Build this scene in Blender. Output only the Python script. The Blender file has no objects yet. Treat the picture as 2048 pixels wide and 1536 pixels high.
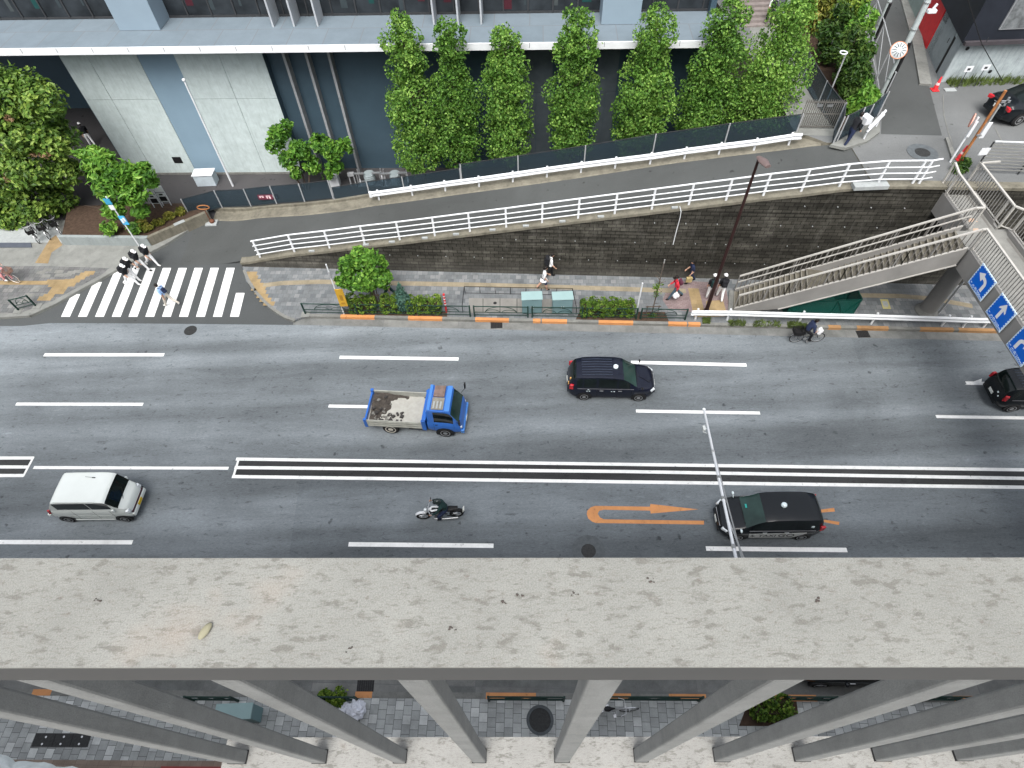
import bpy, bmesh, math, random
from mathutils import Vector, Matrix
R_ = math.radians
random.seed(7)
SC = bpy.context.scene
COL = SC.collection
# ------------------------------------------------------------------ camera geometry (metres; photo pixels are only used to look places up on real planes)
F = 1231.0
NX, NY = 34.0, 879.0
H = 24.6
def _n(v):
    l = math.sqrt(sum(a*a for a in v)); return tuple(a/l for a in v)
def _d(a, b): return sum(x*y for x, y in zip(a, b))
def _c(a, b): return (a[1]*b[2]-a[2]*b[1], a[2]*b[0]-a[0]*b[2], a[0]*b[1]-a[1]*b[0])
_nn = _n((NX, NY, F))
ZW = tuple(-a for a in _nn)
_dd = _nn[2]
YW = _n(tuple((0, 0, 1)[i]-_dd*_nn[i] for i in range(3)))
XW = _c(YW, ZW)
def ray(px, py):
    v = (px-1024, py-768, F)
    return (_d(v, XW), _d(v, YW), _d(v, ZW))
def G(px, py, z=0.0):
    "photo pixel -> point on the horizontal plane at height z"
    r = ray(px, py); t = (z-H)/r[2]; return Vector((r[0]*t, r[1]*t, z))
def VH(px, py, x, y):
    "height on the upright through (x,y) seen at a pixel"
    r = ray(px, py); t = (r[0]*x+r[1]*y)/(r[0]**2+r[1]**2); return H+r[2]*t
def ON(px, py, a, b):
    "photo pixel -> point on the upright plane through ground points a, b"
    r = ray(px, py); dx, dy = b[0]-a[0], b[1]-a[1]; nx, ny = -dy, dx
    t = (nx*a[0]+ny*a[1])/(nx*r[0]+ny*r[1]); return Vector((r[0]*t, r[1]*t, H+r[2]*t))
RP = [(-40, .01), (-16.2, .01), (-15.2, .17), (-14, .48), (-11.87, .98), (-9.78, 1.32), (-7.74, 1.70), (-5.75, 2.03), (-3.81, 2.38), (-1.91, 2.73), (0, 3.07), (1.87, 3.42), (3.69, 3.76), (5.49, 4.09), (9.03, 4.74), (10.75, 5.05), (12.42, 5.37), (14.1, 5.65), (15.74, 5.96), (17.4, 6.15), (19, 6.2), (90, 6.2)]
def rz(x, y=25.0):
    s = x+.09*(y-25)
    for (a, za), (b, zb) in zip(RP, RP[1:]):
        if s <= b: return za+(zb-za)*max(0, (s-a)/(b-a))
    return 6.2
def RG(px, py):
    "photo pixel -> point on the ramp surface"
    z = 3.0
    for _ in range(40):
        p = G(px, py, z); z = .5*z+.5*rz(p.x, p.y)
    return G(px, py, z)
# ------------------------------------------------------------------ mesh builder
ORG = {}
class MB:
    def __init__(s): s.v = []; s.f = []; s.m = []; s.c = []
    def add(s, vs, fs, m=0):
        o = len(s.v); s.v += [tuple(p) for p in vs]
        for f in fs: s.f.append(tuple(i+o for i in f)); s.m.append(m)
        return s
    def box(s, a, b, m=0):
        x0, y0, z0 = a; x1, y1, z1 = b
        return s.add([(x0,y0,z0),(x1,y0,z0),(x1,y1,z0),(x0,y1,z0),(x0,y0,z1),(x1,y0,z1),(x1,y1,z1),(x0,y1,z1)],
              [(3,2,1,0),(4,5,6,7),(0,1,5,4),(1,2,6,5),(2,3,7,6),(3,0,4,7)], m)
    def obox(s, c, ux, uy, uz, m=0):
        c, ux, uy, uz = map(Vector, (c, ux, uy, uz))
        p = [c+a*ux+b*uy+d*uz for d in (-1, 1) for (a, b) in ((-1,-1),(1,-1),(1,1),(-1,1))]
        return s.add(p, [(3,2,1,0),(4,5,6,7),(0,1,5,4),(1,2,6,5),(2,3,7,6),(3,0,4,7)], m)
    def beam(s, p0, p1, w, h, up=(0, 0, 1), m=0):
        p0, p1, up = Vector(p0), Vector(p1), Vector(up)
        d = p1-p0; L = d.length
        if L < 1e-6: return s
        d /= L; sd = d.cross(up)
        if sd.length < 1e-4: sd = d.cross(Vector((1, 0, 0)))
        sd.normalize(); u = sd.cross(d)
        return s.obox((p0+p1)/2, d*L/2, sd*w/2, u*h/2, m)
    def tube(s, pts, r, n=8, m=0, caps=True, flat=1.0):
        pts = [Vector(p) for p in pts]; k = len(pts)
        if not isinstance(r, (list, tuple)): r = [r]*k
        vs = []; pu = None
        for i, p in enumerate(pts):
            d = pts[min(i+1, k-1)]-pts[max(i-1, 0)]
            d = d.normalized() if d.length > 1e-9 else Vector((0, 0, 1))
            if pu is None:
                pu = d.cross(Vector((0, 0, 1)))
                if pu.length < .05: pu = Vector((1, 0, 0))
            pu = (pu-d*pu.dot(d)).normalized(); pv = d.cross(pu)
            for j in range(n):
                a = 2*math.pi*j/n; vs.append(p+pu*math.cos(a)*r[i]+pv*math.sin(a)*r[i]*flat)
        fs = [(i*n+j, i*n+(j+1) % n, (i+1)*n+(j+1) % n, (i+1)*n+j) for i in range(k-1) for j in range(n)]
        if caps: fs += [tuple(range(n-1, -1, -1)), tuple((k-1)*n+j for j in range(n))]
        return s.add(vs, fs, m)
    def prism(s, poly, z0, z1, m=0, ms=None):
        n = len(poly)
        if sum(poly[i][0]*poly[(i+1) % n][1]-poly[(i+1) % n][0]*poly[i][1] for i in range(n)) < 0: poly = poly[::-1]
        f0 = z0 if callable(z0) else (lambda x, y: z0); f1 = z1 if callable(z1) else (lambda x, y: z1)
        vs = [(p[0], p[1], f0(p[0], p[1])) for p in poly]+[(p[0], p[1], f1(p[0], p[1])) for p in poly]
        s.add(vs, [tuple(range(n-1, -1, -1)), tuple(range(n, 2*n))], m)
        s.add(vs, [(i, (i+1) % n, n+(i+1) % n, n+i) for i in range(n)], m if ms is None else ms)
        return s
    def sheet(s, pts, m=0):
        n = len(pts); a = sum(pts[i][0]*pts[(i+1) % n][1]-pts[(i+1) % n][0]*pts[i][1] for i in range(n))
        if a < 0: pts = pts[::-1]
        return s.add(pts, [tuple(range(n))], m)
    def lathe(s, prof, c=(0, 0, 0), n=16, axis='z', m=0):
        c = Vector(c); vs = []
        for (r, h) in prof:
            for j in range(n):
                a = 2*math.pi*j/n; x, y = r*math.cos(a), r*math.sin(a)
                vs.append(c+Vector((x, y, h) if axis == 'z' else (x, h, y) if axis == 'y' else (h, x, y)))
        k = len(prof)
        fs = [(i*n+j, i*n+(j+1) % n, (i+1)*n+(j+1) % n, (i+1)*n+j) for i in range(k-1) for j in range(n)]
        fs += [tuple(range(n-1, -1, -1)), tuple((k-1)*n+j for j in range(n))]
        return s.add(vs, fs, m)
    def ball(s, c, r, nu=12, nv=8, m=0, rot=None):
        if not isinstance(r, (list, tuple)): r = (r, r, r)
        c = Vector(c); vs = []; rm = rot or Matrix.Identity(3)
        for i in range(1, nv):
            t = math.pi*i/nv
            for j in range(nu):
                a = 2*math.pi*j/nu
                vs.append(c+rm @ Vector((r[0]*math.sin(t)*math.cos(a), r[1]*math.sin(t)*math.sin(a), r[2]*math.cos(t))))
        vs += [c+rm @ Vector((0, 0, r[2])), c-rm @ Vector((0, 0, r[2]))]; a, b = len(vs)-2, len(vs)-1
        fs = [(i*nu+j, (i+1)*nu+j, (i+1)*nu+(j+1) % nu, i*nu+(j+1) % nu) for i in range(nv-2) for j in range(nu)]
        fs += [(a, j, (j+1) % nu) for j in range(nu)]+[(b, (nv-2)*nu+(j+1) % nu, (nv-2)*nu+j) for j in range(nu)]
        return s.add(vs, fs, m)
    def mesh(s, name, mats, org=(0, 0, 0), smooth=False):
        me = bpy.data.meshes.new(name)
        o = Vector(org)
        me.from_pydata([tuple(Vector(p)-o) for p in s.v], [], s.f)
        for mm in (mats if isinstance(mats, (list, tuple)) else [mats]): me.materials.append(mm)
        for i, p in enumerate(me.polygons):
            p.material_index = s.m[i]
        if smooth:
            me.polygons.foreach_set('use_smooth', [True]*len(me.polygons))
        me.validate(); me.update()
        return me
    def build(s, name, mats, parent=None, smooth=False, bevel=0, fix=False):
        org = ORG.get(parent.name, (0, 0, 0)) if parent else (0, 0, 0)
        me = s.mesh(name, mats, org, smooth)
        if fix or bevel:
            b = bmesh.new(); b.from_mesh(me); bmesh.ops.recalc_face_normals(b, faces=b.faces); b.to_mesh(me); b.free()
        o = bpy.data.objects.new(name, me); COL.objects.link(o)
        if parent: o.parent = parent
        ORG[o.name] = org
        if bevel:
            md = o.modifiers.new('bevel', 'BEVEL'); md.width = bevel; md.segments = 2; md.limit_method = 'ANGLE'; md.angle_limit = R_(40)
        elif smooth:
            try: me.set_sharp_from_angle(angle=R_(50))
            except Exception: pass
        return o
def tag(o, label=None, cat=None, group=None, kind=None):
    if label: o['label'] = label
    if cat: o['category'] = cat
    if group: o['group'] = group
    if kind: o['kind'] = kind
    return o
def thing(name, label, cat, loc=(0, 0, 0), rotz=0, group=None, local=False):
    o = bpy.data.objects.new(name, None); COL.objects.link(o); o.empty_display_size = .2
    o.location = loc; o.rotation_euler = (0, 0, rotz)
    ORG[o.name] = (0, 0, 0) if local else tuple(loc)
    return tag(o, label, cat, group)
def struct(o): return tag(o, kind='structure')
KIDS = {}
def dup(root, loc, rotz, label=None, group=None):
    r = root.copy(); COL.objects.link(r); r.location = loc; r.rotation_euler = (0, 0, rotz)
    if label: r['label'] = label
    if group: r['group'] = group
    for ch in [o for o in COL.objects if o.parent == root]:
        c = ch.copy(); COL.objects.link(c); c.parent = r
        for g in [o for o in COL.objects if o.parent == ch]:
            e = g.copy(); COL.objects.link(e); e.parent = c
    return r
# ------------------------------------------------------------------ materials
def new_mat(name):
    m = bpy.data.materials.new(name); m.use_nodes = True
    nt = m.node_tree; b = nt.nodes['Principled BSDF']; return m, nt, b
def nd(nt, t, **kw):
    n = nt.nodes.new(t)
    for k, v in kw.items():
        if k in n.inputs and not hasattr(n, k): n.inputs[k].default_value = v
        else: setattr(n, k, v)
    return n
def coords(nt, scale=(1, 1, 1), rot=(0, 0, 0), kind='Object'):
    tc = nd(nt, 'ShaderNodeTexCoord'); mp = nd(nt, 'ShaderNodeMapping')
    mp.inputs['Scale'].default_value = scale; mp.inputs['Rotation'].default_value = rot
    nt.links.new(tc.outputs[kind], mp.inputs['Vector']); return mp.outputs['Vector']
def noise(nt, vec, scale, detail=4, rough=.6, dist=0):
    n = nd(nt, 'ShaderNodeTexNoise'); n.inputs['Scale'].default_value = scale; n.inputs['Detail'].default_value = detail
    n.inputs['Roughness'].default_value = rough; n.inputs['Distortion'].default_value = dist
    nt.links.new(vec, n.inputs['Vector']); return n.outputs['Fac']
def ramp(nt, fac, stops):
    r = nd(nt, 'ShaderNodeValToRGB'); e = r.color_ramp.elements
    while len(e) < len(stops): e.new(.5)
    for i, (p, c) in enumerate(stops):
        e[i].position = p; e[i].color = (c[0], c[1], c[2], 1) if isinstance(c, (tuple, list)) else (c, c, c, 1)
    nt.links.new(fac, r.inputs['Fac']); return r.outputs['Color']
def mix(nt, a, b, fac, mode='MIX'):
    n = nd(nt, 'ShaderNodeMix', data_type='RGBA', blend_type=mode)
    for sck, val in ((n.inputs[6], a), (n.inputs[7], b), (n.inputs[0], fac)):
        if isinstance(val, (int, float)): sck.default_value = val
        elif isinstance(val, tuple): sck.default_value = (*val[:3], 1)
        else: nt.links.new(val, sck)
    return n.outputs[2]
def bump(nt, b, h, strength=.3, dist=.02):
    n = nd(nt, 'ShaderNodeBump'); n.inputs['Strength'].default_value = strength; n.inputs['Distance'].default_value = dist
    nt.links.new(h, n.inputs['Height']); nt.links.new(n.outputs['Normal'], b.inputs['Normal'])
def mul(c, k): return tuple(min(1, a*k) for a in c)
_MC = {}
def M(name, col, rough=.6, metal=0, var=.12, scale=3.0, stretch=(1, 1, 1), bmp=0, spec=.22, coat=0):
    "plain painted / metal / cloth surface with uneven tone"
    if name in _MC: return _MC[name]
    m, nt, b = new_mat(name)
    v = coords(nt, stretch)
    f = noise(nt, v, scale, 5, .65)
    c = ramp(nt, f, [(.3, mul(col, 1-var)), (.7, mul(col, 1+var))])
    nt.links.new(c, b.inputs['Base Color'])
    b.inputs['Roughness'].default_value = rough; b.inputs['Metallic'].default_value = metal
    b.inputs['Specular IOR Level'].default_value = spec; b.inputs['Coat Weight'].default_value = coat
    b.inputs['Coat Roughness'].default_value = .05
    if bmp: bump(nt, b, noise(nt, v, scale*6, 4), bmp)
    _MC[name] = m; return m
RA = math.atan(-.06)      # direction of the road in plan
def mat_asphalt(name, c, patch=.25, streak=True, light=1.0):
    m, nt, b = new_mat(name)
    v = coords(nt, rot=(0, 0, -RA))
    vs = coords(nt, (.22, 1.6, 1), (0, 0, -RA))
    grain = noise(nt, v, 60, 3, .8)
    big = noise(nt, v, .16, 5, .6, .4)
    st = noise(nt, vs, .9, 6, .62, .6)
    col = ramp(nt, big, [(.32, mul(c, 1-patch)), (.68, mul(c, 1+patch))])
    if streak:
        col = mix(nt, col, ramp(nt, st, [(.30, .6), (.50, .98), (.72, 1.3)]), .4, 'MULTIPLY')
        vb = coords(nt, (.02, .62, 1), (0, 0, -RA))
        band = noise(nt, vb, 1.0, 2, .4)
        col = mix(nt, col, ramp(nt, band, [(.35, .66), (.65, 1.24)]), .85, 'MULTIPLY')
        vf = coords(nt, (.6, 1.9, 1), (0, 0, -RA+.12))
        fl = noise(nt, vf, 3.6, 6, .75, .8)
        col = mix(nt, col, ramp(nt, fl, [(.34, .40), (.43, 1.0), (.56, 1.0), (.68, 1.30)]), .7, 'MULTIPLY')
        sp2 = noise(nt, coords(nt, (.7, 1.5, 1), (0, 0, -RA)), 11, 4, .75)
        col = mix(nt, col, ramp(nt, sp2, [(.30, .7), (.7, 1.25)]), .6, 'MULTIPLY')
    col = mix(nt, col, ramp(nt, grain, [(.3, .65), (.7, 1.35)]), .8, 'MULTIPLY')
    sp = noise(nt, v, 2.4, 2, .5)
    col = mix(nt, col, ramp(nt, sp, [(.24, .35), (.31, 1)]), .8, 'MULTIPLY')
    nt.links.new(col, b.inputs['Base Color']); b.inputs['Roughness'].default_value = .82; b.inputs['Specular IOR Level'].default_value = .2
    bump(nt, b, grain, .35, .01)
    return m
def mat_pavers(name, cols, w=.3, h=.3, mortar=(.07, .07, .07), rot=0.0, off=.5, var=.2, gap=.012):
    m, nt, b = new_mat(name)
    v = coords(nt, rot=(0, 0, rot))
    br = nd(nt, 'ShaderNodeTexBrick'); br.offset = off; br.squash = 1
    br.inputs['Scale'].default_value = 1; br.inputs['Brick Width'].default_value = w; br.inputs['Row Height'].default_value = h
    br.inputs['Mortar Size'].default_value = gap; br.inputs['Color1'].default_value = (0, 0, 0, 1); br.inputs['Color2'].default_value = (1, 1, 1, 1)
    br.inputs['Mortar'].default_value = (0, 0, 0, 1); br.inputs['Bias'].default_value = 0
    nt.links.new(v, br.inputs['Vector'])
    k = len(cols)
    col = ramp(nt, br.outputs['Color'], [(i/(k-1)*.9+.05, cc) for i, cc in enumerate(cols)])
    d = noise(nt, v, 1.1, 6, .7)
    col = mix(nt, col, ramp(nt, d, [(.3, 1-var), (.7, 1+var)]), 1.0, 'MULTIPLY')
    g = noise(nt, v, 40, 3, .7)
    col = mix(nt, col, ramp(nt, g, [(.3, .85), (.7, 1.15)]), .8, 'MULTIPLY')
    col = mix(nt, col, mortar, br.outputs['Fac'])
    nt.links.new(col, b.inputs['Base Color']); b.inputs['Roughness'].default_value = .85; b.inputs['Specular IOR Level'].default_value = .2
    return m
def mat_concrete(name, c, var=.18, stain=.5, sc=1.0, vert=True):
    m, nt, b = new_mat(name)
    v = coords(nt); vs = coords(nt, (3, 3, .35) if vert else (1, 1, 1))
    a = noise(nt, v, 1.3*sc, 7, .68, .3); s = noise(nt, vs, 1.6*sc, 6, .7); g = noise(nt, v, 30*sc, 4, .75)
    col = ramp(nt, a, [(.3, mul(c, 1-var)), (.7, mul(c, 1+var))])
    col = mix(nt, col, ramp(nt, s, [(.28, .6), (.5, 1.0), (.8, 1.1)]), stain, 'MULTIPLY')
    col = mix(nt, col, ramp(nt, g, [(.25, .75), (.75, 1.2)]), .7, 'MULTIPLY')
    nt.links.new(col, b.inputs['Base Color']); b.inputs['Roughness'].default_value = .88; b.inputs['Specular IOR Level'].default_value = .2
    bump(nt, b, g, .25, .01)
    return m
def mat_blockwall(name):
    "dark weathered block retaining wall with pale vertical runs and joints"
    m, nt, b = new_mat(name)
    tc = nd(nt, 'ShaderNodeTexCoord'); sx = nd(nt, 'ShaderNodeSeparateXYZ'); cx = nd(nt, 'ShaderNodeCombineXYZ')
    nt.links.new(tc.outputs['Object'], sx.inputs[0]); nt.links.new(sx.outputs['X'], cx.inputs['X']); nt.links.new(sx.outputs['Z'], cx.inputs['Y'])
    br = nd(nt, 'ShaderNodeTexBrick'); br.offset = .5
    for k, vv in (('Scale', 1), ('Brick Width', .45), ('Row Height', .22), ('Mortar Size', .018), ('Bias', 0)): br.inputs[k].default_value = vv
    br.inputs['Color1'].default_value = (.7, .7, .7, 1); br.inputs['Color2'].default_value = (1.25, 1.25, 1.25, 1); br.inputs['Mortar'].default_value = (.22, .22, .22, 1)
    nt.links.new(cx.outputs[0], br.inputs['Vector'])
    v = coords(nt); vs = coords(nt, (1.7, 1.7, .30)); vh = coords(nt, (.15, .15, 5))
    big = noise(nt, v, .5, 6, .7, .3)
    col = ramp(nt, big, [(.3, (.022, .021, .017)), (.55, (.043, .041, .034)), (.72, (.085, .081, .069))])
    col = mix(nt, col, br.outputs['Color'], .9, 'MULTIPLY')
    runs = noise(nt, vs, 1.5, 7, .8, .5)
    col = mix(nt, col, (.20, .195, .175), ramp(nt, runs, [(.52, 0), (.80, .30)]))
    hz = noise(nt, vh, 1.0, 3, .6)
    col = mix(nt, col, ramp(nt, hz, [(.40, .5), (.5, 1.0), (.62, 1.5)]), .7, 'MULTIPLY')
    g = noise(nt, v, 25, 4, .8)
    col = mix(nt, col, ramp(nt, g, [(.3, .65), (.72, 1.4)]), .8, 'MULTIPLY')
    # pale mineral crust near the foot
    vz = nd(nt, 'ShaderNodeMapRange'); vz.inputs['From Min'].default_value = .1; vz.inputs['From Max'].default_value = 1.3
    vz.inputs['To Min'].default_value = .55; vz.inputs['To Max'].default_value = 0
    nt.links.new(sx.outputs['Z'], vz.inputs['Value'])
    mo = noise(nt, v, 3, 5, .8)
    mm = nd(nt, 'ShaderNodeMath', operation='MULTIPLY'); nt.links.new(vz.outputs[0], mm.inputs[0]); nt.links.new(mo, mm.inputs[1])
    col = mix(nt, col, (.16, .155, .14), mm.outputs[0])
    nt.links.new(col, b.inputs['Base Color']); b.inputs['Roughness'].default_value = .9; b.inputs['Specular IOR Level'].default_value = .15
    bump(nt, b, g, .5, .02)
    return m
def mat_paint(name, c, wear=.35):
    "road paint: worn, cracked"
    m, nt, b = new_mat(name)
    v = coords(nt)
    w = noise(nt, v, 5, 7, .75, .3); t = noise(nt, v, .9, 3)
    col = ramp(nt, w, [(.31, mul(c, .35)), (.40, mul(c, .86)), (.7, c)])
    col = mix(nt, col, ramp(nt, t, [(.3, 1-wear*.5), (.6, 1)]), 1.0, 'MULTIPLY')
    nt.links.new(col, b.inputs['Base Color']); b.inputs['Roughness'].default_value = .7
    return m
def mat_leaf(name, dark, mid, light, trans=.25, rough=.45):
    m, nt, b = new_mat(name)
    at = nd(nt, 'ShaderNodeAttribute', attribute_name='tint'); oi = nd(nt, 'ShaderNodeObjectInfo'); ad = nd(nt, 'ShaderNodeMath', operation='MULTIPLY_ADD'); ad.inputs[1].default_value = .22; nt.links.new(oi.outputs['Random'], ad.inputs[0]); sb = nd(nt, 'ShaderNodeMath', operation='SUBTRACT'); sb.inputs[1].default_value = .11; nt.links.new(at.outputs['Fac'], ad.inputs[2]); nt.links.new(ad.outputs[0], sb.inputs[0])
    col = ramp(nt, sb.outputs[0], [(0, dark), (.5, mid), (1, light)])
    nt.links.new(col, b.inputs['Base Color']); b.inputs['Roughness'].default_value = rough
    b.inputs['Specular IOR Level'].default_value = .22
    tr = nd(nt, 'ShaderNodeBsdfTranslucent'); nt.links.new(mix(nt, col, (1, 1, .35), .9, 'MULTIPLY'), tr.inputs['Color'])
    mx = nd(nt, 'ShaderNodeMixShader'); mx.inputs[0].default_value = trans
    nt.links.new(b.outputs[0], mx.inputs[1]); nt.links.new(tr.outputs[0], mx.inputs[2])
    nt.links.new(mx.outputs[0], nt.nodes['Material Output'].inputs['Surface'])
    return m
def mat_mesh_fence(name, c, alpha):
    m, nt, b = new_mat(name)
    b.inputs['Base Color'].default_value = (*c, 1); b.inputs['Roughness'].default_value = .35
    tr = nd(nt, 'ShaderNodeBsdfTransparent'); tr.inputs['Color'].default_value = (.62, .72, .8, 1)
    mx = nd(nt, 'ShaderNodeMixShader'); mx.inputs[0].default_value = alpha
    nt.links.new(tr.outputs[0], mx.inputs[1]); nt.links.new(b.outputs[0], mx.inputs[2])
    nt.links.new(mx.outputs[0], nt.nodes['Material Output'].inputs['Surface'])
    return m
def mat_glass(name, c, rough=.06):
    m, nt, b = new_mat(name)
    v = coords(nt); f = noise(nt, v, .8, 3)
    nt.links.new(ramp(nt, f, [(.3, mul(c, .5)), (.7, mul(c, 1.5))]), b.inputs['Base Color'])
    b.inputs['Roughness'].default_value = rough; b.inputs['Specular IOR Level'].default_value = .30
    return m
def mat_coping(name, c=(.178, .180, .164)):
    "speckled, streaked pale coping with lichen and soot flecks"
    m, nt, b = new_mat(name)
    v = coords(nt); vs = coords(nt, (.5, 1.1, 1.1))
    a = noise(nt, vs, 105, 6, .66, .15); a2 = noise(nt, vs, 200, 5, .7, .2); g = noise(nt, v, 800, 3, .85); bg = noise(nt, v, 9, 5, .65)
    fl = noise(nt, coords(nt, (.3, 1.3, 1.3)), 330, 5, .75, .3)
    col = ramp(nt, bg, [(.3, mul(c, .84)), (.7, mul(c, 1.12))])
    col = mix(nt, col, (.095, .091, .079), ramp(nt, a, [(.54, 0), (.62, .75)]))
    col = mix(nt, col, (.10, .083, .07), ramp(nt, a2, [(.60, 0), (.68, .7)]))
    col = mix(nt, col, (.13, .123, .108), ramp(nt, fl, [(.52, 0), (.62, .6)]))
    rs = noise(nt, v, 9, 3, .6)
    col = mix(nt, col, (.21, .165, .13), ramp(nt, rs, [(.60, 0), (.74, .4)]))
    col = mix(nt, col, ramp(nt, g, [(.3, .6), (.7, 1.33)]), .8, 'MULTIPLY')
    nt.links.new(col, b.inputs['Base Color']); b.inputs['Roughness'].default_value = .75
    bump(nt, b, g, .25, .0015)
    return m
ASPH = mat_asphalt('main_road_asphalt', (.147, .165, .177), .18)
ASPH_DK = mat_asphalt('side_road_asphalt', (.064, .069, .070), .15, False)
ASPH_RAMP = mat_asphalt('ramp_asphalt', (.063, .067, .066), .18, False)
ASPH_LOT = mat_asphalt('lot_asphalt', (.06, .058, .06), .2, False)
ASPH_UP = mat_asphalt('upper_asphalt', (.125, .13, .13), .2, False)
WHITE_P = mat_paint('white_road_paint', (.82, .83, .82)); ORANGE_P = mat_paint('orange_road_paint', (.58, .255, .09))
ZEBRA_P = mat_paint('zebra_paint', (.80, .81, .80), .5)
PAV_FAR = mat_pavers('grey_pavers', [(.108, .118, .124), (.135, .145, .15), (.158, .167, .17), (.12, .13, .135), (.19, .198, .2)], .3, .3, (.10, .103, .11), -RA, .5, .25, .009)
PAV_NEAR = mat_pavers('near_pavers', [(.28, .292, .285), (.33, .345, .335), (.38, .395, .385), (.31, .322, .315), (.52, .535, .52)], .3, .3, (.075, .075, .08), -RA+R_(90), .5, .25, .007)
PAV_LEFT = mat_pavers('dark_pavers', [(.10, .105, .105), (.135, .138, .135), (.12, .12, .122), (.16, .16, .155)], .3, .3, (.07, .07, .07), -RA, .5, .3, .008)
PAV_RED = mat_pavers('reddish_pavers', [(.17, .125, .125), (.215, .165, .16), (.19, .145, .145)], .2, .1, (.10, .08, .08), -RA, .5, .2, .006)
PAV_PINK = mat_pavers('pinkish_tiles', [(.22, .17, .135), (.26, .205, .165), (.24, .185, .15)], .4, .4, (.16, .12, .1), -RA, 0, .2, .006)
TACT = mat_pavers('tactile_tiles', [(.24, .175, .092), (.27, .2, .108), (.215, .16, .088)], .3, .3, (.27, .2, .1), -RA, 0, .25, .006)
TACT_PALE = mat_pavers('pale_tactile_tiles', [(.22, .19, .133), (.245, .21, .148), (.2, .175, .125)], .3, .3, (.25, .21, .15), -RA, 0, .2, .005)
GUTTER = mat_pavers('gutter_concrete', [(.125, .13, .125), (.15, .153, .147), (.17, .172, .163)], 2.0, 4.0, (.13, .13, .13), -RA, 0, .3, .012)
LEDGE_M = mat_pavers('ledge_tiles', [(.128, .162, .188), (.140, .175, .202), (.134, .168, .195)], 1.9, 1.9, (.13, .14, .15), 0, .37, .08, .02)
CONC = mat_concrete('pale_concrete', (.33, .335, .325)); CONC_MID = mat_concrete('mid_concrete', (.17, .172, .16), .22, .6)
CONC_OLD = mat_concrete('mossy_concrete', (.155, .145, .115), .3, .8); CONC_PANEL = mat_concrete('panel_concrete', (.45, .52, .52), .12, .45, 1.6)
CONC_PATH = mat_concrete('path_concrete', (.185, .19, .178), .2, .4, 1, False); CONC_LIGHT = mat_concrete('light_concrete', (.30, .32, .32), .12, .45)
PLANTER = mat_concrete('planter_concrete', (.24, .27, .27), .12, .3)
BLOCK = mat_blockwall('retaining_wall_blocks')
COPING = mat_coping('coping_stone'); CURBM = mat_coping('balcony_curb_stone', (.215, .213, .198))
WPAINT = M('white_paint', (.60, .62, .64), .45, 0, .06, 2); GREYP = M('grey_paint', (.30, .31, .32), .5, 0, .1, 2)
BLUEGREY = M('blue_grey_panel', (.19, .275, .345), .5, 0, .05, .6); NAVY = M('dark_blue_panel', (.045, .074, .098), .4, 0, .12, .5)
DKGREY = M('dark_grey_metal', (.045, .047, .05), .45, .2); BLACK = M('black_plastic', (.012, .012, .013), .5); RUBBER = M('rubber', (.018, .018, .018), .85)
STEEL = M('brushed_steel', (.5, .51, .52), .35, .8); BROWNP = M('brown_paint', (.026, .012, .011), .5, 0, .15, 2); GREENP = M('dark_green_paint', (.012, .035, .028), .5, 0, .2)
BRIDGE = M('bridge_grey_paint', (.215, .21, .20), .55, 0, .12, .9, (1, 1, 1), .05); BRIDGE_W = M('bridge_rail_paint', (.38, .37, .345), .5, 0, .08, 2)
DECKM = mat_concrete('deck_concrete', (.195, .195, .182), .15, .3, 1.4, False); SOIL = M('brown_soil', (.055, .036, .025), .95, 0, .4, 6, (1, 1, 1), .6)
BARK = M('bark', (.09, .07, .055), .9, 0, .3, 8, (1, 1, .3), .5); FENCE = mat_mesh_fence('dark_blue_mesh', (.034, .052, .064), .46)
MANH = M('manhole_iron', (.035, .036, .036), .6, .3, .3, 12); RUSTY = M('rusty_metal', (.30, .125, .045), .8, 0, .4, 6)
CABG = M('pale_green_cabinet', (.145, .235, .25), .45, 0, .06, 1.5); CABTOP = M('cabinet_top', (.24, .345, .345), .45, 0, .06, 1.5)
RED = M('red_paint', (.50, .025, .03), .45); ORANGE = M('orange_paint', (.62, .17, .04), .5)
GLASSB = mat_glass('dark_window_glass', (.022, .026, .03)); CARGLASS = mat_glass('car_glass', (.006, .010, .010), .05); WSGLASS = mat_glass('windscreen_glass', (.020, .042, .037), .04)
BLUE_S = M('sign_blue', (.002, .115, .56), .35, 0, .05); WHITE_S = M('sign_white', (.62, .76, .86), .4, 0, .04)
# ================================================================== GROUND, ROADS, PAVEMENTS
def off(a, b, d):
    dx, dy = b[0]-a[0], b[1]-a[1]; l = math.hypot(dx, dy); o = Vector((-dy/l*d, dx/l*d))
    return Vector((a[0]+o.x, a[1]+o.y)), Vector((b[0]+o.x, b[1]+o.y))
def lerp(a, b, t): return a+(b-a)*t
def xline(a, b, x):
    t = (x-a[0])/(b[0]-a[0]); return Vector((x, a[1]+(b[1]-a[1])*t))
WA, WB = G(485, 533, .15), G(1450, 558, .15)          # foot of the retaining wall
def wally(x): return xline(WA, WB, x).y
mb = MB(); mb.box((-220, -60, -.5), (220, 260, -.03)); struct(mb.build('ground', ASPH_LOT))
KFA, KFB = G(705, 636, 0), G(1940, 663, 0)            # far kerb line
def kfy(x): return xline(KFA, KFB, x).y
KNA, KNB = G(715, 1391, 0), G(1380, 1396, 0)          # near kerb line
def kny(x): return xline(KNA, KNB, x).y
mb = MB(); mb.sheet([(-90, kny(-90)-.05, 0), (90, kny(90)-.05, 0), (90, kfy(90)+2, 0), (-8, 26.5, 0), (-30, 27.5, 0), (-90, 31, 0)])
road = struct(mb.build('road', ASPH))
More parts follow.
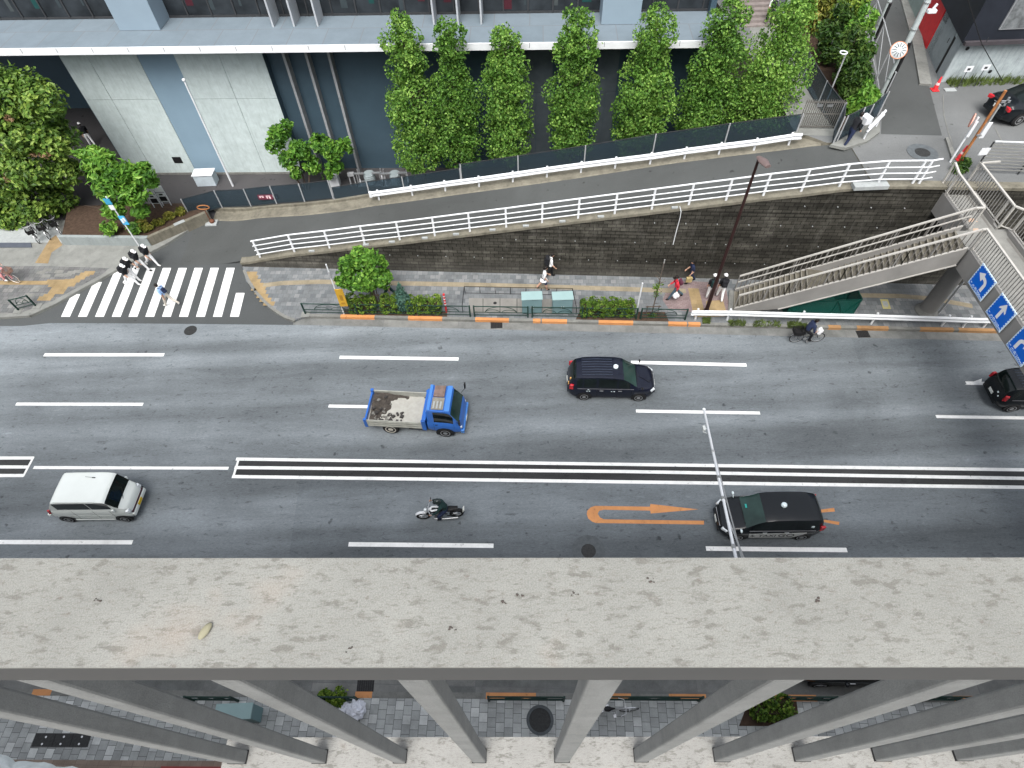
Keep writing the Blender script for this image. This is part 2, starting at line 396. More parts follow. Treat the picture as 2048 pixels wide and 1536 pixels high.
# side road junction and its zebra crossing
jp = [G(*p, .004) for p in ((-60, 652), (45, 652), (100, 646), (300, 647), (590, 650), (592, 641), (545, 616), (515, 588), (492, 562), (484, 530), (470, 440), (400, 437), (300, 488), (235, 535), (60, 630), (-60, 632))]
mb = MB(); mb.sheet(jp); struct(mb.build('side_road', ASPH_DK))
mb = MB()
zd = G(454, 536, .01)-G(427, 634, .01)
for i, x in enumerate((122, 156, 190, 223.5, 257, 290.5, 324, 358, 392, 426, 460)):
    b0, b1 = G(x, 633.5, .009), G(x+17.6, 633.5, .009)
    t = [.45, .70, .94][i] if i < 3 else (.47 if i == 10 else 1.0)
    mb.sheet([b0, b1, b1+zd*t, b0+zd*t])
mb.build('zebra_crossing', ZEBRA_P, road)
# lane lines
def mline(mbx, pts, w, z=.005):
    pts = [G(*p, z) for p in pts]
    for a, b in zip(pts, pts[1:]):
        d = (b-a).normalized(); n = Vector((-d.y, d.x, 0))*w/2
        mbx.sheet([a-n, b-n, b+n, a+n])
for a, b, w in (((88, 709.5), (328, 709.5), .2), ((679, 714.5), (917, 718), .2), ((1262, 724.5), (1493, 730), .2), ((1932, 766), (2200, 772), .2),
    ((32, 808), (286, 808.5), .17), ((657, 812), (905, 816), .17), ((1272, 822), (1520, 826), .17), ((1872, 833), (2120, 837), .17),
    ((-30, 1084), (265, 1084.5), .19), ((697, 1088.5), (987, 1091.5), .19), ((1412, 1097), (1694, 1100), .19),
    ((67, 935), (457, 936.5), .15)):
    mb = MB(); mline(mb, (a, b), w); mb.build('lane_line', WHITE_P, road)
mb = MB()
mb.sheet([G(478, 920, .004), G(2300, 943, .004), G(2300, 977, .004), G(468, 952, .004)]); mb.sheet([G(-200, 918, .004), G(64, 918, .004), G(50, 950, .004), G(-200, 950, .004)])
mb.build('median_strip', mat_asphalt('median_asphalt', (.042, .044, .045), .2), road)
mb = MB()
for ln in (((472, 918), (2300, 943)), ((469, 935), (1250, 943), (2300, 961)), ((464, 953), (2300, 978)), ((-200, 916), (67, 916)), ((-200, 933), (58, 934)), ((-200, 951), (48, 951))): mline(mb, ln, .16, .009)
for a, b in (((478, 916), (466, 955)), ((67, 914), (46, 953))): mline(mb, (a, b), .1, .010)
mb.build('median_line', WHITE_P, road)
# U-turn arrow
mb = MB()
arc = [(1408, 1049), (1408, 1041.5), (1300, 1040), (1208, 1038.6), (1200, 1035), (1195.5, 1027.5), (1198.5, 1021.5), (1207.5, 1019.4), (1300.5, 1021.2), (1301.5, 1027), (1397, 1018.8), (1300.8, 1007.9), (1300, 1013.4), (1190.6, 1011.8), (1181.5, 1014.5), (1174.7, 1021.5), (1173.5, 1028.5), (1176.6, 1037), (1184.5, 1043.5), (1192, 1046)]
pp = [G(*p, .005) for p in arc]
me = MB(); me.add(pp, [tuple(range(len(pp)))]); o = me.build('uturn_arrow', ORANGE_P, road, fix=True)
mb = MB()
for q in (((1636.6, 1020), (1668, 1015.6), (1670, 1023), (1637.5, 1025.5)), ((1642, 1038.3), (1679, 1043.8), (1678, 1050), (1643, 1043.3)), ((1600, 1010), (1560, 1028), (1600, 1030))): mb.sheet([G(*p, .005) for p in q])
mb.build('orange_bar', ORANGE_P, road)
mb = MB(); mb.sheet([G(*p, .006) for p in ((1930, 769), (1964, 757), (1962, 769))]); mb.build('white_wedge', WHITE_P, road)
mb = MB(); mb.sheet([G(*p, .0022) for p in ((600, 958), (2300, 985), (2300, 1135), (575, 1135))]); mb.sheet([G(*p, .0022) for p in ((1700, 668), (2200, 676), (2200, 742), (1720, 730))])
mb.build('asphalt_patch', mat_asphalt('patched_asphalt', (.132, .149, .161), .18), road)
# manholes and drains
def manhole(px, py, z, r, ring=0, zf=None):
    c = (zf(px, py) if zf else G(px, py, z)); mb = MB()
    c = Vector(c)
    if ring: mb.lathe([(ring, .0045), (ring, .008), (r*1.05, .008)], c, 28, m=1)
    mb.lathe([(r, .004), (r, .014), (r*.9, .014), (r*.88, .0105), (r*.5, .0105), (r*.48, .014), (.02, .014)], c, 28)
    return mb, c
for (px, py, z, r, ring, lab) in ((381, 661, 0, .33, .0, 'round dark manhole cover in the carriageway below the zebra crossing'), (1177, 1102, 0, .30, .68, 'round manhole cover with a wide circular patch below the orange arrow'),
    (483, 475, .02, .33, 0, 'round dark manhole cover at the foot of the ramp'), (1845, 305, 6.205, .36, .72, 'brown manhole cover in a pale collar near the top of the ramp'), (1080, 1440, .155, .38, .48, 'round manhole cover set in the near grey pavers')):
    mb, c = manhole(px, py, z, r, ring)
    tag(mb.build('manhole_cover', [MANH, M('manhole_collar', (.082, .092, .098), .85, 0, .2, 6)]), lab, 'manhole cover', 'manhole covers')
for (px, py, lab) in ((993, 650, 'iron gutter grate beside the yellow kerb below the cabinets'), (1726, 668, 'iron gutter grate right of the cyclist'), (731, 1371, 'iron gutter grate by the near kerb')):
    c = G(px, py, .008); mb = MB()
    for k in range(7): mb.box((c.x-.27+k*.08, c.y-.2, .005), (c.x-.23+k*.08, c.y+.2, .016))
    mb.box((c.x-.31, c.y-.23, .004), (c.x+.31, c.y+.23, .008), 1)
    tag(mb.build('drain_grate', [MANH, BLACK]), lab, 'drain', 'gutter drain grates')
# gutter strips
mb = MB()
mb.sheet([(G(588, 0+642, 0).x, kfy(-11.2), .005), (70, kfy(70), .005), (70, kfy(70)-.62, .005), (G(588, 642, 0).x, kfy(-11.2)-.55, .005)])
mb.sheet([(-90, kny(-90), .005), (90, kny(90), .005), (90, kny(90)+.75, .005), (-90, kny(-90)+.75, .005)])
struct(mb.build('gutter', GUTTER))
# far pavement
bend = [(590, 640), (568, 632), (545, 617), (527, 601), (512, 584), (498, 563), (488, 540)]
edge = [G(*p, .15) for p in bend]
far = [Vector((70, kfy(70), .15)), Vector((edge[0].x+.6, kfy(edge[0].x+.6), .15))]+edge+[WA, Vector((70, wally(70), .15))]
mb = MB(); mb.prism([(p.x, p.y) for p in far], 0.0, .15); sw = struct(mb.build('pavement', PAV_FAR))
def strip(mbx, pts, w, z0, z1):
    for a, b in zip(pts, pts[1:]):
        d = Vector((b[0]-a[0], b[1]-a[1])); d.normalize(); n = Vector((-d.y, d.x))*w/2
        e = d*w*.0
        mbx.prism([(a[0]-n.x-e.x, a[1]-n.y-e.y), (b[0]-n.x+e.x, b[1]-n.y+e.y), (b[0]+n.x+e.x, b[1]+n.y+e.y), (a[0]+n.x-e.x, a[1]+n.y-e.y)], z0, z1)
mb = MB()
kp = [(70, kfy(70))]+[(x, kfy(x)) for x in range(60, -11, -10)]+[(edge[0].x+.6, kfy(edge[0].x+.6))]
strip(mb, kp, .18, -.01, .165); strip(mb, [(p.x, p.y) for p in edge], .16, -.01, .16)
strip(mb, [(90, kny(90))]+[(x, kny(x)) for x in range(80, -90, -10)], .2, -.01, .163)
kerb = struct(mb.build('kerb', CONC_MID)); mat_paint_old = mat_paint('faded_kerb_paint', (.36, .20, .085), .8)
for (x0, x1) in ((682, 750), (817, 885), (951, 1018), (1066, 1081), (1084, 1134), (1197, 1266), (1336, 1373), (1376, 1400), (1712, 1775), (1838, 1905), (1915, 1995), (1655, 1680)):
    a = G(x0, 638+(x0-700)*.0215, 0); b = G(x1, 638+(x1-700)*.0215, 0); mb = MB()
    strip(mb, [(a.x, kfy(a.x)), (b.x, kfy(b.x))], .187, -.005, .169); mb.build('yellow_kerb', ORANGE_P if x0 < 1400 else mat_paint_old, kerb)
for (x0, x1) in ((62, 100), (640, 655), (710, 744), (972, 1072), (1207, 1262), (1338, 1412), (1548, 1632), (1905, 1945)):
    a = G(x0, 1393, .15); b = G(x1, 1393, .15); mb = MB(); strip(mb, [(a.x, kny(a.x)), (b.x, kny(b.x))], .208, -.005, .167); mb.build('yellow_kerb', ORANGE_P, kerb)
# tactile paving and coloured paver fields
def ptape(mbx, pts, w, z): mline(mbx, pts, w, z)
mb = MB(); mline(mb, ((525, 571), (565, 566), (640, 563.5), (720, 565), (950, 569.5), (1150, 575), (1372, 582)), .34, .154)
mline(mb, ((1690, 590), (1800, 592), (1862, 597), (1945, 612)), .32, .154); mb.build('tactile_strip', TACT_PALE, sw)
def cells(mbx, lst, z, s=.3):
    for (px, py) in lst:
        z += .0004
        c = G(px, py, z); d = Vector((math.cos(RA), math.sin(RA))); n = Vector((-d.y, d.x)); hx = s
        mbx.sheet([(c.x-d.x*hx-n.x*s*.5, c.y-d.y*hx-n.y*s*.5, z), (c.x+d.x*hx-n.x*s*.5, c.y+d.y*hx-n.y*s*.5, z), (c.x+d.x*hx+n.x*s*.5, c.y+d.y*hx+n.y*s*.5, z), (c.x-d.x*hx+n.x*s*.5, c.y-d.y*hx+n.y*s*.5, z)])
mb = MB(); cells(mb, [(503, 547), (505, 554.5), (510, 562), (515, 569.5), (514, 577), (521, 584.5), (525, 592), (531, 599.5), (538, 607), (520, 577)], .156, .31)
mb.build('tactile_patch', TACT, sw)
mb = MB(); mb.sheet([G(*p, .1535) for p in ((1338, 618), (1325, 600), (1342, 560), (1450, 566), (1460, 620), (1450, 632))]); mb.build('red_pavers', PAV_RED, sw)
mb = MB()
for q in (((1376, 576), (1397, 577), (1412, 634), (1388, 634)), ((1412, 602), (1446, 600), (1455, 632), (1413, 634))): mb.sheet([G(*p, .1575) for p in q])
mb.build('tactile_field', TACT, sw)
# left pavement
lp = [(-120, 633), (0, 633), (60, 629), (110, 606), (150, 583), (200, 556), (237, 535), (330, 487), (395, 446), (400, 436), (330, 380), (-400, 380)]
mb = MB(); mb.prism([tuple(G(*p, .15))[:2] for p in lp], 0, .15); lsw = struct(mb.build('left_pavement', CONC_PATH))
mb = MB(); mb.sheet([G(*p, .154) for p in ((-300, 628), (40, 626), (105, 602), (150, 578), (205, 548), (222, 533), (100, 531), (-300, 529))]); mb.build('dark_pavers', PAV_LEFT, lsw)
mb = MB(); strip(mb, [tuple(G(*p, .15))[:2] for p in lp[:9]], .16, 0, .16); strip(mb, [tuple(G(*p, .15))[:2] for p in ((-300, 529), (100, 530), (222, 534))], .2, .15, .157); struct(mb.build('left_kerb', CONC_PATH))
mb = MB(); mline(mb, ((-300, 565), (100, 565.5)), .3, .158); cells(mb, [(103, 563), (112, 563), (124, 563), (138, 562), (150, 561), (118, 570), (128, 570), (108, 570), (113, 577), (123, 577), (108, 584), (118, 584), (97, 592), (87, 597), (92, 597), (160, 555), (170, 549), (178, 546), (140, 569)], .158, .31); mb.build('tactile_patch', TACT, lsw)
mb = MB(); cells(mb, [(82, 545), (92, 552), (118, 550), (118, 543), (135, 549), (143, 545), (155, 543), (75, 574), (70, 580), (60, 590), (52, 600), (88, 590), (95, 540)], .1565, .25); mb.build('pale_paver', CONC_MID, lsw)
mb = MB(); mb.sheet([G(*p, .1545) for p in ((-300, 400), (60, 402), (140, 485), (-300, 486))]); mb.build('pale_paving', CONC_LIGHT, lsw)
mb = MB(); mb.prism([tuple(G(*p, .16))[:2] for p in ((-300, 486), (62, 486), (64, 495), (-300, 496))], .15, .19); mb.build('step_edge', M('dark_step', (.07, .08, .10), .7), lsw)
mb = MB(); mb.sheet([G(*p, .1555) for p in ((70, 526), (100, 478), (112, 470), (125, 490), (103, 505), (96, 527))]); mb.build('rust_stain', mat_concrete('rust_stained_concrete', (.24, .175, .095), .2, .4, 2, False), lsw)
# near pavement
mb = MB(); mb.prism([(-90, kny(-90)), (90, kny(90)), (90, kny(90)-6), (-90, kny(-90)-3.6)], 0, .15); nsw = struct(mb.build('near_pavement', PAV_NEAR))
pa, pb = G(0, 1519, .154), G(470, 1522, .154); d_ = (pb-pa).normalized()
mb = MB(); mb.sheet([pa-d_*40, pa+d_*60, pa+d_*60+Vector((0, -3, 0)), pa-d_*40+Vector((0, -3, 0))]); mb.build('pinkish_strip', PAV_PINK, nsw)
mb = MB(); rl = G(380, 1533, .158); mb.sheet([rl-d_*1, rl+d_*3, rl+d_*3+Vector((0, -.12, 0)), rl-d_*1+Vector((0, -.12, 0))]); mb.build('red_line', M('dull_red_paint', (.30, .05, .05), .7), nsw)
mb = MB(); c = [G(*p, .155) for p in ((60, 1495), (172, 1495), (183, 1466), (72, 1466))]; mb.sheet(c); mb.build('dark_patch', PAV_LEFT, nsw)
mb = MB()
c0 = [G(*p, .16) for p in ((63, 1493), (175, 1494), (183, 1468), (72, 1467))]
mb.prism([(p.x, p.y) for p in c0], .15, .163)
for (px, py) in ((84, 1488), (92, 1474), (121, 1488), (128, 1473.5), (158, 1488), (164, 1473.5)):
    p = G(px, py, .165); mb.lathe([(.035, .16), (.035, .172), (.001, .174)], (p.x, p.y, 0), 8, m=1)
for f in (.36, .68):
    a, b = c0[0].lerp(c0[1], f), c0[3].lerp(c0[2], f); mb.beam((a.x, a.y, .163), (b.x, b.y, .163), .03, .006, m=2)
tag(mb.build('access_hatch', [MANH, STEEL, BLACK]), 'long dark access hatch with three lids and pale lifting eyes in the near pavers', 'access hatch')

# ================================================================== RAMP, RETAINING WALL, UPPER PLATEAU
W2A, W2B = off(WA, WB, .04)
E2A, E2B = off(WA, WB, .40)
xs = [-15.2+i*.5 for i in range(66)]+[17.8, 19, 21, 25, 30, 40, 60]
wa2, wb2 = Vector((WA.x, WA.y)), Vector((WB.x, WB.y))
mb = MB(); vs = []
for x in xs:
    yb = wally(x); t = rz(x, yb)+.17
    if x <= -15.1: t = .45
    if x > 17.8: t = 6.35
    vs += [(x, yb, 0), (x, yb+.05, t), (x, yb+.42, t), (x, yb+.42, 0)]
for i in range(len(xs)-1):
    a, b = i*4, i*4+4
    mb.add([], []); mb.f += [(a, b, b+1, a+1)]; mb.m.append(0); mb.f += [(a+1, b+1, b+2, a+2)]; mb.m.append(1); mb.f += [(a+2, b+2, b+3, a+3)]; mb.m.append(0)
mb.v = vs; mb.f.append((0, 1, 2, 3)); mb.m.append(0)
rw = mb.build('retaining_wall', [BLOCK, CONC_OLD]); tag(rw, 'long dark stained block retaining wall that grows taller under the ramp', 'retaining wall')
# concrete cap lip, a few mm proud
mb = MB(); q = []
for x in xs:
    yb = wally(x); t = (rz(x, yb)+.17 if x <= 17.8 else 6.35)
    if x <= -15.1: t = .45
    q.append((x, yb, t))
for a, b in zip(q, q[1:]):
    mb.add([(a[0], a[1]-.02, a[2]-.14), (b[0], b[1]-.02, b[2]-.14), (b[0], b[1]-.02, b[2]+.012), (a[0], a[1]-.02, a[2]+.012), (b[0], b[1]+.44, b[2]+.012), (a[0], a[1]+.44, a[2]+.012)], [(0, 1, 2, 3), (3, 2, 4, 5)])
mb.build('wall_cap', CONC_OLD, rw)
mb = MB(); rr = random.Random(4)
for (px, py) in ((735, 503), (620, 496), (785, 492), (850, 480.5), (912, 471), (985, 462), (1052, 453), (1125, 445), (1202, 436), (1350, 418)):
    w = ON(px, py, WA, WB); yb = wally(w.x); z = rz(w.x, yb)+.185; mb.box((w.x-.16, yb+.02, z-.01), (w.x+.16, yb+.14, z+.09))
w = ON(1745, 367, WA, WB); mb.box((w.x-.8, wally(w.x)-.12, 6.18), (w.x+.8, wally(w.x)+.3, 6.40))
mb.build('mounting_block', CONC_LIGHT, rw, bevel=.02)
mb = MB()
for j, zz in enumerate((1.3, 2.6, 3.9, 5.1)):
    for i in range(24):
        x = -8+i*1.55+(j % 2)*.75
        if rz(x) > zz+.5: mb.tube([(x, wally(x)-.012, zz), (x, wally(x)+.06, zz)], .026, 6)
mb.build('weep_hole', CONC_LIGHT, rw)
mb = MB(); w = ON(1362, 412, WA, WB); x = w.x; y = wally(x)-.03
mb.tube([(x-.05, y+.05, 4.95), (x+.05, y-.03, 4.7), (x+.08, y-.02, 4.3), (x+.06, y-.02, 3.2), (x+.05, y-.06, 2.6)], .02, 6); mb.build('drain_pipe', WPAINT, rw)
# ramp surface
up = [RG(*p) for p in ((350, 470), (424, 441), (513, 437), (600, 432), (700, 421), (743, 413), (950, 385), (1147, 358), (1348, 327), (1594, 297), (1683, 288))]
def upy(x):
    if x <= up[0].x: return up[0].y
    for a, b in zip(up, up[1:]):
        if x <= b.x: return lerp(a.y, b.y, (x-a.x)/(b.x-a.x))
    return up[-1].y
mb = MB(); rx = [-19+i*.5 for i in range(75)]; NS = 6
for x in rx:
    y0 = wally(x)+.43 if x > -15.2 else wally(-15.2)+.43-(x+15.2)*.0; y1 = upy(x)
    for k in range(NS+1):
        y = lerp(y0, y1, k/NS); mb.v.append((x, y, rz(x, y)+.003))
for i in range(len(rx)-1):
    for k in range(NS):
        a = i*(NS+1)+k; mb.f.append((a, a+NS+1, a+NS+2, a+1)); mb.m.append(0)
struct(mb.build('ramp', ASPH_RAMP, smooth=True))
# gutter / verge strip along the upper edge of the ramp, with the bank wall down to the lot
mb = MB(); vx = [-18+i*.5 for i in range(69)]
for x in vx:
    y = upy(x); z = rz(x, y); mb.v += [(x, y, z+.004), (x, y+.06, z+.05), (x, y+.75, z+.06), (x, y+.80, z+.10), (x, y+.80, .0)]
for i in range(len(vx)-1):
    for k in range(4): a = i*5+k; mb.f.append((a, a+5, a+6, a+1)); mb.m.append(0)
struct(mb.build('ramp_verge', CONC_OLD))
# upper plateau
pw = [(17.3, wally(17.3)+.42), (70, wally(70)+.42), (70, 110), (11, 110), (14.4, 40), (15.0, 30.2), (15.2, upy(15.2)+.81), (16.2, upy(16.2)), (17.3, upy(17.3))]
mb = MB(); mb.prism(pw, 0, 6.19, 0, 1); struct(mb.build('upper_ground', [ASPH_UP, CONC_OLD]))
mb = MB(); mb.sheet([G(*p, 6.197) for p in ((1762, 268), (1884, 271), (1861, 184), (1838, 90), (1812, 0), (1800, -60), (1725, -60), (1735, 0), (1752, 120), (1765, 205))]); struct(mb.build('alley', ASPH_RAMP))
mb = MB(); mb.sheet([G(*p, 6.201) for p in ((1590, 270), (1672, 272), (1690, 285), (1720, 275), (1650, 215), (1600, 150), (1548, 40), (1535, -40), (1470, -40), (1500, 60), (1555, 190))]); struct(mb.build('footpath', CONC_PATH))
mb = MB(); mb.prism([tuple(G(*p, 6.3))[:2] for p in ((1660, 290), (1690, 297), (1735, 283), (1760, 264), (1757, 234), (1742, 238), (1720, 262))], 6.19, 6.33); struct(mb.build('corner_island', CONC_PATH))
mb = MB(); mb.prism([tuple(G(*p, 6.2))[:2] for p in ((1838, 170), (1862, 172), (1846, 90), (1826, 0), (1800, 0), (1822, 80))], 6.19, 6.30); mb.prism([tuple(G(*p, 6.2))[:2] for p in ((1902, 320), (1912, 318), (1894, 278), (1889, 279))], 6.19, 6.31); struct(mb.build('alley_kerb', CONC_MID))
mb = MB(); mline(mb, ((1886, 190), (1888, 230), (1897, 265), (1906, 290)), .035, 6.205); mline(mb, ((1990, 255), (2008, 290)), .05, 6.205); mb.build('parking_line', CONC_MID, bpy.data.objects['alley'])
# lot between ramp and the grey building
mb = MB(); mb.sheet([(-70, 31.5, .165), (-22.5, 31.2, .165), (-21, up[1].y+.9, .165), (-12, 31.5, .165), (14.9, 29.6, .165), (14.2, 60, .165), (-70, 60, .165)]); struct(mb.build('lot', ASPH_LOT))
# ------------------------------------------------------------------ triangular planter left of the ramp
zt = .75
P0, P1, P2, P3 = G(128, 490, .15), G(303, 492, .15), G(424, 439, .15), G(380, 408, .5)
t = thing('planter', 'triangular concrete planter of brown soil on the left street corner', 'planter', (P1.x, P1.y, .15))
mb = MB()
def wallseg(mbx, a, b, w, z0, z1, m=0):
    d = Vector((b.x-a.x, b.y-a.y)).normalized(); n = Vector((-d.y, d.x))*w
    mbx.prism([(a.x, a.y), (b.x, b.y), (b.x+n.x, b.y+n.y), (a.x+n.x, a.y+n.y)], z0, z1, m)
for i in range(3):
    a, b = P0.lerp(P1, i/3), P0.lerp(P1, (i+1)/3); e = (b-a).normalized()*.008; wallseg(mb, a+e, b-e, .22, .15, zt)
mb.build('front_wall', PLANTER, t)
mb = MB(); wallseg(mb, P1+Vector((.02, .02, 0)), P2, .22, .0, zt-.02); mb.build('side_wall', CONC_OLD, t)
mb = MB(); a, b = P1.lerp(P2, .45), P1.lerp(P2, .62); wallseg(mb, a, b, .24, zt-.02, zt+.01); mb.build('pale_capstone', CONC_LIGHT, t)
mb = MB(); Q = Vector((P2.x-.2, P2.y+.3)); mb.prism([(P0.x+.1, P0.y+.15), (P1.x-.1, P1.y+.15), (P2.x-.15, P2.y+.15), (P2.x-.5, P2.y+1.0), (P0.x-.6, P0.y+3.0)], .1, zt-.1); mb.build('soil', SOIL, t)
# low bank wall under the dark fence
A_, B_ = RG(424, 439), RG(748, 409)
mb = MB(); n = 10
for i in range(n):
    p, q_ = up[1].lerp(up[5], i/n), up[1].lerp(up[5], (i+1)/n)
    p = Vector((lerp(up[1].x, up[5].x, i/n), 0, 0)); p.y = upy(p.x)+.78; q_ = Vector((lerp(up[1].x, up[5].x, (i+1)/n), 0, 0)); q_.y = upy(q_.x)+.78
    mb.add([(p.x, p.y, .1), (q_.x, q_.y, .1), (q_.x, q_.y, rz(q_.x)+.32), (p.x, p.y, rz(p.x)+.32), (q_.x, q_.y+.2, rz(q_.x)+.32), (p.x, p.y+.2, rz(p.x)+.32), (q_.x, q_.y+.2, .1), (p.x, p.y+.2, .1)], [(0, 1, 2, 3), (3, 2, 4, 5), (5, 4, 6, 7)])
tag(mb.build('low_wall', CONC_OLD), 'low mossy concrete wall under the dark fence left of the guardrail', 'wall')
# ================================================================== RAILINGS ON THE RAMP
F2A, F2B = off(WA, WB, .22)
bases = [(519.5,512),(589.6,504),(660,497),(730,488),(800,480.5),(870,472),(940,463.5),(1012.5,455),(1084,446),(1156,437),(1229,428),(1303,419),(1377,410),(1451.6,400.6),(1526,391),(1601.6,383),(1678,373),(1755,367),(1828,361),(1841,361)]
t = thing('ramp_railing', 'long white four rail steel railing along the top of the dark wall', 'railing', (ON(519, 512, F2A, F2B).x, F2A.y, .6))
pb = []
for p in bases:
    w = ON(*p, F2A, F2B); w.z = (rz(w.x, w.y)+.18) if w.x < 17.8 else 6.36; pb.append(w)
HT = 1.2
for w in pb:
    mb = MB(); mb.box((w.x-.05, w.y-.04, w.z-.02), (w.x+.05, w.y+.04, w.z+HT)); mb.build('post', WPAINT, t, bevel=.01)
st = Vector((pb[0].x-.22, pb[0].y, pb[0].z-.05))
for f, r in ((1.0, .042), (.74, .03), (.48, .03), (.22, .03)):
    mb = MB(); mb.tube([w+Vector((0, -.045 if f < 1 else 0, HT*f)) for w in [pb[0]-Vector((.12, 0, .03))]+pb+[pb[-1]+Vector((.5, .1, 0))]], r, 8); mb.build('rail', WPAINT, t, smooth=True)
# W-beam guardrails
def wbeam(mbx, pts, side, h=.35):
    "corrugated beam along pts (centre line at mid height); side = +1/-1 for which side bulges"
    prof = [(-.5, 0), (-.42, .03), (-.32, .075), (-.2, .075), (-.1, .02), (0, .0), (.1, .02), (.2, .075), (.32, .075), (.42, .03), (.5, 0)]
    vs = []; k = len(prof)
    for i, p in enumerate(pts):
        d = pts[min(i+1, len(pts)-1)]-pts[max(i-1, 0)]; n = Vector((-d.y, d.x, 0)).normalized()*side
        for (u, o) in prof: vs.append(p+Vector((0, 0, u*h))+n*(o+.02))
        for (u, o) in reversed(prof): vs.append(p+Vector((0, 0, u*h))+n*(o+.008))
    K = 2*k; fs = [(i*K+j, (i+1)*K+j, (i+1)*K+(j+1) % K, i*K+(j+1) % K) for i in range(len(pts)-1) for j in range(K)]
    fs += [tuple(range(K)), tuple((len(pts)-1)*K+j for j in range(K))]
    mbx.add(vs, fs)
gp = [(758.6,402.6),(825,393.7),(891,384.5),(958.5,376),(1026,366.7),(1094,357),(1162,348),(1230,339.4),(1300,331),(1368.5,320.6),(1437.5,311.7),(1507.6,303.5),(1577,293)]
gb = [RG(*p) for p in gp]
t = thing('guardrail', 'white corrugated guardrail along the upper edge of the ramp beside the trees', 'guardrail', gb[0], group='white guardrails')
for b in gb:
    mb = MB(); mb.tube([b+Vector((0, .08, 0)), b+Vector((0, .08, .72))], .057, 8); mb.build('post', WPAINT, t, smooth=True)
bp = [gb[0]+Vector((-.35, 0, .52))]+[b+Vector((0, 0, .55)) for b in gb]+[gb[-1]+Vector((.45, -.02, .57))]
mb = MB(); wbeam(mb, bp, -1, .36); mb.build('beam', WPAINT, t, smooth=True, fix=True)
mb = MB(); e = bp[0]; mb.box((e.x-.14, e.y-.10, e.z-.2), (e.x+.04, e.y+.04, e.z+.2)); mb.build('end_cap', WPAINT, t, bevel=.04)
# second guardrail along the far kerb
lb = [G(*p, .15) for p in ((1390,639),(1453.8,639.6),(1597.8,644),(1741.8,647.5),(1882.6,652),(1925,653.8),(1966,654.5))]
t = thing('guardrail', 'white corrugated guardrail along the kerb below the footbridge stair', 'guardrail', lb[0], group='white guardrails')
for b in lb:
    mb = MB(); mb.tube([b, b+Vector((0, 0, .82))], .055, 8); mb.build('post', WPAINT, t, smooth=True)
mb = MB(); wbeam(mb, [lb[0]+Vector((-.35, -.06, .6))]+[b+Vector((0, -.06, .6)) for b in lb]+[lb[-1]+Vector((.9, -.12, .6))], -1, .36); mb.build('beam', WPAINT, t, smooth=True, fix=True)
# short guardrail at the alley corner
q = [G(*p, 6.33) for p in ((1722, 283), (1757, 247))]
t = thing('guardrail', 'short white guardrail on the pale corner island at the alley mouth', 'guardrail', q[0], group='white guardrails')
for f in (.15, .85):
    b = q[0].lerp(q[1], f); mb = MB(); mb.tube([b, b+Vector((0, 0, .75))], .05, 8); mb.build('post', WPAINT, t, smooth=True)
mb = MB(); wbeam(mb, [q[0]+Vector((0, 0, .6)), q[1]+Vector((0, 0, .6))], -1, .36); mb.build('beam', WPAINT, t, fix=True)
# ------------------------------------------------------------------ dark mesh fences
def mesh_fence(label, pts, h, np_=None, postm=None):
    "pts: ground points; panel between consecutive posts"
    t = thing('mesh_fence', label, 'fence', pts[0], group='dark blue mesh fences')
    for a, b in zip(pts, pts[1:]):
        mb = MB(); mb.beam(a+Vector((0, 0, h*.5+.03)), b+Vector((0, 0, h*.5+.03)), .02, h-.06); mb.build('panel', FENCE, t)
    for a in pts:
        mb = MB(); mb.box((a.x-.03, a.y-.05, a.z), (a.x+.03, a.y-.012, a.z+h+.03)); mb.build('post', GREYP, t)
    for a, b in zip(pts, pts[1:]):
        for f in (.02, 1): mb = MB(); mb.beam(a+Vector((0, 0, h*f)), b+Vector((0, 0, h*f)), .035, .03); mb.build('rail', DKGREY, t)
    return t
def wf(x): return Vector((x, upy(x)+.88, rz(x, upy(x))+.32))
mesh_fence('low dark blue mesh fence on the mossy wall at the foot of the ramp', [wf(x) for x in (-19.3, -17.5, -15.6, -13.8, -11.9, -10.1)], 1.25)
mesh_fence('lower dark blue mesh fence in front of the steel tank racks', [Vector((x, upy(x)+.92, rz(x, upy(x))+.1)) for x in (-10.05, -7.9, -5.8, -2.45)], .95)
mesh_fence('tall dark blue mesh fence behind the guardrail beneath the column trees', [Vector((x, upy(x)+.92, rz(x, upy(x))+.1)) for x in (-2.4, .8, 4.4, 8.0, 11.6, 15.0)], 1.2)
def fg(*pts): return [G(*p, 6.2) for p in pts]
mesh_fence('dark mesh fence on a kerb right of the grey barred gate', fg((1664, 290), (1668, 262)), 1.5)
mesh_fence('dark mesh fence bending round the green shrubs at the alley mouth', [p+Vector((0, 0, .12)) for p in fg((1672, 285), (1705, 268), (1722, 262), (1752, 236))], 1.3)
mesh_fence('dark mesh fence between the pale footpath and the green shrubs', fg((1668, 258), (1634, 212), (1604, 160), (1584, 115)), 1.35)
# ------------------------------------------------------------------ barred gate
ga, gb_ = G(1593, 257, 6.2), G(1668, 258, 6.2)
t = thing('barred_gate', 'grey steel gate of upright bars closing the footpath', 'gate', ga)
for i in range(2):
    a, b = ga.lerp(gb_, i*.5+.005), ga.lerp(gb_, i*.5+.495); mb = MB()
    for k in range(10): p = a.lerp(b, k/9); mb.box((p.x-.016, p.y-.014, p.z+.05), (p.x+.016, p.y+.014, p.z+1.55))
    for f in (.12, .8, 1.42): mb.beam(a+Vector((0, .02, f)), b+Vector((0, .02, f)), .03, .05)
    lf = mb.build('leaf', M('gate_grey', (.12, .115, .105), .5), t)
    mb = MB(); p = a.lerp(b, .75 if i == 0 else .25); mb.box((p.x-.14, p.y-.04, p.z+1.2), (p.x+.14, p.y-.025, p.z+1.32)); mb.build('lock_plate', STEEL, lf)
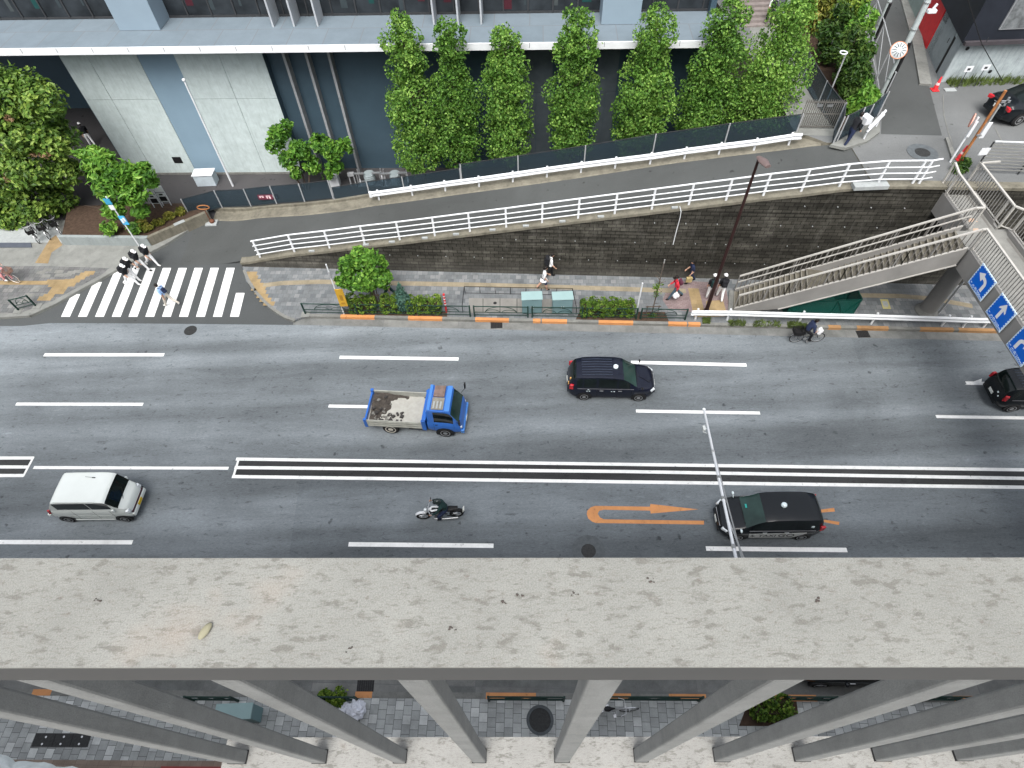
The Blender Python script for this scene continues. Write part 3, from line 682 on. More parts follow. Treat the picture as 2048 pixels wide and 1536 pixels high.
# ------------------------------------------------------------------ pipe fence along the alley
t = None
pf = fg((1760, 212), (1752, 160), (1741, 110), (1728, 62), (1714, 15), (1700, -30))
t = thing('pipe_fence', 'white pipe fence with mesh panels along the left side of the alley', 'fence', pf[0])
for a, b in zip(pf, pf[1:]):
    mb = MB(); mb.tube([a+Vector((0, 0, 1.75)), b+Vector((0, 0, 1.75))], .03, 6); mb.tube([a+Vector((0, 0, .15)), b+Vector((0, 0, .15))], .025, 6); mb.tube([a+Vector((0, 0, .2)), b+Vector((0, 0, 1.7))], .02, 6); mb.build('rail', GREYP, t, smooth=True)
for a in pf: mb = MB(); mb.tube([a, a+Vector((0, 0, 1.8))], .035, 6); mb.build('post', GREYP, t, smooth=True)
kq = fg((1746, 215), (1728, 140), (1706, 60), (1688, -20))
mb = MB()
for a, b in zip(kq, kq[1:]): wallseg(mb, a, b, .14, 6.19, 6.5)
tag(mb.build('low_wall', CONC_LIGHT), 'thin pale kerb wall between the shrubs and the alley fence', 'wall')
# ================================================================== GREY BUILDING OPPOSITE
BO = Vector((-20.4, 35.4, 0)); BA = math.atan(-.055)
bld = thing('office_building', 'grey building with a broad ledge and dark windows above the column trees', 'building', BO, BA, local=True)
_bc, _bs = math.cos(BA), math.sin(BA)
def BL(px, py, y=0.0):
    "pixel -> building-local (x,z) on the plane at local depth y"
    o = Vector((BO.x-_bs*y, BO.y+_bc*y)); p = ON(px, py, o, (o.x+_bc, o.y+_bs))
    return ((p.x-BO.x)*_bc+(p.y-BO.y)*_bs, p.z)
zl = 9.15
x0 = BL(118, 113)[0]; x1 = BL(274, 113)[0]; x2 = BL(348, 113)[0]; x3 = BL(526, 113)[0]; xe = BL(1432, 60)[0]
print('bld x', x0, x1, x2, x3, xe, BL(239, 60), BL(321, 60))
G_ = .012
def part(nm, mat, fn, bevel=0, parent=None, **k):
    mb = MB(); fn(mb); return mb.build(nm, mat, parent or bld, bevel=bevel, **k)
zj = 5.3
for (a, b, j) in ((x0, x1, BL(174, 113)[0]), (x2, x3, BL(438, 113)[0])):
    for (p, q_) in ((a, j), (j, b)):
        for (z0, z1) in ((.25, zj), (zj, 8.94)):
            part('concrete_panel', CONC_PANEL, lambda m: m.box((p+G_, 0, z0+G_), (q_-G_, .3, z1-G_)))
part('backing_wall', M('joint_dark', (.03, .03, .032), .9), lambda m: m.box((x0+.02, .05, .1), (x3-.02, .5, 8.9)))
part('blue_grey_panel', BLUEGREY, lambda m: m.box((x1+.004, .02, .12), (x2-.004, .32, 8.94)))
part('plinth', CONC_MID, lambda m: m.box((x0-.02, -.05, .1), (x3, .0, .3)))
# recessed dark wall with fins
part('recessed_wall', NAVY, lambda m: m.box((x3, .55, .1), (xe, .9, 8.94)))
part('reveal', NAVY, lambda m: m.box((x3-.3, .004, .1), (x3-.003, .6, 8.93)))
for px in (567, 612, 657):
    a = BL(px, 113, .15)[0]; b = BL(px+10, 113, .15)[0]
    part('wall_fin', GREYP if False else M('fin_grey', (.25, .26, .27), .5), lambda m: m.box((a, .0, .12), (a+.14, .545, 8.93)))
for (pa_, pb_) in ((1040, 1105), (1195, 1235)):
    a = BL(pa_, 150, .5)[0]; b = BL(pb_, 150, .5)[0]; c = (a+b)/2
    part('dark_concrete_panel', M('dark_panel_concrete', (.085, .105, .122), .7, 0, .2, 1.2), lambda m: (m.box((a, .5, .12), (c-.012, .546, 5.2)), m.box((c+.012, .5, .12), (b, .546, 5.2)), m.box((a, .5, 5.23), (b, .546, 8.93))))
w = BL(355, 320); part('vent', BLACK, lambda m: (m.box((w[0]-.28, -.02, w[1]-.22), (w[0]+.28, .01, w[1]+.22)), [m.box((w[0]-.26, -.03, w[1]-.2+k*.08), (w[0]+.26, -.018, w[1]-.17+k*.08)) for k in range(6)]))
# ledge
part('ledge', [LEDGE_M, GREYP], lambda m: m.box((-40, -1.83, 8.95), (xe+.6, 1.42, zl)))
part('ledge_trim', WPAINT, lambda m: (m.box((-40, -1.93, 8.85), (xe+.6, -1.834, zl+.04)), m.box((-40, -1.83, 8.80), (xe+.6, -1.6, 8.945))))
mb = MB()
for k in range(32): m_x = -14+k*1.9; mb.box((m_x-.01, -1.936, 8.96), (m_x+.01, -1.9, zl+.044))
mb.build('trim_joint', DKGREY, bld)
# upper storey
part('upper_wall', M('upper_frame', (.03, .032, .035), .5), lambda m: (m.box((-40, 1.46, zl), (xe, 1.9, zl+.28)), m.box((-40, 1.6, zl+.2), (xe, 3, 18))))
pil = [(BL(239, 60)[0], BL(321, 60)[0]), (BL(1203, 40)[0], BL(1280, 40)[0])]
for a, b in pil: part('pillar', M('pillar_panel', (.20, .26, .31), .5, 0, .05, .6), lambda m: m.box((a, 0, zl+.002), (b, 1.8, 17)), bevel=.02)
mw = (BL(47, 40, 1.45)[0]-BL(0, 40, 1.45)[0]); xg = BL(50, 40, 1.45)[0]-mw*12
i = 0
while xg+i*mw < xe-.3:
    a = xg+i*mw; b = min(a+mw, xe-.1); i += 1
    if a < -12: continue
    win = part('window', DKGREY, lambda m: (m.box((a-.035, 1.38, zl+.02), (a+.035, 1.5, 16)), m.box((a+.035, 1.40, zl+.02), (b-.035, 1.48, zl+.12))))
    part('pane', GLASSB, lambda m: m.box((a+.035, 1.44, zl+.12), (b-.035, 1.455, 16)), parent=win)
# reflections and things behind the glass, hinted at by flat painted patches
rr = random.Random(5)
TINTS = [M('reflection_tint_a', (.035, .045, .05), .2), M('reflection_tint_b', (.055, .014, .02), .25), M('reflection_tint_c', (.012, .05, .048), .2), M('reflection_tint_d', (.05, .058, .06), .2)]
for k in range(26):
    mb = MB()
    xx = -9+k*1.4+rr.uniform(-.3, .3); mb.box((xx, 1.432, zl+.2+rr.uniform(0, .5)), (xx+rr.uniform(.1, .6), 1.438, zl+.8+rr.uniform(0, 1.5)), 0); mb.build('reflection_patch', TINTS[rr.choice((0, 0, 1, 2, 3))], bld)
for px in (548, 590, 637, 868, 916, 962):
    a = BL(px, 50, .5)[0]; part('facade_fin', M('fin_light', (.34, .36, .38), .45), lambda m: m.box((a, .2, zl+.003), (a+.09, 1.42, 17)))
part('roof', GREYP, lambda m: m.box((-40, 1.2, 17), (xe, 14, 17.3)))
part('return_wall', NAVY, lambda m: m.box((x0-.3, .35, .1), (x0, 8, 8.9))); part('rear_wall', NAVY, lambda m: m.box((-40, 8, .1), (x0-.31, 8.4, 8.9))); part('end_wall', NAVY, lambda m: m.box((xe-.3, 1, .1), (xe, 14, 17)))
part('soffit', M('soffit_grey', (.2, .2, .2), .8), lambda m: m.box((-40, 1.4, 8.5), (x0, 8, 8.92)))
# lot furniture -------------------------------------------------------------------
def lg(px, py): return G(px, py, .165)
c = lg(415, 371); mb = MB(); t = thing('utility_box', 'pale blue grey equipment box on the lot behind the low fence', 'utility box', c)
mb.box((c.x-.62, c.y-.1, .165), (c.x+.62, c.y+.6, .95)); mb.build('cabinet', M('pale_box', (.42, .48, .52), .5), t, bevel=.03); mb = MB(); mb.box((c.x-.66, c.y-.14, .95), (c.x+.66, c.y+.64, 1.0)); mb.build('lid', WPAINT, t, bevel=.01)
c = lg(672, 372); mb = MB(); t = thing('utility_box', 'small white box half hidden behind the bushy tree on the lot', 'utility box', c)
mb.box((c.x-.3, c.y-.2, .165), (c.x+.3, c.y+.3, .9)); mb.build('cabinet', WPAINT, t, bevel=.03)
for (px, lab) in ((742, 'left one of two steel racks holding ribbed tanks behind the dark fence'), (793, 'right one of two steel racks holding ribbed tanks behind the dark fence')):
    c = lg(px, 374); t = thing('tank_rack', lab, 'rack', c, group='steel tank racks')
    for sx in (-.72, .72):
        for sy in (0, .5): mb = MB(); mb.box((c.x+sx-.04, c.y+sy-.03, .165), (c.x+sx+.04, c.y+sy+.03, 1.15)); mb.build('upright', STEEL, t)
    mb = MB(); mb.box((c.x-.78, c.y-.05, .2), (c.x+.78, c.y+.55, .28)); mb.box((c.x-.85, c.y-.06, 1.15), (c.x-.25, c.y+.1, 1.2)); mb.box((c.x+.25, c.y-.06, 1.15), (c.x+.85, c.y+.1, 1.2)); mb.build('frame', STEEL, t)
    mb = MB(); prof = []
    for k in range(13): prof += [(.36 if k % 2 else .33, .3+k*.06)]
    mb.lathe(prof, (c.x, c.y+.25, 0), 16); mb.build('tank', M('tank_steel', (.24, .28, .29), .4, .1), t, smooth=True)
c = lg(708, 372); mb = MB(); t = thing('pipe_stand', 'narrow grey pipe stand left of the steel tank racks', 'pipe stand', c)
for sx in (-.15, .15): mb.tube([(c.x+sx, c.y, .16), (c.x+sx, c.y, 1.2)], .04, 6)
mb.box((c.x-.2, c.y-.1, .95), (c.x+.2, c.y+.1, 1.15)); mb.build('stand', GREYP, t)
# white pole in front of the facade
g0 = G(466, 372, .165); zt_ = VH(367, 162, g0.x, g0.y)
t = thing('pole', 'tall thin white pole with a pale ball top in front of the concrete panels', 'pole', g0)
mb = MB(); mb.tube([g0, (g0.x, g0.y, zt_)], [.07, .045], 10); mb.build('shaft', WPAINT, t, smooth=True)
mb = MB(); mb.ball((g0.x, g0.y, zt_+.05), .1); mb.build('ball', WPAINT, t, smooth=True)
# notice boards in the planter, gate pillar
for (px, py, lab) in ((336, 412, 'white framed notice board nearer the dark fence, with grey and black fields'), (318, 416, 'white framed notice board half under the tree, left of the other board')):
    c = G(px, py, .6); t = thing('notice_board', lab, 'notice board', c, group='white framed notice boards')
    for s in (-.24, .24): mb = MB(); mb.box((c.x+s-.02, c.y-.02, .6), (c.x+s+.02, c.y+.02, 2.0)); mb.build('post', WPAINT, t)
    mb = MB(); mb.box((c.x-.27, c.y-.03, .95), (c.x+.27, c.y+.03, 2.05)); mb.build('board', M('board_pale', (.5, .53, .53), .5), t)
    mb = MB(); mb.box((c.x-.2, c.y-.036, 1.0), (c.x+.2, c.y-.028, 1.32)); mb.box((c.x-.12, c.y-.036, 1.42), (c.x+.1, c.y-.028, 1.52)); mb.box((c.x-.27, c.y-.036, 1.62), (c.x+.27, c.y-.028, 1.65)); mb.build('notice', BLACK, t)
g0 = G(205, 372, .165); t = thing('gate_pillar', 'grey concrete gate pillar with a pale top between the two left trees', 'pillar', g0)
mb = MB(); mb.box((g0.x-.35, g0.y-.3, .16), (g0.x+.35, g0.y+.3, 2.6)); mb.build('shaft', CONC, t, bevel=.03)
mb = MB(); mb.box((g0.x-.38, g0.y-.33, 2.6), (g0.x+.38, g0.y+.33, 2.68)); mb.build('cap', CONC_LIGHT, t, bevel=.02)
mb = MB(); mb.box((g0.x-.36, g0.y-.31, 1.0), (g0.x+.0, g0.y-.302, 1.5)); mb.build('plaque', BLACK, t)
# small red and white fence sign
c = wf(-13.95); c = Vector((ON(537, 393, wf(-15.6), wf(-11.9))))
t = thing('fence_sign', 'small red and white sign hung on the low dark mesh fence', 'sign', c)
mb = MB(); mb.beam(c+Vector((-.62, -.04, 0)), c+Vector((.62, -.06, 0)), .012, .34); mb.build('plate', M('sign_maroon', (.12, .02, .04), .5), t)
mb = MB(); y = c.y-.058
for k in range(3):
    x = c.x-.4+k*.4; z = c.z
    mb.box((x-.13, y-.01, z+.06), (x+.13, y, z+.1)); mb.box((x-.12, y-.01, z-.03), (x-.04, y, z+.03)); mb.box((x+.03, y-.01, z-.03), (x+.13, y, z+.03))
    if k: mb.box((x-.1, y-.01, z-.1), (x-.04, y, z-.03)); mb.box((x+.05, y-.01, z-.12), (x+.14, y, z-.03))
mb.build('lettering', M('pinkish_white', (.8, .62, .64), .5), t)
# rusty loop barrier
g0 = RG(424, 447); t = thing('loop_barrier', 'rusty orange loop barrier on a pale concrete base', 'barrier', g0)
mb = MB(); mb.box((g0.x-.35, g0.y-.25, g0.z-.02), (g0.x+.35, g0.y+.25, g0.z+.09)); mb.build('base', CONC_LIGHT, t, bevel=.02)
mb = MB(); mb.tube([(g0.x, g0.y, g0.z+.09), (g0.x-.03, g0.y+.02, g0.z+1.1)], .035, 6)
mb.lathe([(.14, .09), (.16, .2), (.05, .3)], (g0.x+.06, g0.y+.02, g0.z), 8); mb.build('post', M('dark_rust', (.12, .05, .03), .8), t)
mb = MB(); mb.tube([Vector((g0.x-.03+.36*math.cos(a), g0.y+.02+.02*math.sin(a), g0.z+1.2+.13*math.sin(a))) for a in [2*math.pi*k/16 for k in range(17)]], .035, 6); mb.build('loop', RUSTY, t)
# ================================================================== FOOTBRIDGE
ZD = 5.9
br = thing('footbridge', 'pale grey steel footbridge with a long stair down to the far pavement', 'footbridge', G(1860, 622, .15))
XW1, XE1 = 20.42, 21.75            # deck edges north of the landing
XW2, XE2 = 19.90, 22.15            # deck edges over the road
YN, YJ = wally(20)+.35, 20.75     # north end, landing corner
YS_ = 19.42                        # south side of the stair mouth
YEND = kny(21)-2.0
def slab(nm, mat, a, b, bevel=0, parent=br): return part(nm, mat, lambda m: m.box(a, b), bevel, parent)
slab('deck', DECKM, (XW1, YJ, ZD-.12), (XE1, YN, ZD)); slab('deck', DECKM, (XW2, YEND, ZD-.122), (XE2, YJ-.003, ZD+.002))
slab('girder', BRIDGE, (XW1-.02, YJ, ZD-.95), (XW1+.10, YN-.1, ZD+.10)); slab('girder', BRIDGE, (XE1-.1, YJ, ZD-.95), (XE1+.02, YN-.1, ZD+.10))
slab('girder', BRIDGE, (XW2-.06, YEND, ZD-.95), (XW2+.08, YS_, ZD+.12)); slab('girder', BRIDGE, (XE2-.08, YEND, ZD-.95), (XE2+.06, YJ-.01, ZD+.12))
slab('girder', BRIDGE, (XW2, YEND+.1, ZD-.6), (XE2, YS_, ZD-.45))
slab('landing_plate', BRIDGE, (XW2-.05, YS_+.005, ZD-.5), (XW1+.1, YJ-.006, ZD-.13))
DR = M('drain_strip', (.14, .135, .125), .8)
slab('drain_strip', DR, (XE1-.30, YJ+.1, ZD+.001), (XE1-.20, YN, ZD+.006)); slab('drain_strip', DR, (XE2-.30, YEND, ZD+.003), (XE2-.2, YJ-.6, ZD+.008))
mb = MB()
for (px, py) in ((1944, 441), (1953, 461)):
    c = G(px, py, ZD+.006); mb.sheet([(c.x-.2, c.y-.1, ZD+.007), (c.x+.22, c.y-.1, ZD+.007), (c.x+.12, c.y+.14, ZD+.007), (c.x-.08, c.y+.14, ZD+.007)])
mb.build('faded_arrow', M('faded_orange', (.40, .29, .22), .8), br)
def bal_rail(pts, h=1.15, step=.16, rail=BRIDGE_W, bar=BRIDGE, tw=.09, lower=.12, nm='railing'):
    "pts 3-D foot line; one railing object with bars and a top rail as sub-parts"
    mb = MB(); mb.tube([Vector(p)+Vector((0, 0, lower)) for p in pts], .03, 6)
    for p in pts: mb.box((p[0]-.04, p[1]-.04, p[2]), (p[0]+.04, p[1]+.04, p[2]+h))
    r = mb.build(nm, rail, br)
    mb = MB()
    for a, b in zip(pts, pts[1:]):
        a, b = Vector(a), Vector(b); n = max(1, int((b-a).length/step))
        for k in range(1, n):
            p = a.lerp(b, k/n); mb.box((p.x-.014, p.y-.014, p.z+lower), (p.x+.014, p.y+.014, p.z+h-.02))
    mb.build('bars', bar, r)
    mb = MB()
    for a, b in zip(pts, pts[1:]): mb.beam(Vector(a)+Vector((0, 0, h)), Vector(b)+Vector((0, 0, h)), tw, .06)
    mb.build('top_rail', rail, r)
    return r
z = ZD+.1
bal_rail([(XW1-.1, YN-.05, z+.25), (XW1+.02, YN-.5, z), (XW1+.02, YJ, z)])
bal_rail([(XE1+.0, YN+.25, z), (XE1, YJ+.45, z), (XE1, YJ+.02, z), (XE2, YJ-.35, z), (XE2, YEND, z)])
bal_rail([(XW2, YS_, z), (XW2, YEND, z)])
mb = MB(); mb.beam((XE1-.02, YN+.2, z+1.15), (XE1+.9, YN+.25, z+1.15), .07, .06); mb.build('rail_return', BRIDGE_W, br)
# kerb plinth along inside of the east railing
slab('edge_plinth', BRIDGE, (XE1-.12, YJ+.3, ZD+.002), (XE1-.102, YN, ZD+.22)); slab('edge_plinth', BRIDGE, (XE2-.16, YEND, ZD+.003), (XE2-.082, YJ-.4, ZD+.22))
# stair: foot -> landing
SF = (G(1457, 587, .15)+G(1476, 622, .15))/2; ST = Vector((XW2-.0, (YJ+YS_)/2+.0, ZD))
d = Vector((ST.x-SF.x, ST.y-SF.y)); SL = d.length; sd = d/SL; sn = Vector((-sd.y, sd.x)); HW = .68
def sp(s, o, z): return Vector((SF.x+sd.x*s+sn.x*o, SF.y+sd.y*s+sn.y*o, z))
nA, nB = 15, 21; LM = .75; tread = (SL-LM)/(nA+nB); rise = (ZD-.15)/(nA+nB)
def sz(s):
    if s < nA*tread: return .15+rise*(s/tread)
    if s < nA*tread+LM: return .15+rise*nA
    return .15+rise*nA+rise*((s-nA*tread-LM)/tread)
mb = MB(); mb2 = MB(); mb2b = MB()
s = 0; z = .15
def stepbox(m, s0, s1, z0, z1): m.prism([tuple(sp(s0, -HW, 0))[:2], tuple(sp(s1, -HW, 0))[:2], tuple(sp(s1, HW, 0))[:2], tuple(sp(s0, HW, 0))[:2]], z0, z1)
for k in range(nA+nB):
    if k == nA:
        stepbox(mb, s, s+LM, z-.12, z+.001); s += LM
    z += rise
    stepbox(mb, s, s+tread, z-rise-.06, z); stepbox(mb2 if k < nA else mb2b, s-.004, s+.05, z-.045, z+.004); s += tread
stairs = mb.build('stair_flight', mat_concrete('stair_tread', (.105, .096, .076), .3, .5, 3, False), br)
for k_, m_ in enumerate((mb2, mb2b)): m_.build('nosing', M('nosing_pale', (.165, .155, .13), .8), stairs)
prof = [0, SL*.25, SL*.5, SL*.75, SL]
def zl_(s): return .15+(ZD-.15)*s/SL
step_z = sz; sz = zl_
for o, nm in ((HW+.03, 1), (-HW-.03, -1)):
    mb = MB()
    for a, b in zip(prof, prof[1:]):
        za, zb = sz(a), sz(b)
        q = [sp(a, o-.03, 0), sp(b, o-.03, 0), sp(b, o+.03, 0), sp(a, o+.03, 0)]
        lo = lambda zz: max(.12, zz-.70)
        mb.add([(q[0].x, q[0].y, lo(za)), (q[1].x, q[1].y, lo(zb)), (q[2].x, q[2].y, lo(zb)), (q[3].x, q[3].y, lo(za)), (q[0].x, q[0].y, za+.26), (q[1].x, q[1].y, zb+.26), (q[2].x, q[2].y, zb+.26), (q[3].x, q[3].y, za+.26)], [(3, 2, 1, 0), (4, 5, 6, 7), (0, 1, 5, 4), (1, 2, 6, 5), (2, 3, 7, 6), (3, 0, 4, 7)])
    mb.build('stringer', BRIDGE, br)
    mb = MB()
    for a, b in zip(prof, prof[1:]):
        mb.beam(sp(a, o, sz(a)+.28), sp(b, o, sz(b)+.28), .09, .035)
        if o < 0 and sz(a) > .8: mb.beam(sp(a, o-.03, sz(a)-.70), sp(b, o-.03, sz(b)-.70), .10, .04)
    mb.build('flange', BRIDGE_W, br)
    mb = MB(); mb2 = MB(); mb3 = MB()
    for a, b in zip(prof, prof[1:]):
        mb.beam(sp(a, o, sz(a)+1.24), sp(b, o, sz(b)+1.24), .09, .06)
        if o > 0: mb.beam(sp(a, o-.1, sz(a)+.90), sp(b, o-.1, sz(b)+.90), .045, .045)
        n = int((b-a)/.19)
        for k in range(n+1): ss = lerp(a, b, k/n); p = sp(ss, o, sz(ss)); mb2.box((p.x-.015, p.y-.015, p.z+.29), (p.x+.015, p.y+.015, p.z+1.22))
    r = mb.build('handrail', BRIDGE_W, br); mb2.build('bars', M('bar_grey', (.16, .15, .14), .6), r)
    for k in range(8): ss = SL*k/7; p = sp(ss, o, sz(ss)); mb3 = MB(); mb3.box((p.x-.022, p.y-.022, p.z+.29), (p.x+.022, p.y+.022, p.z+1.22)); mb3.build('rail_post', BRIDGE, r)
    mb = MB(); a = sp(SL, o, ZD); b = Vector((XW2+.05, a.y, ZD)) if o < 0 else Vector((XW1, a.y+.1, ZD))
    mb.beam(a+Vector((0, 0, 1.24)), (XW2+.04 if o < 0 else XW1+.02, YS_ if o < 0 else YJ, ZD+1.24), .09, .06); mb.build('handrail', BRIDGE_W, br)
mb = MB(); mb.prism([tuple(sp(-.25, -HW-.1, 0))[:2], tuple(sp(0, -HW-.1, 0))[:2], tuple(sp(0, HW+.1, 0))[:2], tuple(sp(-.25, HW+.1, 0))[:2]], .14, .24); mb.build('foot_plate', CONC_MID, br)
# column
c = G(1860, 622, .15)
ct = Vector((XW2+.9, c.y+.0, ZD-.95)); cb = Vector((c.x-.2, c.y, .15)); ct = Vector((cb.x, cb.y, ZD-.6))
mb = MB(); mb.tube([cb, ct], .40, 24); mb.build('column', BRIDGE, br, smooth=True)
mb = MB(); mb.lathe([(.56, .15), (.56, .2), (.42, .36)], (cb.x, cb.y, 0), 20); mb.build('column_base', CONC_MID, br)
mb = MB(); mb.beam((XW2-.0, cb.y, ZD-.8), (XE2, cb.y, ZD-.8), .5, .3); mb.build('crosshead', BRIDGE, br)
mb = MB(); mb.tube([(cb.x+.55, cb.y-.2, .15), (cb.x+.5, cb.y-.2, ZD-.9)], .05, 8); mb.build('drain_pipe', GREYP, br, smooth=True)
cb2 = Vector((21, kny(21)-1.2, .15)); mb = MB(); mb.tube([cb2, (cb2.x, cb2.y, ZD-.6)], .40, 24); mb.build('column', BRIDGE, br, smooth=True)
# blue direction signs on the west face
def text_mesh(body, size, parent, mat, mtx, name='lettering', extr=.004):
    cu = bpy.data.curves.new(name, 'FONT'); cu.body = body; cu.size = size; cu.extrude = extr; cu.align_x = 'CENTER'; cu.align_y = 'CENTER'
    cu.resolution_u = 3
    tmp = bpy.data.objects.new(name, cu); COL.objects.link(tmp)
    dg = bpy.context.evaluated_depsgraph_get(); dg.update()
    me = bpy.data.meshes.new_from_object(tmp.evaluated_get(dg)); bpy.data.objects.remove(tmp)
    me.transform(mtx); me.materials.clear(); me.materials.append(mat)
    o = bpy.data.objects.new(name, me); COL.objects.link(o); o.parent = parent; return o
XS = XW2-.16
def sgn(px, py): p = ON(px, py, (XS, 0), (XS, 1)); return p
def arrow_poly(kind):
    if kind == 'straight': return [(-.085, -.42), (.085, -.42), (.085, .12), (.25, .02), (.25, .12), (0, .48), (-.25, .12), (-.25, .02), (-.085, .12)]
    pts = []
    sg = 1
    # stem rising then bending left
    outer = [(.16, -.44), (.34, -.44), (.34, -.05)]; N = 8
    for k in range(N+1): a = math.pi/2*k/N; outer.append((.34-.36*(1-math.cos(a)), -.05+.30*math.sin(a)))
    inner = []
    for k in range(N+1): a = math.pi/2*(1-k/N); inner.append((.16-.18*(1-math.cos(a)), -.05+.12*math.sin(a)))
    head = [(-.02, .25), (-.10, .40), (-.46, .16), (-.10, -.06), (-.02, .07)]
    p = outer+[(-.06, .25), (-.10, .42), (-.46, .16), (-.10, -.10), (-.06, .07)]+inner
    if kind == 'right': p = [(-x, y) for x, y in p][::-1]
    return p
for corners, kind, lab in (((( 1965, 525), (1992, 563), (1963, 605), (1937, 565)), 'left', 'square blue sign with a white arrow bending left, nearest the stair'),
    (((2006, 583.5), (2032.5, 627.5), (1998, 668), (1972, 622)), 'straight', 'square blue sign with a straight white arrow, middle of the row on the footbridge'),
    (((2050, 652), (2078, 700), (2042, 735), (2012, 687)), 'right', 'square blue sign with a white arrow bending right, cut by the photo edge')):
    ps = [sgn(*c) for c in corners]            # north-top, south-top, south-bottom, north-bottom
    cen = sum(ps, Vector())/4; ex = ((ps[1]-ps[0])+(ps[2]-ps[3]))/4; ey = ((ps[0]-ps[3])+(ps[1]-ps[2]))/4
    W_ = 2*ex.length; Hh = 2*ey.length
    print('sign', W_, Hh, ex, ey, cen.z)
    e1, e2 = ex.normalized(), Vector((0, 0, 1)); e1 = Vector((0, -1, 0)); n = Vector((-1, 0, 0))
    hw = W_/2; hh = hw*.97; cen.x = XS
    t = thing('direction_sign', lab, 'road sign', cen, group='blue arrow signs on the footbridge')
    mb = MB(); mb.obox(cen, n*.015, e1*hw, e2*hh); mb.build('plate', WHITE_S, t, bevel=.008)
    def loc(u, v, dd): return cen+e1*u+e2*v+n*dd
    mb = MB(); m_ = .035; bx = hw-m_; by = hh-m_; K = 8
    # blue field with the toothed light border seen on the sign
    fld = []
    fld += [(-bx, -by), (bx, -by), (bx, by), (-bx, by)]
    mb.obox(loc(0, 0, .017), n*.003, e1*bx, e2*by); pl_ = mb.build('blue_field', BLUE_S, t)
    mb = MB()
    for k in range(K):
        u = -bx+(k+.5)*2*bx/K
        for vv in (by-.01,): mb.obox(loc(u, vv, .0205), n*.001, e1*bx/K*.55, e2*.022)
        mb.obox(loc(bx-.012, -by+(k+.5)*2*by/K, .0205), n*.001, e1*.022, e2*by/K*.55); mb.obox(loc(-bx+.012, -by+(k+.5)*2*by/K, .0205), n*.001, e1*.022, e2*by/K*.55)
    mb.build('toothed_border', WHITE_S, t)
    ap = arrow_poly(kind); sc_ = hw*1.45; mb = MB(); nA_ = len(ap)
    f_ = [loc(x*sc_+(0), (y+.07)*sc_, .022) for x, y in ap]; bk = [loc(x*sc_, (y+.07)*sc_, .0195) for x, y in ap]
    mb.add(f_+bk, [tuple(range(nA_))]+[(i, (i+1) % nA_, nA_+(i+1) % nA_, nA_+i) for i in range(nA_)]); mb.build('arrow', M('sign_arrow_white', (.72, .73, .74), .4, 0, .03), t, fix=True)
    mt = Matrix(((e1.x, e2.x, n.x, cen.x), (e1.y, e2.y, n.y, cen.y), (e1.z, e2.z, n.z, cen.z), (0, 0, 0, 1)))
    mt = Matrix.Translation(-Vector(cen)) @ mt @ Matrix.Translation((0, -hh*.80, .021))
    text_mesh('この先200m', hw*.34, t, WHITE_S, mt)
    mb = MB(); mb.beam(loc(-hw*.5, 0, -.02), loc(-hw*.5, 0, -.16), .05, .05); mb.beam(loc(hw*.5, 0, -.02), loc(hw*.5, 0, -.16), .05, .05); mb.build('bracket', GREYP, t)
# green mesh litter cage under the stair
c = G(1655, 622, .15)
t = thing('mesh_cage', 'dark green mesh rubbish cage with braced sides under the footbridge stair', 'cage', c)
fm = mat_mesh_fence('green_mesh', (.010, .105, .080), .62)
x0_, x1_, y0_, y1_ = c.x-2.3, c.x+1.25, c.y-.25, c.y+.75
for (a, b) in (((x0_, y0_), (x1_, y0_)), ((x1_, y0_), (x1_, y1_)), ((x1_, y1_), (x0_, y1_)), ((x0_, y1_), (x0_, y0_))):
    mb = MB(); mb.beam((a[0], a[1], .7), (b[0], b[1], .7), .012, 1.05); mb.build('mesh_side', fm, t)
mb = MB()
for (x, y) in ((x0_, y0_), (x1_, y0_), (x1_, y1_), (x0_, y1_), (x1_-1.2, y0_), (x1_-1.2, y1_)): mb.box((x-.025, y-.025, .15), (x+.025, y+.025, 1.25))
for z in (.2, 1.23):
    mb.beam((x0_, y0_-.02, z), (x1_, y0_-.02, z), .04, .04); mb.beam((x0_, y1_+.02, z), (x1_, y1_+.02, z), .04, .04); mb.beam((x1_+.02, y0_, z), (x1_+.02, y1_, z), .04, .04); mb.beam((x0_-.02, y0_, z), (x0_-.02, y1_, z), .04, .04)
mb.beam((x1_-1.2, y0_-.03, 1.2), (x1_-.6, y0_-.03, .2), .04, .04); mb.beam((x1_, y0_-.03, 1.2), (x1_-.6, y0_-.03, .2), .04, .04)
mb.build('frame', M('cage_green', (.005, .055, .042), .5), t)
mb = MB(); mb.box((x0_, y0_, 1.26), (x1_-1.4, y1_, 1.28)); mb.build('lid', M('cage_lid', (.015, .075, .06), .5), t)
c = G(1771, 608, .157); mb = MB(); mb.obox((c.x, c.y, .156), (.2, -.02, 0), (.05, .34, 0), (0, 0, .004)); o = mb.build('ground_notice', M('faded_yellow', (.42, .38, .16), .7), None)
tag(o, 'faded yellow notice stuck flat on the pavers beneath the footbridge', 'notice')
mb = MB(); mb.obox((c.x, c.y+.03, .1605), (.13, -.015, 0), (.025, .17, 0), (0, 0, .001)); mb.obox((c.x-.05, c.y-.2, .1605), (.1, -.01, 0), (.006, .03, 0), (0, 0, .001)); mb.build('faded_print', CONC_LIGHT, o)
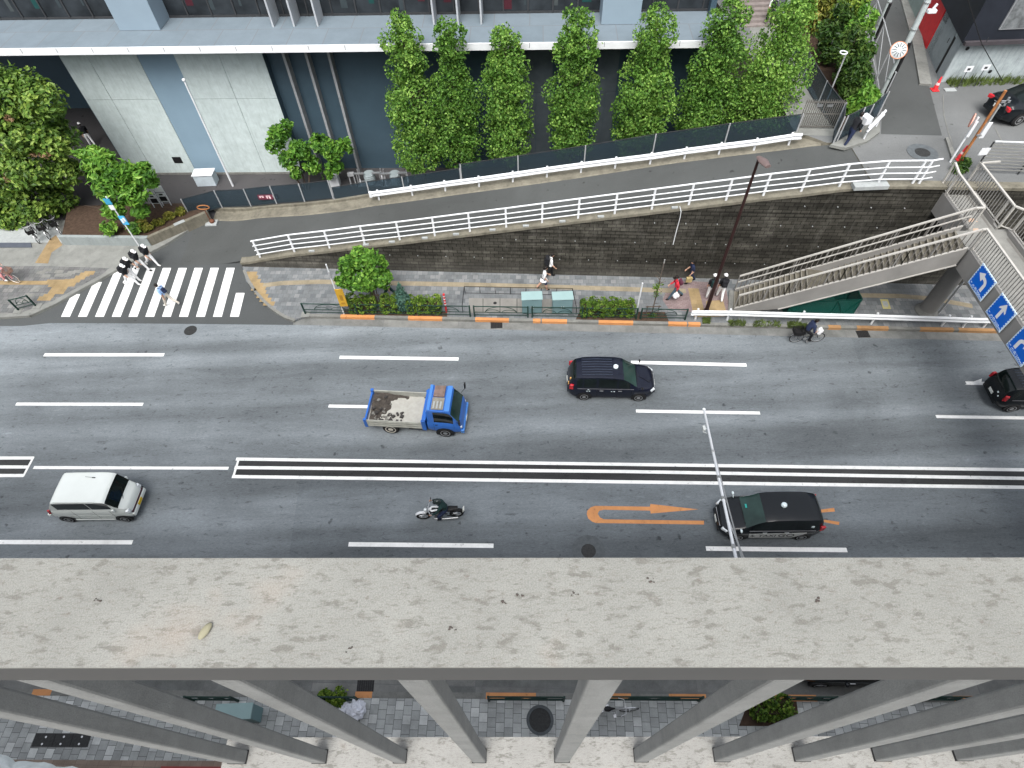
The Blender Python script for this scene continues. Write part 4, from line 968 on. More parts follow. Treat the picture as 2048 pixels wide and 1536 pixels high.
# ================================================================== RIGHT-HAND SIDE: concrete house, poles, car park
C0 = G(1881, 164, 6.2); hz = VH(1915, 79, C0.x, C0.y)
DA = lambda px, py: (G(px, py, 6.2)-C0).length
hs = thing('concrete_house', 'pale board-marked concrete house with a black upper floor and a red side panel', 'house', C0)
print('house', C0, hz)
ex = Vector((C0.x+16, C0.y-.2)); CN = G(1826, 30, 6.2)
dv = Vector((CN.x-C0.x, CN.y-C0.y)); dl = dv.length; dv /= dl
lower = MB(); lower.prism([(C0.x, C0.y), (ex.x, ex.y), (ex.x, ex.y+12), (C0.x+dv.x*dl, C0.y+dv.y*dl), (C0.x+dv.x*.0, C0.y+dv.y*.0)][:4], 6.0, hz)
lower.build('front_wall', mat_concrete('board_concrete', (.33, .375, .385), .18, .75, 1.4), hs)
def side(a, b, z0, z1, o=.03):
    p, q_ = Vector((C0.x, C0.y))+dv*a, Vector((C0.x, C0.y))+dv*b; n = Vector((-dv.y, dv.x)); n = n if n.x < 0 else -n
    return [(p.x+n.x*o, p.y+n.y*o), (q_.x+n.x*o, q_.y+n.y*o), (q_.x-n.x*.1, q_.y-n.y*.1), (p.x-n.x*.1, p.y-n.y*.1)]
for (a, b, mt_, z1, o, nm) in ((.05, .9, M('side_pale', (.26, .29, .3), .6), hz-.05, .02, 'side_panel'), (.9, 1.15, BLACK, hz-.3, .03, 'dark_slot'), (1.15, 2.9, M('side_grey', (.22, .25, .26), .6), hz-.05, .02, 'side_panel'), (2.9, DA(1852, 97)-.01, BLACK, hz-.1, .0, 'doorway'), (DA(1852, 97), DA(1852, 97)+3.4, RED, VH(1892, 14, G(1852, 97, 6.2).x, G(1852, 97, 6.2).y), .06, 'red_panel'), (DA(1852, 97)+3.41, 14, M('side_green_grey', (.2, .25, .235), .6), hz-.4, .02, 'side_panel')):
    mb = MB(); mb.prism(side(a, b, 0, 0, o), 6.15, z1); mb.build(nm, mt_, hs)
mb = MB(); mb.prism([(C0.x-.25, C0.y-.35), (ex.x, ex.y-.35), (ex.x, ex.y+12), (C0.x+dv.x*6-.2, C0.y+dv.y*6)], hz+.05, hz+3.6); mb.build('upper_wall', M('black_cladding', (.016, .019, .026), .5, 0, .3, .7), hs)
mb = MB(); mb.box((C0.x-.2, C0.y-.55, hz), (ex.x, C0.y-.36, hz+.18)); mb.build('balcony_edge', M('edge_dark', (.05, .045, .05), .6), hs)
mb = MB(); xw = C0.x+1.2; mb.box((xw, C0.y-.43, hz+.7), (xw+2.6, C0.y-.36, hz+2.9)); wn = mb.build('window', M('frame_grey', (.2, .21, .22), .5), hs)
for k in range(2): mb = MB(); mb.box((xw+.08+k*1.26, C0.y-.45, hz+.78), (xw+1.24+k*1.26, C0.y-.435, hz+2.82)); mb.build('pane', M('curtained_glass', (.13, .14, .145), .2, 0, .5, 3), wn)
for (px, py) in ((1935, 97), (1980, 143)):
    w = ON(px, py, (C0.x, C0.y), (ex.x, ex.y)); mb = MB(); mb.tube([(w.x, w.y-.012, w.z), (w.x, w.y+.05, w.z)], .1, 12); mb.build('vent_hole', BLACK, hs)
# small paper notices, stake signs
for (px, py, lab) in ((1909, 174, 'white sign on a thin stake, left one before the concrete house'), (1942, 171, 'white sign on a thin stake, right one before the concrete house')):
    c = G(px, py-5, 6.2); t = thing('stake_sign', lab, 'sign', c, group='white stake signs'); c.y -= .35
    mb = MB(); mb.tube([c, c+Vector((0, 0, .95))], .02, 6); mb.build('stake', DKGREY, t)
    mb = MB(); mb.box((c.x-.2, c.y-.05, c.z+.9), (c.x+.2, c.y-.03, c.z+1.2)); mb.build('board', WPAINT, t); mb = MB(); mb.box((c.x-.08, c.y-.056, c.z+.98), (c.x+.08, c.y-.0515, c.z+1.1)); mb.build('print', DKGREY, t)
c = G(1900, 180, 6.21); mb = MB(); mb.box((c.x-.3, c.y-.16, 6.2), (c.x+.3, c.y+.16, 6.24)); tag(mb.build('ground_plate', CONC_LIGHT, bevel=.01), 'white plate lying on the asphalt before the concrete house', 'plate')
rr = random.Random(9); mb = MB()
for k in range(1500):
    x = C0.x+.3+rr.random()**1.2*11; y = C0.y-rr.random()**2*.55-.02; h = rr.uniform(.08, .45)*(1.6 if rr.random() < .08 else 1); a = rr.uniform(0, 6.3); dx, dy = .03*math.cos(a), .03*math.sin(a)
    mb.add([(x-dx, y-dy, 6.19), (x+dx, y+dy, 6.19), (x+rr.uniform(-.1, .1), y+rr.uniform(-.1, .1), 6.19+h)], [(0, 1, 2)])
WEED = M('weeds', (.085, .12, .03), .8, 0, .5, 3)
tag(mb.build('weeds', WEED), 'strip of weeds along the foot of the concrete house', 'weeds', kind='stuff')
# utility poles
def upole(px, py, z, tx, ty, lab, r, black=0.5):
    g = G(px, py, z); zt2 = VH(tx, ty, g.x, g.y)+1.5; t = thing('utility_pole', lab, 'utility pole', g, group='utility poles along the alley')
    mb = MB(); mb.tube([g, (g.x, g.y, zt2)], [r, r*.8], 14); mb.build('shaft', M('pole_grey', (.36, .40, .40), .6), t, smooth=True)
    zb = lerp(z, zt2, black); mb = MB(); mb.tube([(g.x+r*.3, g.y-r*.9, z+.6), (g.x+r*.3, g.y-r*.9, zb)], .085, 8); mb.tube([(g.x+r*1.15, g.y+.02, z+.4), (g.x+r*1.15, g.y+.02, zb)], .035, 8); mb.build('cable_sleeve', BLACK, t, smooth=True)
    mb = MB()
    for k in range(5): zz = z+1.3+k*1.2; mb.lathe([(r*1.03, zz), (r*1.03, zz+.05)], (g.x, g.y, 0), 14)
    mb.build('band', STEEL, t)
    return t, g, zt2
t, g, zt2 = upole(1757, 205, 6.2, 1868, 0, 'tall grey utility pole with black cable sleeves at the alley corner, carrying a round mirror', .15, .48)
mb = MB(); zz = VH(1858, 20, g.x, g.y); mb.box((g.x+.1, g.y-.3, zz-.1), (g.x+.5, g.y-.1, zz+.06)); mb.tube([(g.x+.3, g.y-.2, zz+.06), (g.x+.4, g.y-.2, zz+.3)], .06, 8); mb.build('lamp_head', WPAINT, t, bevel=.03)
mg = G(1797, 88, 9.3); zm = VH(1798, 92, g.x, g.y)
t2 = thing('traffic_mirror', 'round traffic mirror with a ribbed pale back clamped to the utility pole', 'mirror', (g.x, g.y, zm))
ax = Vector((-.25, -.75, .6)).normalized(); e1 = ax.cross(Vector((0, 0, 1))).normalized(); e2 = e1.cross(ax)
mc = Vector((g.x-.42, g.y-.25, zm)); mb = MB(); n = 28; rings = [(.0, .12), (.15, .11), (.30, .06), (.37, .0)]
vs = [];
for (r_, h_) in rings[1:]:
    for j in range(n): a = 2*math.pi*j/n; vs.append(mc+e1*r_*math.cos(a)+e2*r_*math.sin(a)+ax*h_)
vs.append(mc+ax*.12); fs = [(i*n+j, i*n+(j+1) % n, (i+1)*n+(j+1) % n, (i+1)*n+j) for i in range(2) for j in range(n)]+[(3*n, j, (j+1) % n) for j in range(n)]
mb.add(vs, fs); mb.build('back_shell', M('shell_pale', (.42, .45, .46), .5), t2, fix=True, smooth=True)
mb = MB()
for j in range(12): a = 2*math.pi*j/12; mb.beam(mc+e1*.13*math.cos(a)+e2*.13*math.sin(a)+ax*.122, mc+e1*.31*math.cos(a)+e2*.31*math.sin(a)+ax*.063, .034, .012)
mb.build('rib', DKGREY, t2)
mb = MB(); mb.tube([mc+(e1*math.cos(a)+e2*math.sin(a))*.38 for a in [2*math.pi*k/28 for k in range(29)]], .02, 6); mb.build('rim', M('mirror_orange', (.5, .2, .1), .5), t2)
mb = MB(); mb.tube([mc, (g.x, g.y, zm)], .03, 6); mb.build('arm', STEEL, t2)
t, g_, _ = upole(1738, 97, 6.2, 1790, 0, 'utility pole with a black sleeve farther up the alley behind the pipe fence', .12, .6)
# overhead wires
for pts, lab in (((( 1938, 0), (2005, 158)), 'thin black overhead wire crossing before the concrete house'), ((( 1885, 185), (1880, 235)), 'pale cable hanging down beside the red cone')):
    pass
a = G(1926, -30, 13); b = G(2005, 162, 7.2); mb = MB(); mb.tube([a, a.lerp(b, .5)-Vector((0, 0, .25)), b], .018, 6); tag(mb.build('overhead_wire', BLACK), 'thin black overhead wire crossing in front of the concrete house', 'wire')
# rusty pole with sign boxes
g = G(1920, 322, 6.2); zt3 = VH(2014, 182, g.x, g.y)
t = thing('rusty_pole', 'rusty orange pole with white boards rising beside the parked black car', 'pole', g)
mb = MB(); mb.tube([g, (g.x, g.y, zt3)], .062, 10); mb.build('shaft', RUSTY, t, smooth=True)
mb = MB(); a = lerp(6.2, zt3, .36); mb.box((g.x+.08, g.y-.12, a), (g.x+.30, g.y-.06, a+.8)); mb.build('sign_box', WPAINT, t, bevel=.03)
mb = MB(); a = lerp(6.2, zt3, .58); mb.box((g.x+.07, g.y-.1, a), (g.x+.13, g.y+.0, zt3-.6)); mb.build('pale_strip', CONC_LIGHT, t)
mb = MB(); mb.box((g.x-.1, g.y-.14, lerp(6.2, zt3, .4)), (g.x+.12, g.y-.08, lerp(6.2, zt3, .4)+.08)); mb.box((g.x+.1, g.y-.05, zt3-.55), (g.x+.5, g.y+.0, zt3-.45)); mb.box((g.x+.3, g.y-.05, zt3-.7), (g.x+.38, g.y, zt3-.3)); mb.build('clamp', STEEL, t)
g = G(1900, 324, 6.2); zt4 = VH(1962, 236, g.x, g.y)
t = thing('sign_post', 'thin white post with a round sign seen edge on next to the rusty pole', 'sign post', g)
mb = MB(); mb.tube([g, (g.x, g.y, zt4)], .045, 8); mb.build('post', WPAINT, t, smooth=True)
mb = MB(); mb.tube([(g.x-.16, g.y+.10, zt4-.2), (g.x-.12, g.y+.075, zt4-.2)], .3, 20); mb.build('round_sign', M('sign_pale_red', (.6, .3, .24), .5), t)
mb = MB(); mb.box((g.x-.07, g.y-.1, zt4-.95), (g.x+.07, g.y-.06, zt4-.15)); mb.build('name_plate', WPAINT, t, bevel=.02)
# red cones
def cone(px, py, z, lab, tilt):
    g = G(px, py, z); t = thing('traffic_cone', lab, 'traffic cone', g, group='red traffic cones')
    mb = MB(); mb.box((g.x-.19, g.y-.19, z), (g.x+.19, g.y+.19, z+.04)); mb.build('base', RED, t, bevel=.02)
    mb = MB(); mb.lathe([(.15, z+.04), (.13, z+.08), (.035, z+.72), (.02, z+.73)], (g.x, g.y, 0), 14); mb.build('cone', RED, t, smooth=True)
    mb = MB(); mb.lathe([(.100, z+.3), (.082, z+.42)], (g.x, g.y, 0), 14); mb.build('band', M('cone_band', (.7, .5, .5), .4), t)
cone(1869, 180, 6.2, 'red traffic cone at the corner of the concrete house', 0); cone(1918, 318, 6.2, 'red traffic cone at the foot of the rusty pole', 0)
# slatted fence of the car park
a, b = G(1950, 342, 6.32), Vector((40, wally(40)+.6, 6.32))
t = thing('slatted_fence', 'grey slatted fence with a white top rail above the dark wall by the car park', 'fence', a)
mb = MB()
for k in range(9): mb.beam(a+Vector((0, 0, .1+k*.16)), b+Vector((0, 0, .1+k*.16)), .02, .05)
mb.build('slats', M('slat_grey', (.2, .2, .19), .6), t)
mb = MB(); mb.beam(a+Vector((0, 0, 1.55)), b+Vector((0, 0, 1.55)), .05, .05); mb.build('top_rail', WPAINT, t)
for k in range(10): p = a.lerp(b, k/9); mb = MB(); mb.box((p.x-.03, p.y+.012, p.z-.1), (p.x+.03, p.y+.06, p.z+1.5)); mb.build('post', DKGREY, t)
mb = MB(); p = ON(1967, 301, a, b); mb.box((p.x-.2, p.y-.09, p.z-.18), (p.x+.2, p.y-.07, p.z+.18)); mb.build('white_notice', WPAINT, t)
# stepped path between the buildings
s0 = G(1530, 52, 6.25); t = thing('outdoor_stair', 'brown outdoor stair rising between the grey building and the shrubs', 'stair', s0)
mb = MB()
for k in range(14): mb.box((s0.x-1.3, s0.y+k*.34, 6.15), (s0.x+.75, s0.y+(k+1)*.34, 6.3+k*.15))
mb.build('steps', M('brown_step', (.20, .175, .165), .8, 0, .2, 3), t)
mb = MB(); mb.box((s0.x+.76, s0.y-.2, 6.15), (s0.x+1.0, s0.y+5, 9.2)); mb.build('side_wall', M('wall_violet', (.28, .3, .34), .6), t)
# brown street lamp
g = G(1411, 626, .15); zt5 = VH(1513, 313, g.x, g.y)
t = thing('street_lamp', 'tall dark brown street lamp rising from the far pavement before the wall', 'street lamp', g)
mb = MB(); mb.tube([g, (g.x, g.y, 2.0), (g.x, g.y, zt5)], [.105, .09, .055], 12); mb.build('pole', BROWNP, t, smooth=True)
mb = MB(); mb.tube([(g.x-.02, g.y+.05, zt5-.02), (g.x+.05, g.y-.35, zt5+.05), (g.x+.12, g.y-.75, zt5+.08)], [.10, .2, .13], 10, flat=.5); mb.build('lamp_head', M('lamp_rose', (.125, .092, .088), .5), t, smooth=True)
mb = MB(); mb.lathe([(.17, .15), (.17, .2), (.11, .5)], (g.x, g.y, 0), 12); mb.build('base', BROWNP, t)
# slim lamp by the footpath
g = G(1640, 262, 6.2); g = G(1652, 205, 6.2); zt6 = VH(1690, 105, g.x, g.y)
t = thing('garden_lamp', 'slim grey lamp post with a ring head among the green shrubs', 'lamp', g)
mb = MB(); mb.tube([g, (g.x, g.y, zt6)], .04, 8); mb.build('pole', GREYP, t, smooth=True)
mb = MB(); mb.tube([Vector((g.x-.15+.17*math.cos(a), g.y+.17*math.sin(a), zt6+.02)) for a in [2*math.pi*k/16 for k in range(17)]], .03, 6); mb.build('ring_head', WPAINT, t)
# blue street name / route sign on a white pole
g = G(282, 497, .15); za, zb = VH(237, 432, g.x, g.y), VH(214, 400, g.x, g.y)
t = thing('sign_pole', 'white pole with two blue signs standing at the planter corner', 'sign pole', g)
mb = MB(); mb.tube([g, (g.x, g.y, zb+.2)], .036, 8); mb.build('pole', WPAINT, t, smooth=True)
SB = M('sign_sky_blue', (.06, .36, .62), .4, 0, .1)
mb = MB(); mb.prism([(g.x-.02, g.y-.09), (g.x+.34, g.y-.13), (g.x+.35, g.y-.10), (g.x-.01, g.y-.06)], za-.55, za+.05); s_ = mb.build('sign_plate', SB, t)
mb = MB(); mb.box((g.x+.04, g.y-.135, za-.42), (g.x+.16, g.y-.10, za-.15)); mb.box((g.x+.2, g.y-.145, za-.3), (g.x+.31, g.y-.11, za-.05)); mb.build('sign_print', WPAINT, s_)
mb = MB(); mb.prism([(g.x-.19, g.y-.09), (g.x+.15, g.y-.12), (g.x+.16, g.y-.09), (g.x-.18, g.y-.06)], zb-.25, zb+.12); s_ = mb.build('sign_plate', M('sign_teal', (.04, .26, .42), .4), t)
mb = MB(); mb.box((g.x-.12, g.y-.12, zb-.6), (g.x+.14, g.y-.09, zb-.3)); mb.build('white_plate', WPAINT, t)
# yellow bus-stop like sign on a pole
g = G(688, 628, .15); zt7 = VH(657, 527, g.x, g.y); z0_, z1_ = VH(688, 606, g.x, g.y), VH(676, 578, g.x, g.y)
t = thing('sign_pole', 'white pole carrying a long yellow sign beside the clipped hedge', 'sign pole', g)
mb = MB(); mb.tube([g, (g.x, g.y, zt7)], .035, 8); mb.build('pole', WPAINT, t, smooth=True)
mb = MB(); mb.box((g.x-.02, g.y-.09, z0_-.1), (g.x+.40, g.y-.04, z1_+.1)); s_ = mb.build('yellow_plate', M('ochre', (.46, .27, .03), .5, 0, .2, 5), t, bevel=.02)
mb = MB(); mb.box((g.x+.1, g.y-.096, z0_+.1), (g.x+.3, g.y-.088, z0_+.2)); mb.box((g.x+.12, g.y-.096, z0_+.35), (g.x+.28, g.y-.088, z0_+.75)); mb.build('faded_print', M('ochre_dark', (.3, .16, .02), .5), s_)
mb = MB(); zz = VH(663, 545, g.x, g.y); mb.lathe([(.06, zz-.3), (.06, zz+.1)], (g.x, g.y, 0), 8); mb.build('grey_sleeve', GREYP, t)
# white posts near the right planter
g = G(1272, 629, .15); t = thing('marker_post', 'plain white marker post at the right end of the clipped hedge', 'post', g)
mb = MB(); mb.tube([g, (g.x, g.y, VH(1285, 566, g.x, g.y))], .04, 8); mb.build('post', WPAINT, t, smooth=True); mb = MB(); mb.lathe([(.07, .15), (.06, .22)], g-Vector((0, 0, .15)), 8); mb.build('foot', STEEL, t)
g = G(893, 624, .15); zt8 = VH(894, 587, g.x, g.y); t = thing('bollard', 'red and white banded bollard left of the access covers', 'bollard', g)
mb = MB(); mb.tube([g, (g.x, g.y, zt8)], .055, 10); mb.build('post', RED, t, smooth=True)
for k in range(4): zz = .15+(zt8-.15)*(.42+.15*k); mb = MB(); mb.lathe([(.058, zz), (.058, zz+.06)], (g.x, g.y, 0), 10); mb.build('white_band', WPAINT, t)
# utility cabinets
for (px, lab) in ((1064, 'left one of two pale green utility cabinets on the far pavement'), (1124, 'right one of two pale green utility cabinets on the far pavement')):
    c = G(px, 627, .15); c.y -= .05; h = VH(px, 590, c.x, c.y); t = thing('utility_cabinet', lab, 'utility cabinet', c, group='pale green utility cabinets'); h = 1.25; w_ = .52
    mb = MB(); mb.box((c.x-w_, c.y, .2), (c.x+w_, c.y+.52, h)); mb.build('cabinet', CABG, t, bevel=.02)
    mb = MB(); mb.box((c.x-w_-.03, c.y-.04, h), (c.x+w_+.03, c.y+.56, h+.06)); mb.build('lid', CABTOP, t, bevel=.015)
    for s in (-1, 1): mb = MB(); mb.box((c.x+s*w_/2-w_/2+.02, c.y-.012, .26), (c.x+s*w_/2+w_/2-.02, c.y-.002, h-.05)); dd = mb.build('door', CABG, t); mb = MB(); mb.box((c.x+s*.06-.015, c.y-.03, .6), (c.x+s*.06+.015, c.y-.013, .78)); mb.build('handle', STEEL, dd)
    mb = MB(); mb.box((c.x-w_+.03, c.y+.03, .15), (c.x+w_-.03, c.y+.5, .2)); mb.build('plinth', CONC_MID, t)
# slim black frame round the access covers
q = [G(*p, .15) for p in ((926, 625), (1152, 629), (1144, 590), (930, 586))]
t = thing('low_rail', 'thin black low rail framing the access covers and the cabinets', 'railing', q[0])
mb = MB()
for a, b in ((q[2], q[3]),):
    for f in (.5, .0): mb.tube([a+Vector((0, 0, f)), b+Vector((0, 0, f))], .018, 6)
    for k in range(8): p = a.lerp(b, k/7); mb.tube([p, p+Vector((0, 0, .5))], .015, 6)
mb.tube([q[3]+Vector((0, 0, .5)), q[0]+Vector((0, 0, .5))], .018, 6); mb.tube([q[2]+Vector((0, 0, .5)), q[1]+Vector((0, 0, .5))], .018, 6)
for p in (q[0], q[1]): mb.tube([p, p+Vector((0, 0, .5))], .018, 6)
mb.build('frame', BLACK, t)
mb = MB(); mb.sheet([G(*p, .1555) for p in ((938, 626), (1140, 628), (1134, 598), (938, 596))]); mb.build('access_cover', M('cover_grey', (.185, .18, .165), .8, 0, .15, 2), sw)
mb = MB()
for x in (966, 1000, 1034): mline(mb, ((x, 625), (x, 597)), .03, .158)
c = G(990, 606, .158); mb.lathe([(.1, .156), (.1, .159), (.01, .159)], (c.x, c.y, 0), 8); mb.build('cover_joint', BLACK, sw)
# green guard panels along the far kerb
def green_panel(a, b, lab, ends=(1, 1)):
    t = thing('guard_panel', lab, 'guard panel', a, group='dark green guard panels along the kerb')
    d = (b-a); L = d.length; u = d/L; Z = Vector((0, 0, 1))
    for p in (a+u*.06, b-u*.06): mb = MB(); mb.box((p.x-.035, p.y-.035, p.z), (p.x+.035, p.y+.035, p.z+.82)); mb.build('post', GREENP, t)
    mb = MB()
    for f in (.78, .34, .14): mb.tube([a+u*.06+Z*f, b-u*.06+Z*f], .028 if f > .5 else .02, 6)
    mb.build('rail', GREENP, t)
    mb = MB(); m = a+d*.5
    mb.tube([m+u*(L*.28*math.cos(k))+Z*(.34+.42*math.sin(k)) for k in [math.pi*i/14 for i in range(15)]], .016, 6)
    for s in (-1, 1): mb.tube([m+u*s*(L*.15+L*.13*math.cos(k))+Z*(.34+.2*math.sin(k)) for k in [math.pi*i/8 for i in range(9)]], .014, 6)
    mb.build('arch_ornament', GREENP, t)
gx = [607, 720, 833, 945, 1060, 1168, 1276, 1374]; txt = ['at the left end by the kerb bend', 'before the left clipped shrub and tree', 'before the round green shrub and the bollard', 'in front of the access covers', 'before the two pale green cabinets', 'before the long clipped hedge', 'right of the hedge, meeting the white guardrail']
for i in range(7):
    a, b = G(gx[i]+2, 627.5+(gx[i]-607)*.0155, .15), G(gx[i+1]-2, 627.5+(gx[i+1]-607)*.0155, .15); green_panel(a, b, 'dark green guard panel with an arch '+txt[i])
green_panel(G(35, 621, .15), G(74, 611, .15), 'short dark green guard panel alone on the left pavement corner')
mb = MB()
for (px, py) in ((36, 622), (75, 612), (611, 629)): c = G(px, py, .15); mb.box((c.x-.22, c.y-.2, .14), (c.x+.22, c.y+.2, .17))
mb.build('pale_footing', CONC_PATH, sw)
# ================================================================== TREES AND PLANTING
L_COL = mat_leaf('column_tree_leaves', (.034, .090, .016), (.110, .240, .040), (.29, .46, .10), .38)
L_BIG = mat_leaf('broad_tree_leaves', (.028, .068, .013), (.092, .175, .030), (.25, .35, .07), .3)
L_SML = mat_leaf('young_tree_leaves', (.032, .095, .014), (.10, .24, .032), (.26, .44, .075), .35)
L_HEDGE = mat_leaf('hedge_leaves', (.030, .070, .010), (.095, .175, .022), (.24, .33, .05), .25)
L_CON = mat_leaf('blue_conifer_leaves', (.018, .055, .042), (.05, .115, .088), (.11, .20, .15), .15)
L_YEL = mat_leaf('yellow_green_leaves', (.06, .075, .012), (.14, .16, .025), (.30, .27, .06), .25)
L_DRK = mat_leaf('dark_shrub_leaves', (.012, .035, .008), (.035, .080, .015), (.09, .15, .03), .2)
L_BUD = mat_leaf('rosy_leaves', (.16, .10, .05), (.26, .165, .095), (.34, .24, .15), .2)
def leaf_mesh(name, mat, lumps, n, size, seed, shell=.5, up=.35, aspect=1.6, org=(0, 0, 0), clump=.35, out=.6, jit=.6):
    "many small folded leaves spread through a set of ellipsoid lumps"
    rg = random.Random(seed); vs = []; fs = []; tint = []
    wts = [(l[3]*l[4]*l[5])**.62 for l in lumps]; tot = sum(wts)
    sub = []
    for l, w in zip(lumps, wts):
        k = max(1, int(n*w/tot))
        cl = [Vector((rg.gauss(0, 1), rg.gauss(0, 1), rg.gauss(0, 1))).normalized() for _ in range(max(3, k//45))]
        ct = [rg.uniform(-clump, clump) for _ in cl]
        for _ in range(k):
            if rg.random() < .75:
                ci = rg.randrange(len(cl)); d = (cl[ci]+Vector((rg.gauss(0, .3), rg.gauss(0, .3), rg.gauss(0, .3)))).normalized(); tb = ct[ci]
            else: d = Vector((rg.gauss(0, 1), rg.gauss(0, 1), rg.gauss(0, 1))).normalized(); tb = 0
            r = shell+(1-shell)*rg.random()**.6+rg.gauss(0, .05)
            p = Vector((l[0]+d.x*l[3]*r, l[1]+d.y*l[4]*r, l[2]+d.z*l[5]*r))
            nrm = (d*out+Vector((0, 0, up))+Vector((rg.gauss(0, jit), rg.gauss(0, jit), rg.gauss(0, jit)))).normalized()
            a = nrm.cross(Vector((rg.gauss(0, 1), rg.gauss(0, 1), rg.gauss(0, 1)))).normalized(); b = nrm.cross(a)
            s = size*rg.uniform(.65, 1.35); o = len(vs)
            vs += [p-a*s*aspect*.5-nrm*s*.12, p-b*s*.5+nrm*s*.10, p+a*s*aspect*.5-nrm*s*.15, p+b*s*.5+nrm*s*.10]
            fs += [(o, o+1, o+2), (o, o+2, o+3)]
            t = min(1, max(0, .5+tb+rg.gauss(0, .2))); tint += [t, t]
    me = bpy.data.meshes.new(name); oo = Vector(org)
    me.from_pydata([tuple(v-oo) for v in vs], [], fs); me.materials.append(mat)
    at = me.attributes.new('tint', 'FLOAT', 'FACE'); at.data.foreach_set('value', tint)
    me.update(); return me
def add_leaves(nm, mat, parent, *a, **k):
    me = leaf_mesh(nm, mat, *a, org=ORG.get(parent.name, (0, 0, 0)), **k); o = bpy.data.objects.new(nm, me); COL.objects.link(o); o.parent = parent; ORG[o.name] = ORG.get(parent.name, (0, 0, 0)); return o
def trunk(parent, base, top, r0, r1, limbs, seed):
    rg = random.Random(seed); mb = MB(); b, t = Vector(base), Vector(top)
    pts = [b.lerp(t, k/6)+Vector((rg.uniform(-.04, .04), rg.uniform(-.04, .04), 0))*(1 if k else 0) for k in range(7)]
    mb.tube(pts, [lerp(r0, r1, k/6) for k in range(7)], 9)
    for k in range(limbs[0]):
        f = rg.uniform(limbs[1], .95); p = b.lerp(t, f); a = 2.4*k+rg.uniform(-.4, .4); L = limbs[2]*rg.uniform(.7, 1.1)*(1.1-f*.5)
        q = p+Vector((math.cos(a)*L, math.sin(a)*L, L*rg.uniform(.5, .9))); m = p.lerp(q, .5)+Vector((0, 0, -.05*L))
        r = lerp(r0, r1, f)*.5; mb.tube([p, m, q], [r, r*.7, r*.25], 6)
    return mb.build('trunk', BARK, parent, smooth=True)
def aty(px, py, y):
    r = ray(px, py); t = y/r[1]; return Vector((r[0]*t, y, H+r[2]*t))
cols = [(822, 180, 12, 338, 62, 'leftmost of the column trees, with a deep notch in its left side'), (908, 180, 26, 328, 58, 'second column tree from the left, squeezed between two neighbours'), (1012, 180, 44, 312, 60, 'third column tree from the left, lowest pointed top'),
    (1150, 160, 8, 308, 60, 'fourth column tree, standing alone with wall showing on both sides'), (1298, 150, 0, 300, 66, 'fifth column tree, left of the building end'), (1432, 140, -8, 282, 68, 'sixth column tree, before the building corner'), (1556, 120, -20, 250, 74, 'seventh column tree, beside the pale footpath and gate')]
NOTCH = (5, 6, 3, 5, 6, 4, 6)
for i, (px, py, yt, yb, hw, lab) in enumerate(cols):
    Y = 35.4-.055*(aty(px, py, 32).x+20.4)-1.93-.72
    c = aty(px, py, Y); zt = VH(px, yt, c.x, c.y); zb = VH(px, yb, c.x, c.y); rad = hw/33.0*.82
    t = thing('column_tree', 'tall green '+lab, 'tree', (c.x, c.y, .165), group='column trees before the grey building')
    trunk(t, (c.x, c.y, .165), (c.x, c.y, zt-.8), .11, .03, (14, .15, rad*.8), i)
    rg = random.Random(40+i); lumps = []; NT = 9
    for k in range(NT):
        f = k/(NT-1); z = lerp(zb+.6, zt-.75, f); R = rad*(1.04 if f < .5 else lerp(1.04, .62, (f-.5)/.5))*(.86 if k == 0 else 1)*rg.uniform(.9, 1.08)
        if k == NOTCH[i]: R *= .70
        if k % 3 == 2: R *= rg.uniform(.82, .95)
        m = 4 if f < .9 else 3; a0 = rg.uniform(0, 6.28)
        for j in range(m):
            a = a0+2*math.pi*j/m+rg.uniform(-.3, .3); ro = R*.47; s = R*rg.uniform(.50, .68)
            lumps.append((c.x+math.cos(a)*ro, c.y+math.sin(a)*ro*.9, z+rg.uniform(-.25, .25), s, s*.9, s*1.05))
    lumps.append((c.x, c.y, zt-.6, rad*.34, rad*.34, .6)); lumps.append((c.x, c.y, lerp(zb, zt, .68), rad*.5, rad*.45, 1.3))
    add_leaves('crown', L_COL, t, lumps, (14500, 13000, 13800, 14800, 14200, 15500, 15000)[i], .106, 100+i, shell=.5, up=.15, aspect=1.35, clump=.3)
# big broad tree at the left edge
g = G(85, 428, .2); zc = VH(68, 285, g.x, g.y); g = Vector((g.x-.2, g.y, .155))
t = thing('broad_tree', 'large broad tree with rosy new shoots at the left edge of the photo', 'tree', g)
trunk(t, g, (g.x, g.y, zc+1.0), .22, .08, (12, .35, 1.8), 71)
lumps = []
def bigl(px, py, dy, s):
    p = aty(px, py, g.y+dy); lumps.append((p.x, p.y, p.z, s, s, s*.85))
for q in ((25, 190, .3, 1.25), (85, 200, 0, 1.2), (35, 265, -.3, 1.4), (105, 275, 0, 1.35), (60, 330, -.6, 1.4), (125, 345, -.2, 1.05), (20, 350, -.4, 1.4), (70, 400, -.4, 1.35), (120, 400, .2, 1.0), (30, 430, -.3, 1.2), (95, 440, -.2, .95), (15, 160, .6, .9), (-50, 220, 0, 1.6), (-60, 320, 0, 1.7), (-40, 400, 0, 1.5), (70, 250, .8, 1.4), (60, 160, .6, .75)): bigl(*q)
add_leaves('crown', L_BIG, t, lumps, 17000, .17, 301, shell=.55, up=.55, aspect=1.7, clump=.34, jit=.45)
rgl = []
for q in ((20, 240, -.9, .16), (92, 310, -1.1, .26), (72, 315, -1.1, .16), (20, 358, -1.4, .26)):
    p = aty(q[0], q[1], g.y+q[2]); rgl.append((p.x, p.y, p.z+.1, q[3]*1.5, q[3]*1.4, q[3]))
for k, l_ in enumerate(rgl): add_leaves('rosy_shoot', L_BUD, t, [l_], 26, .14, 302+k, shell=.1, up=.6, aspect=1.8)
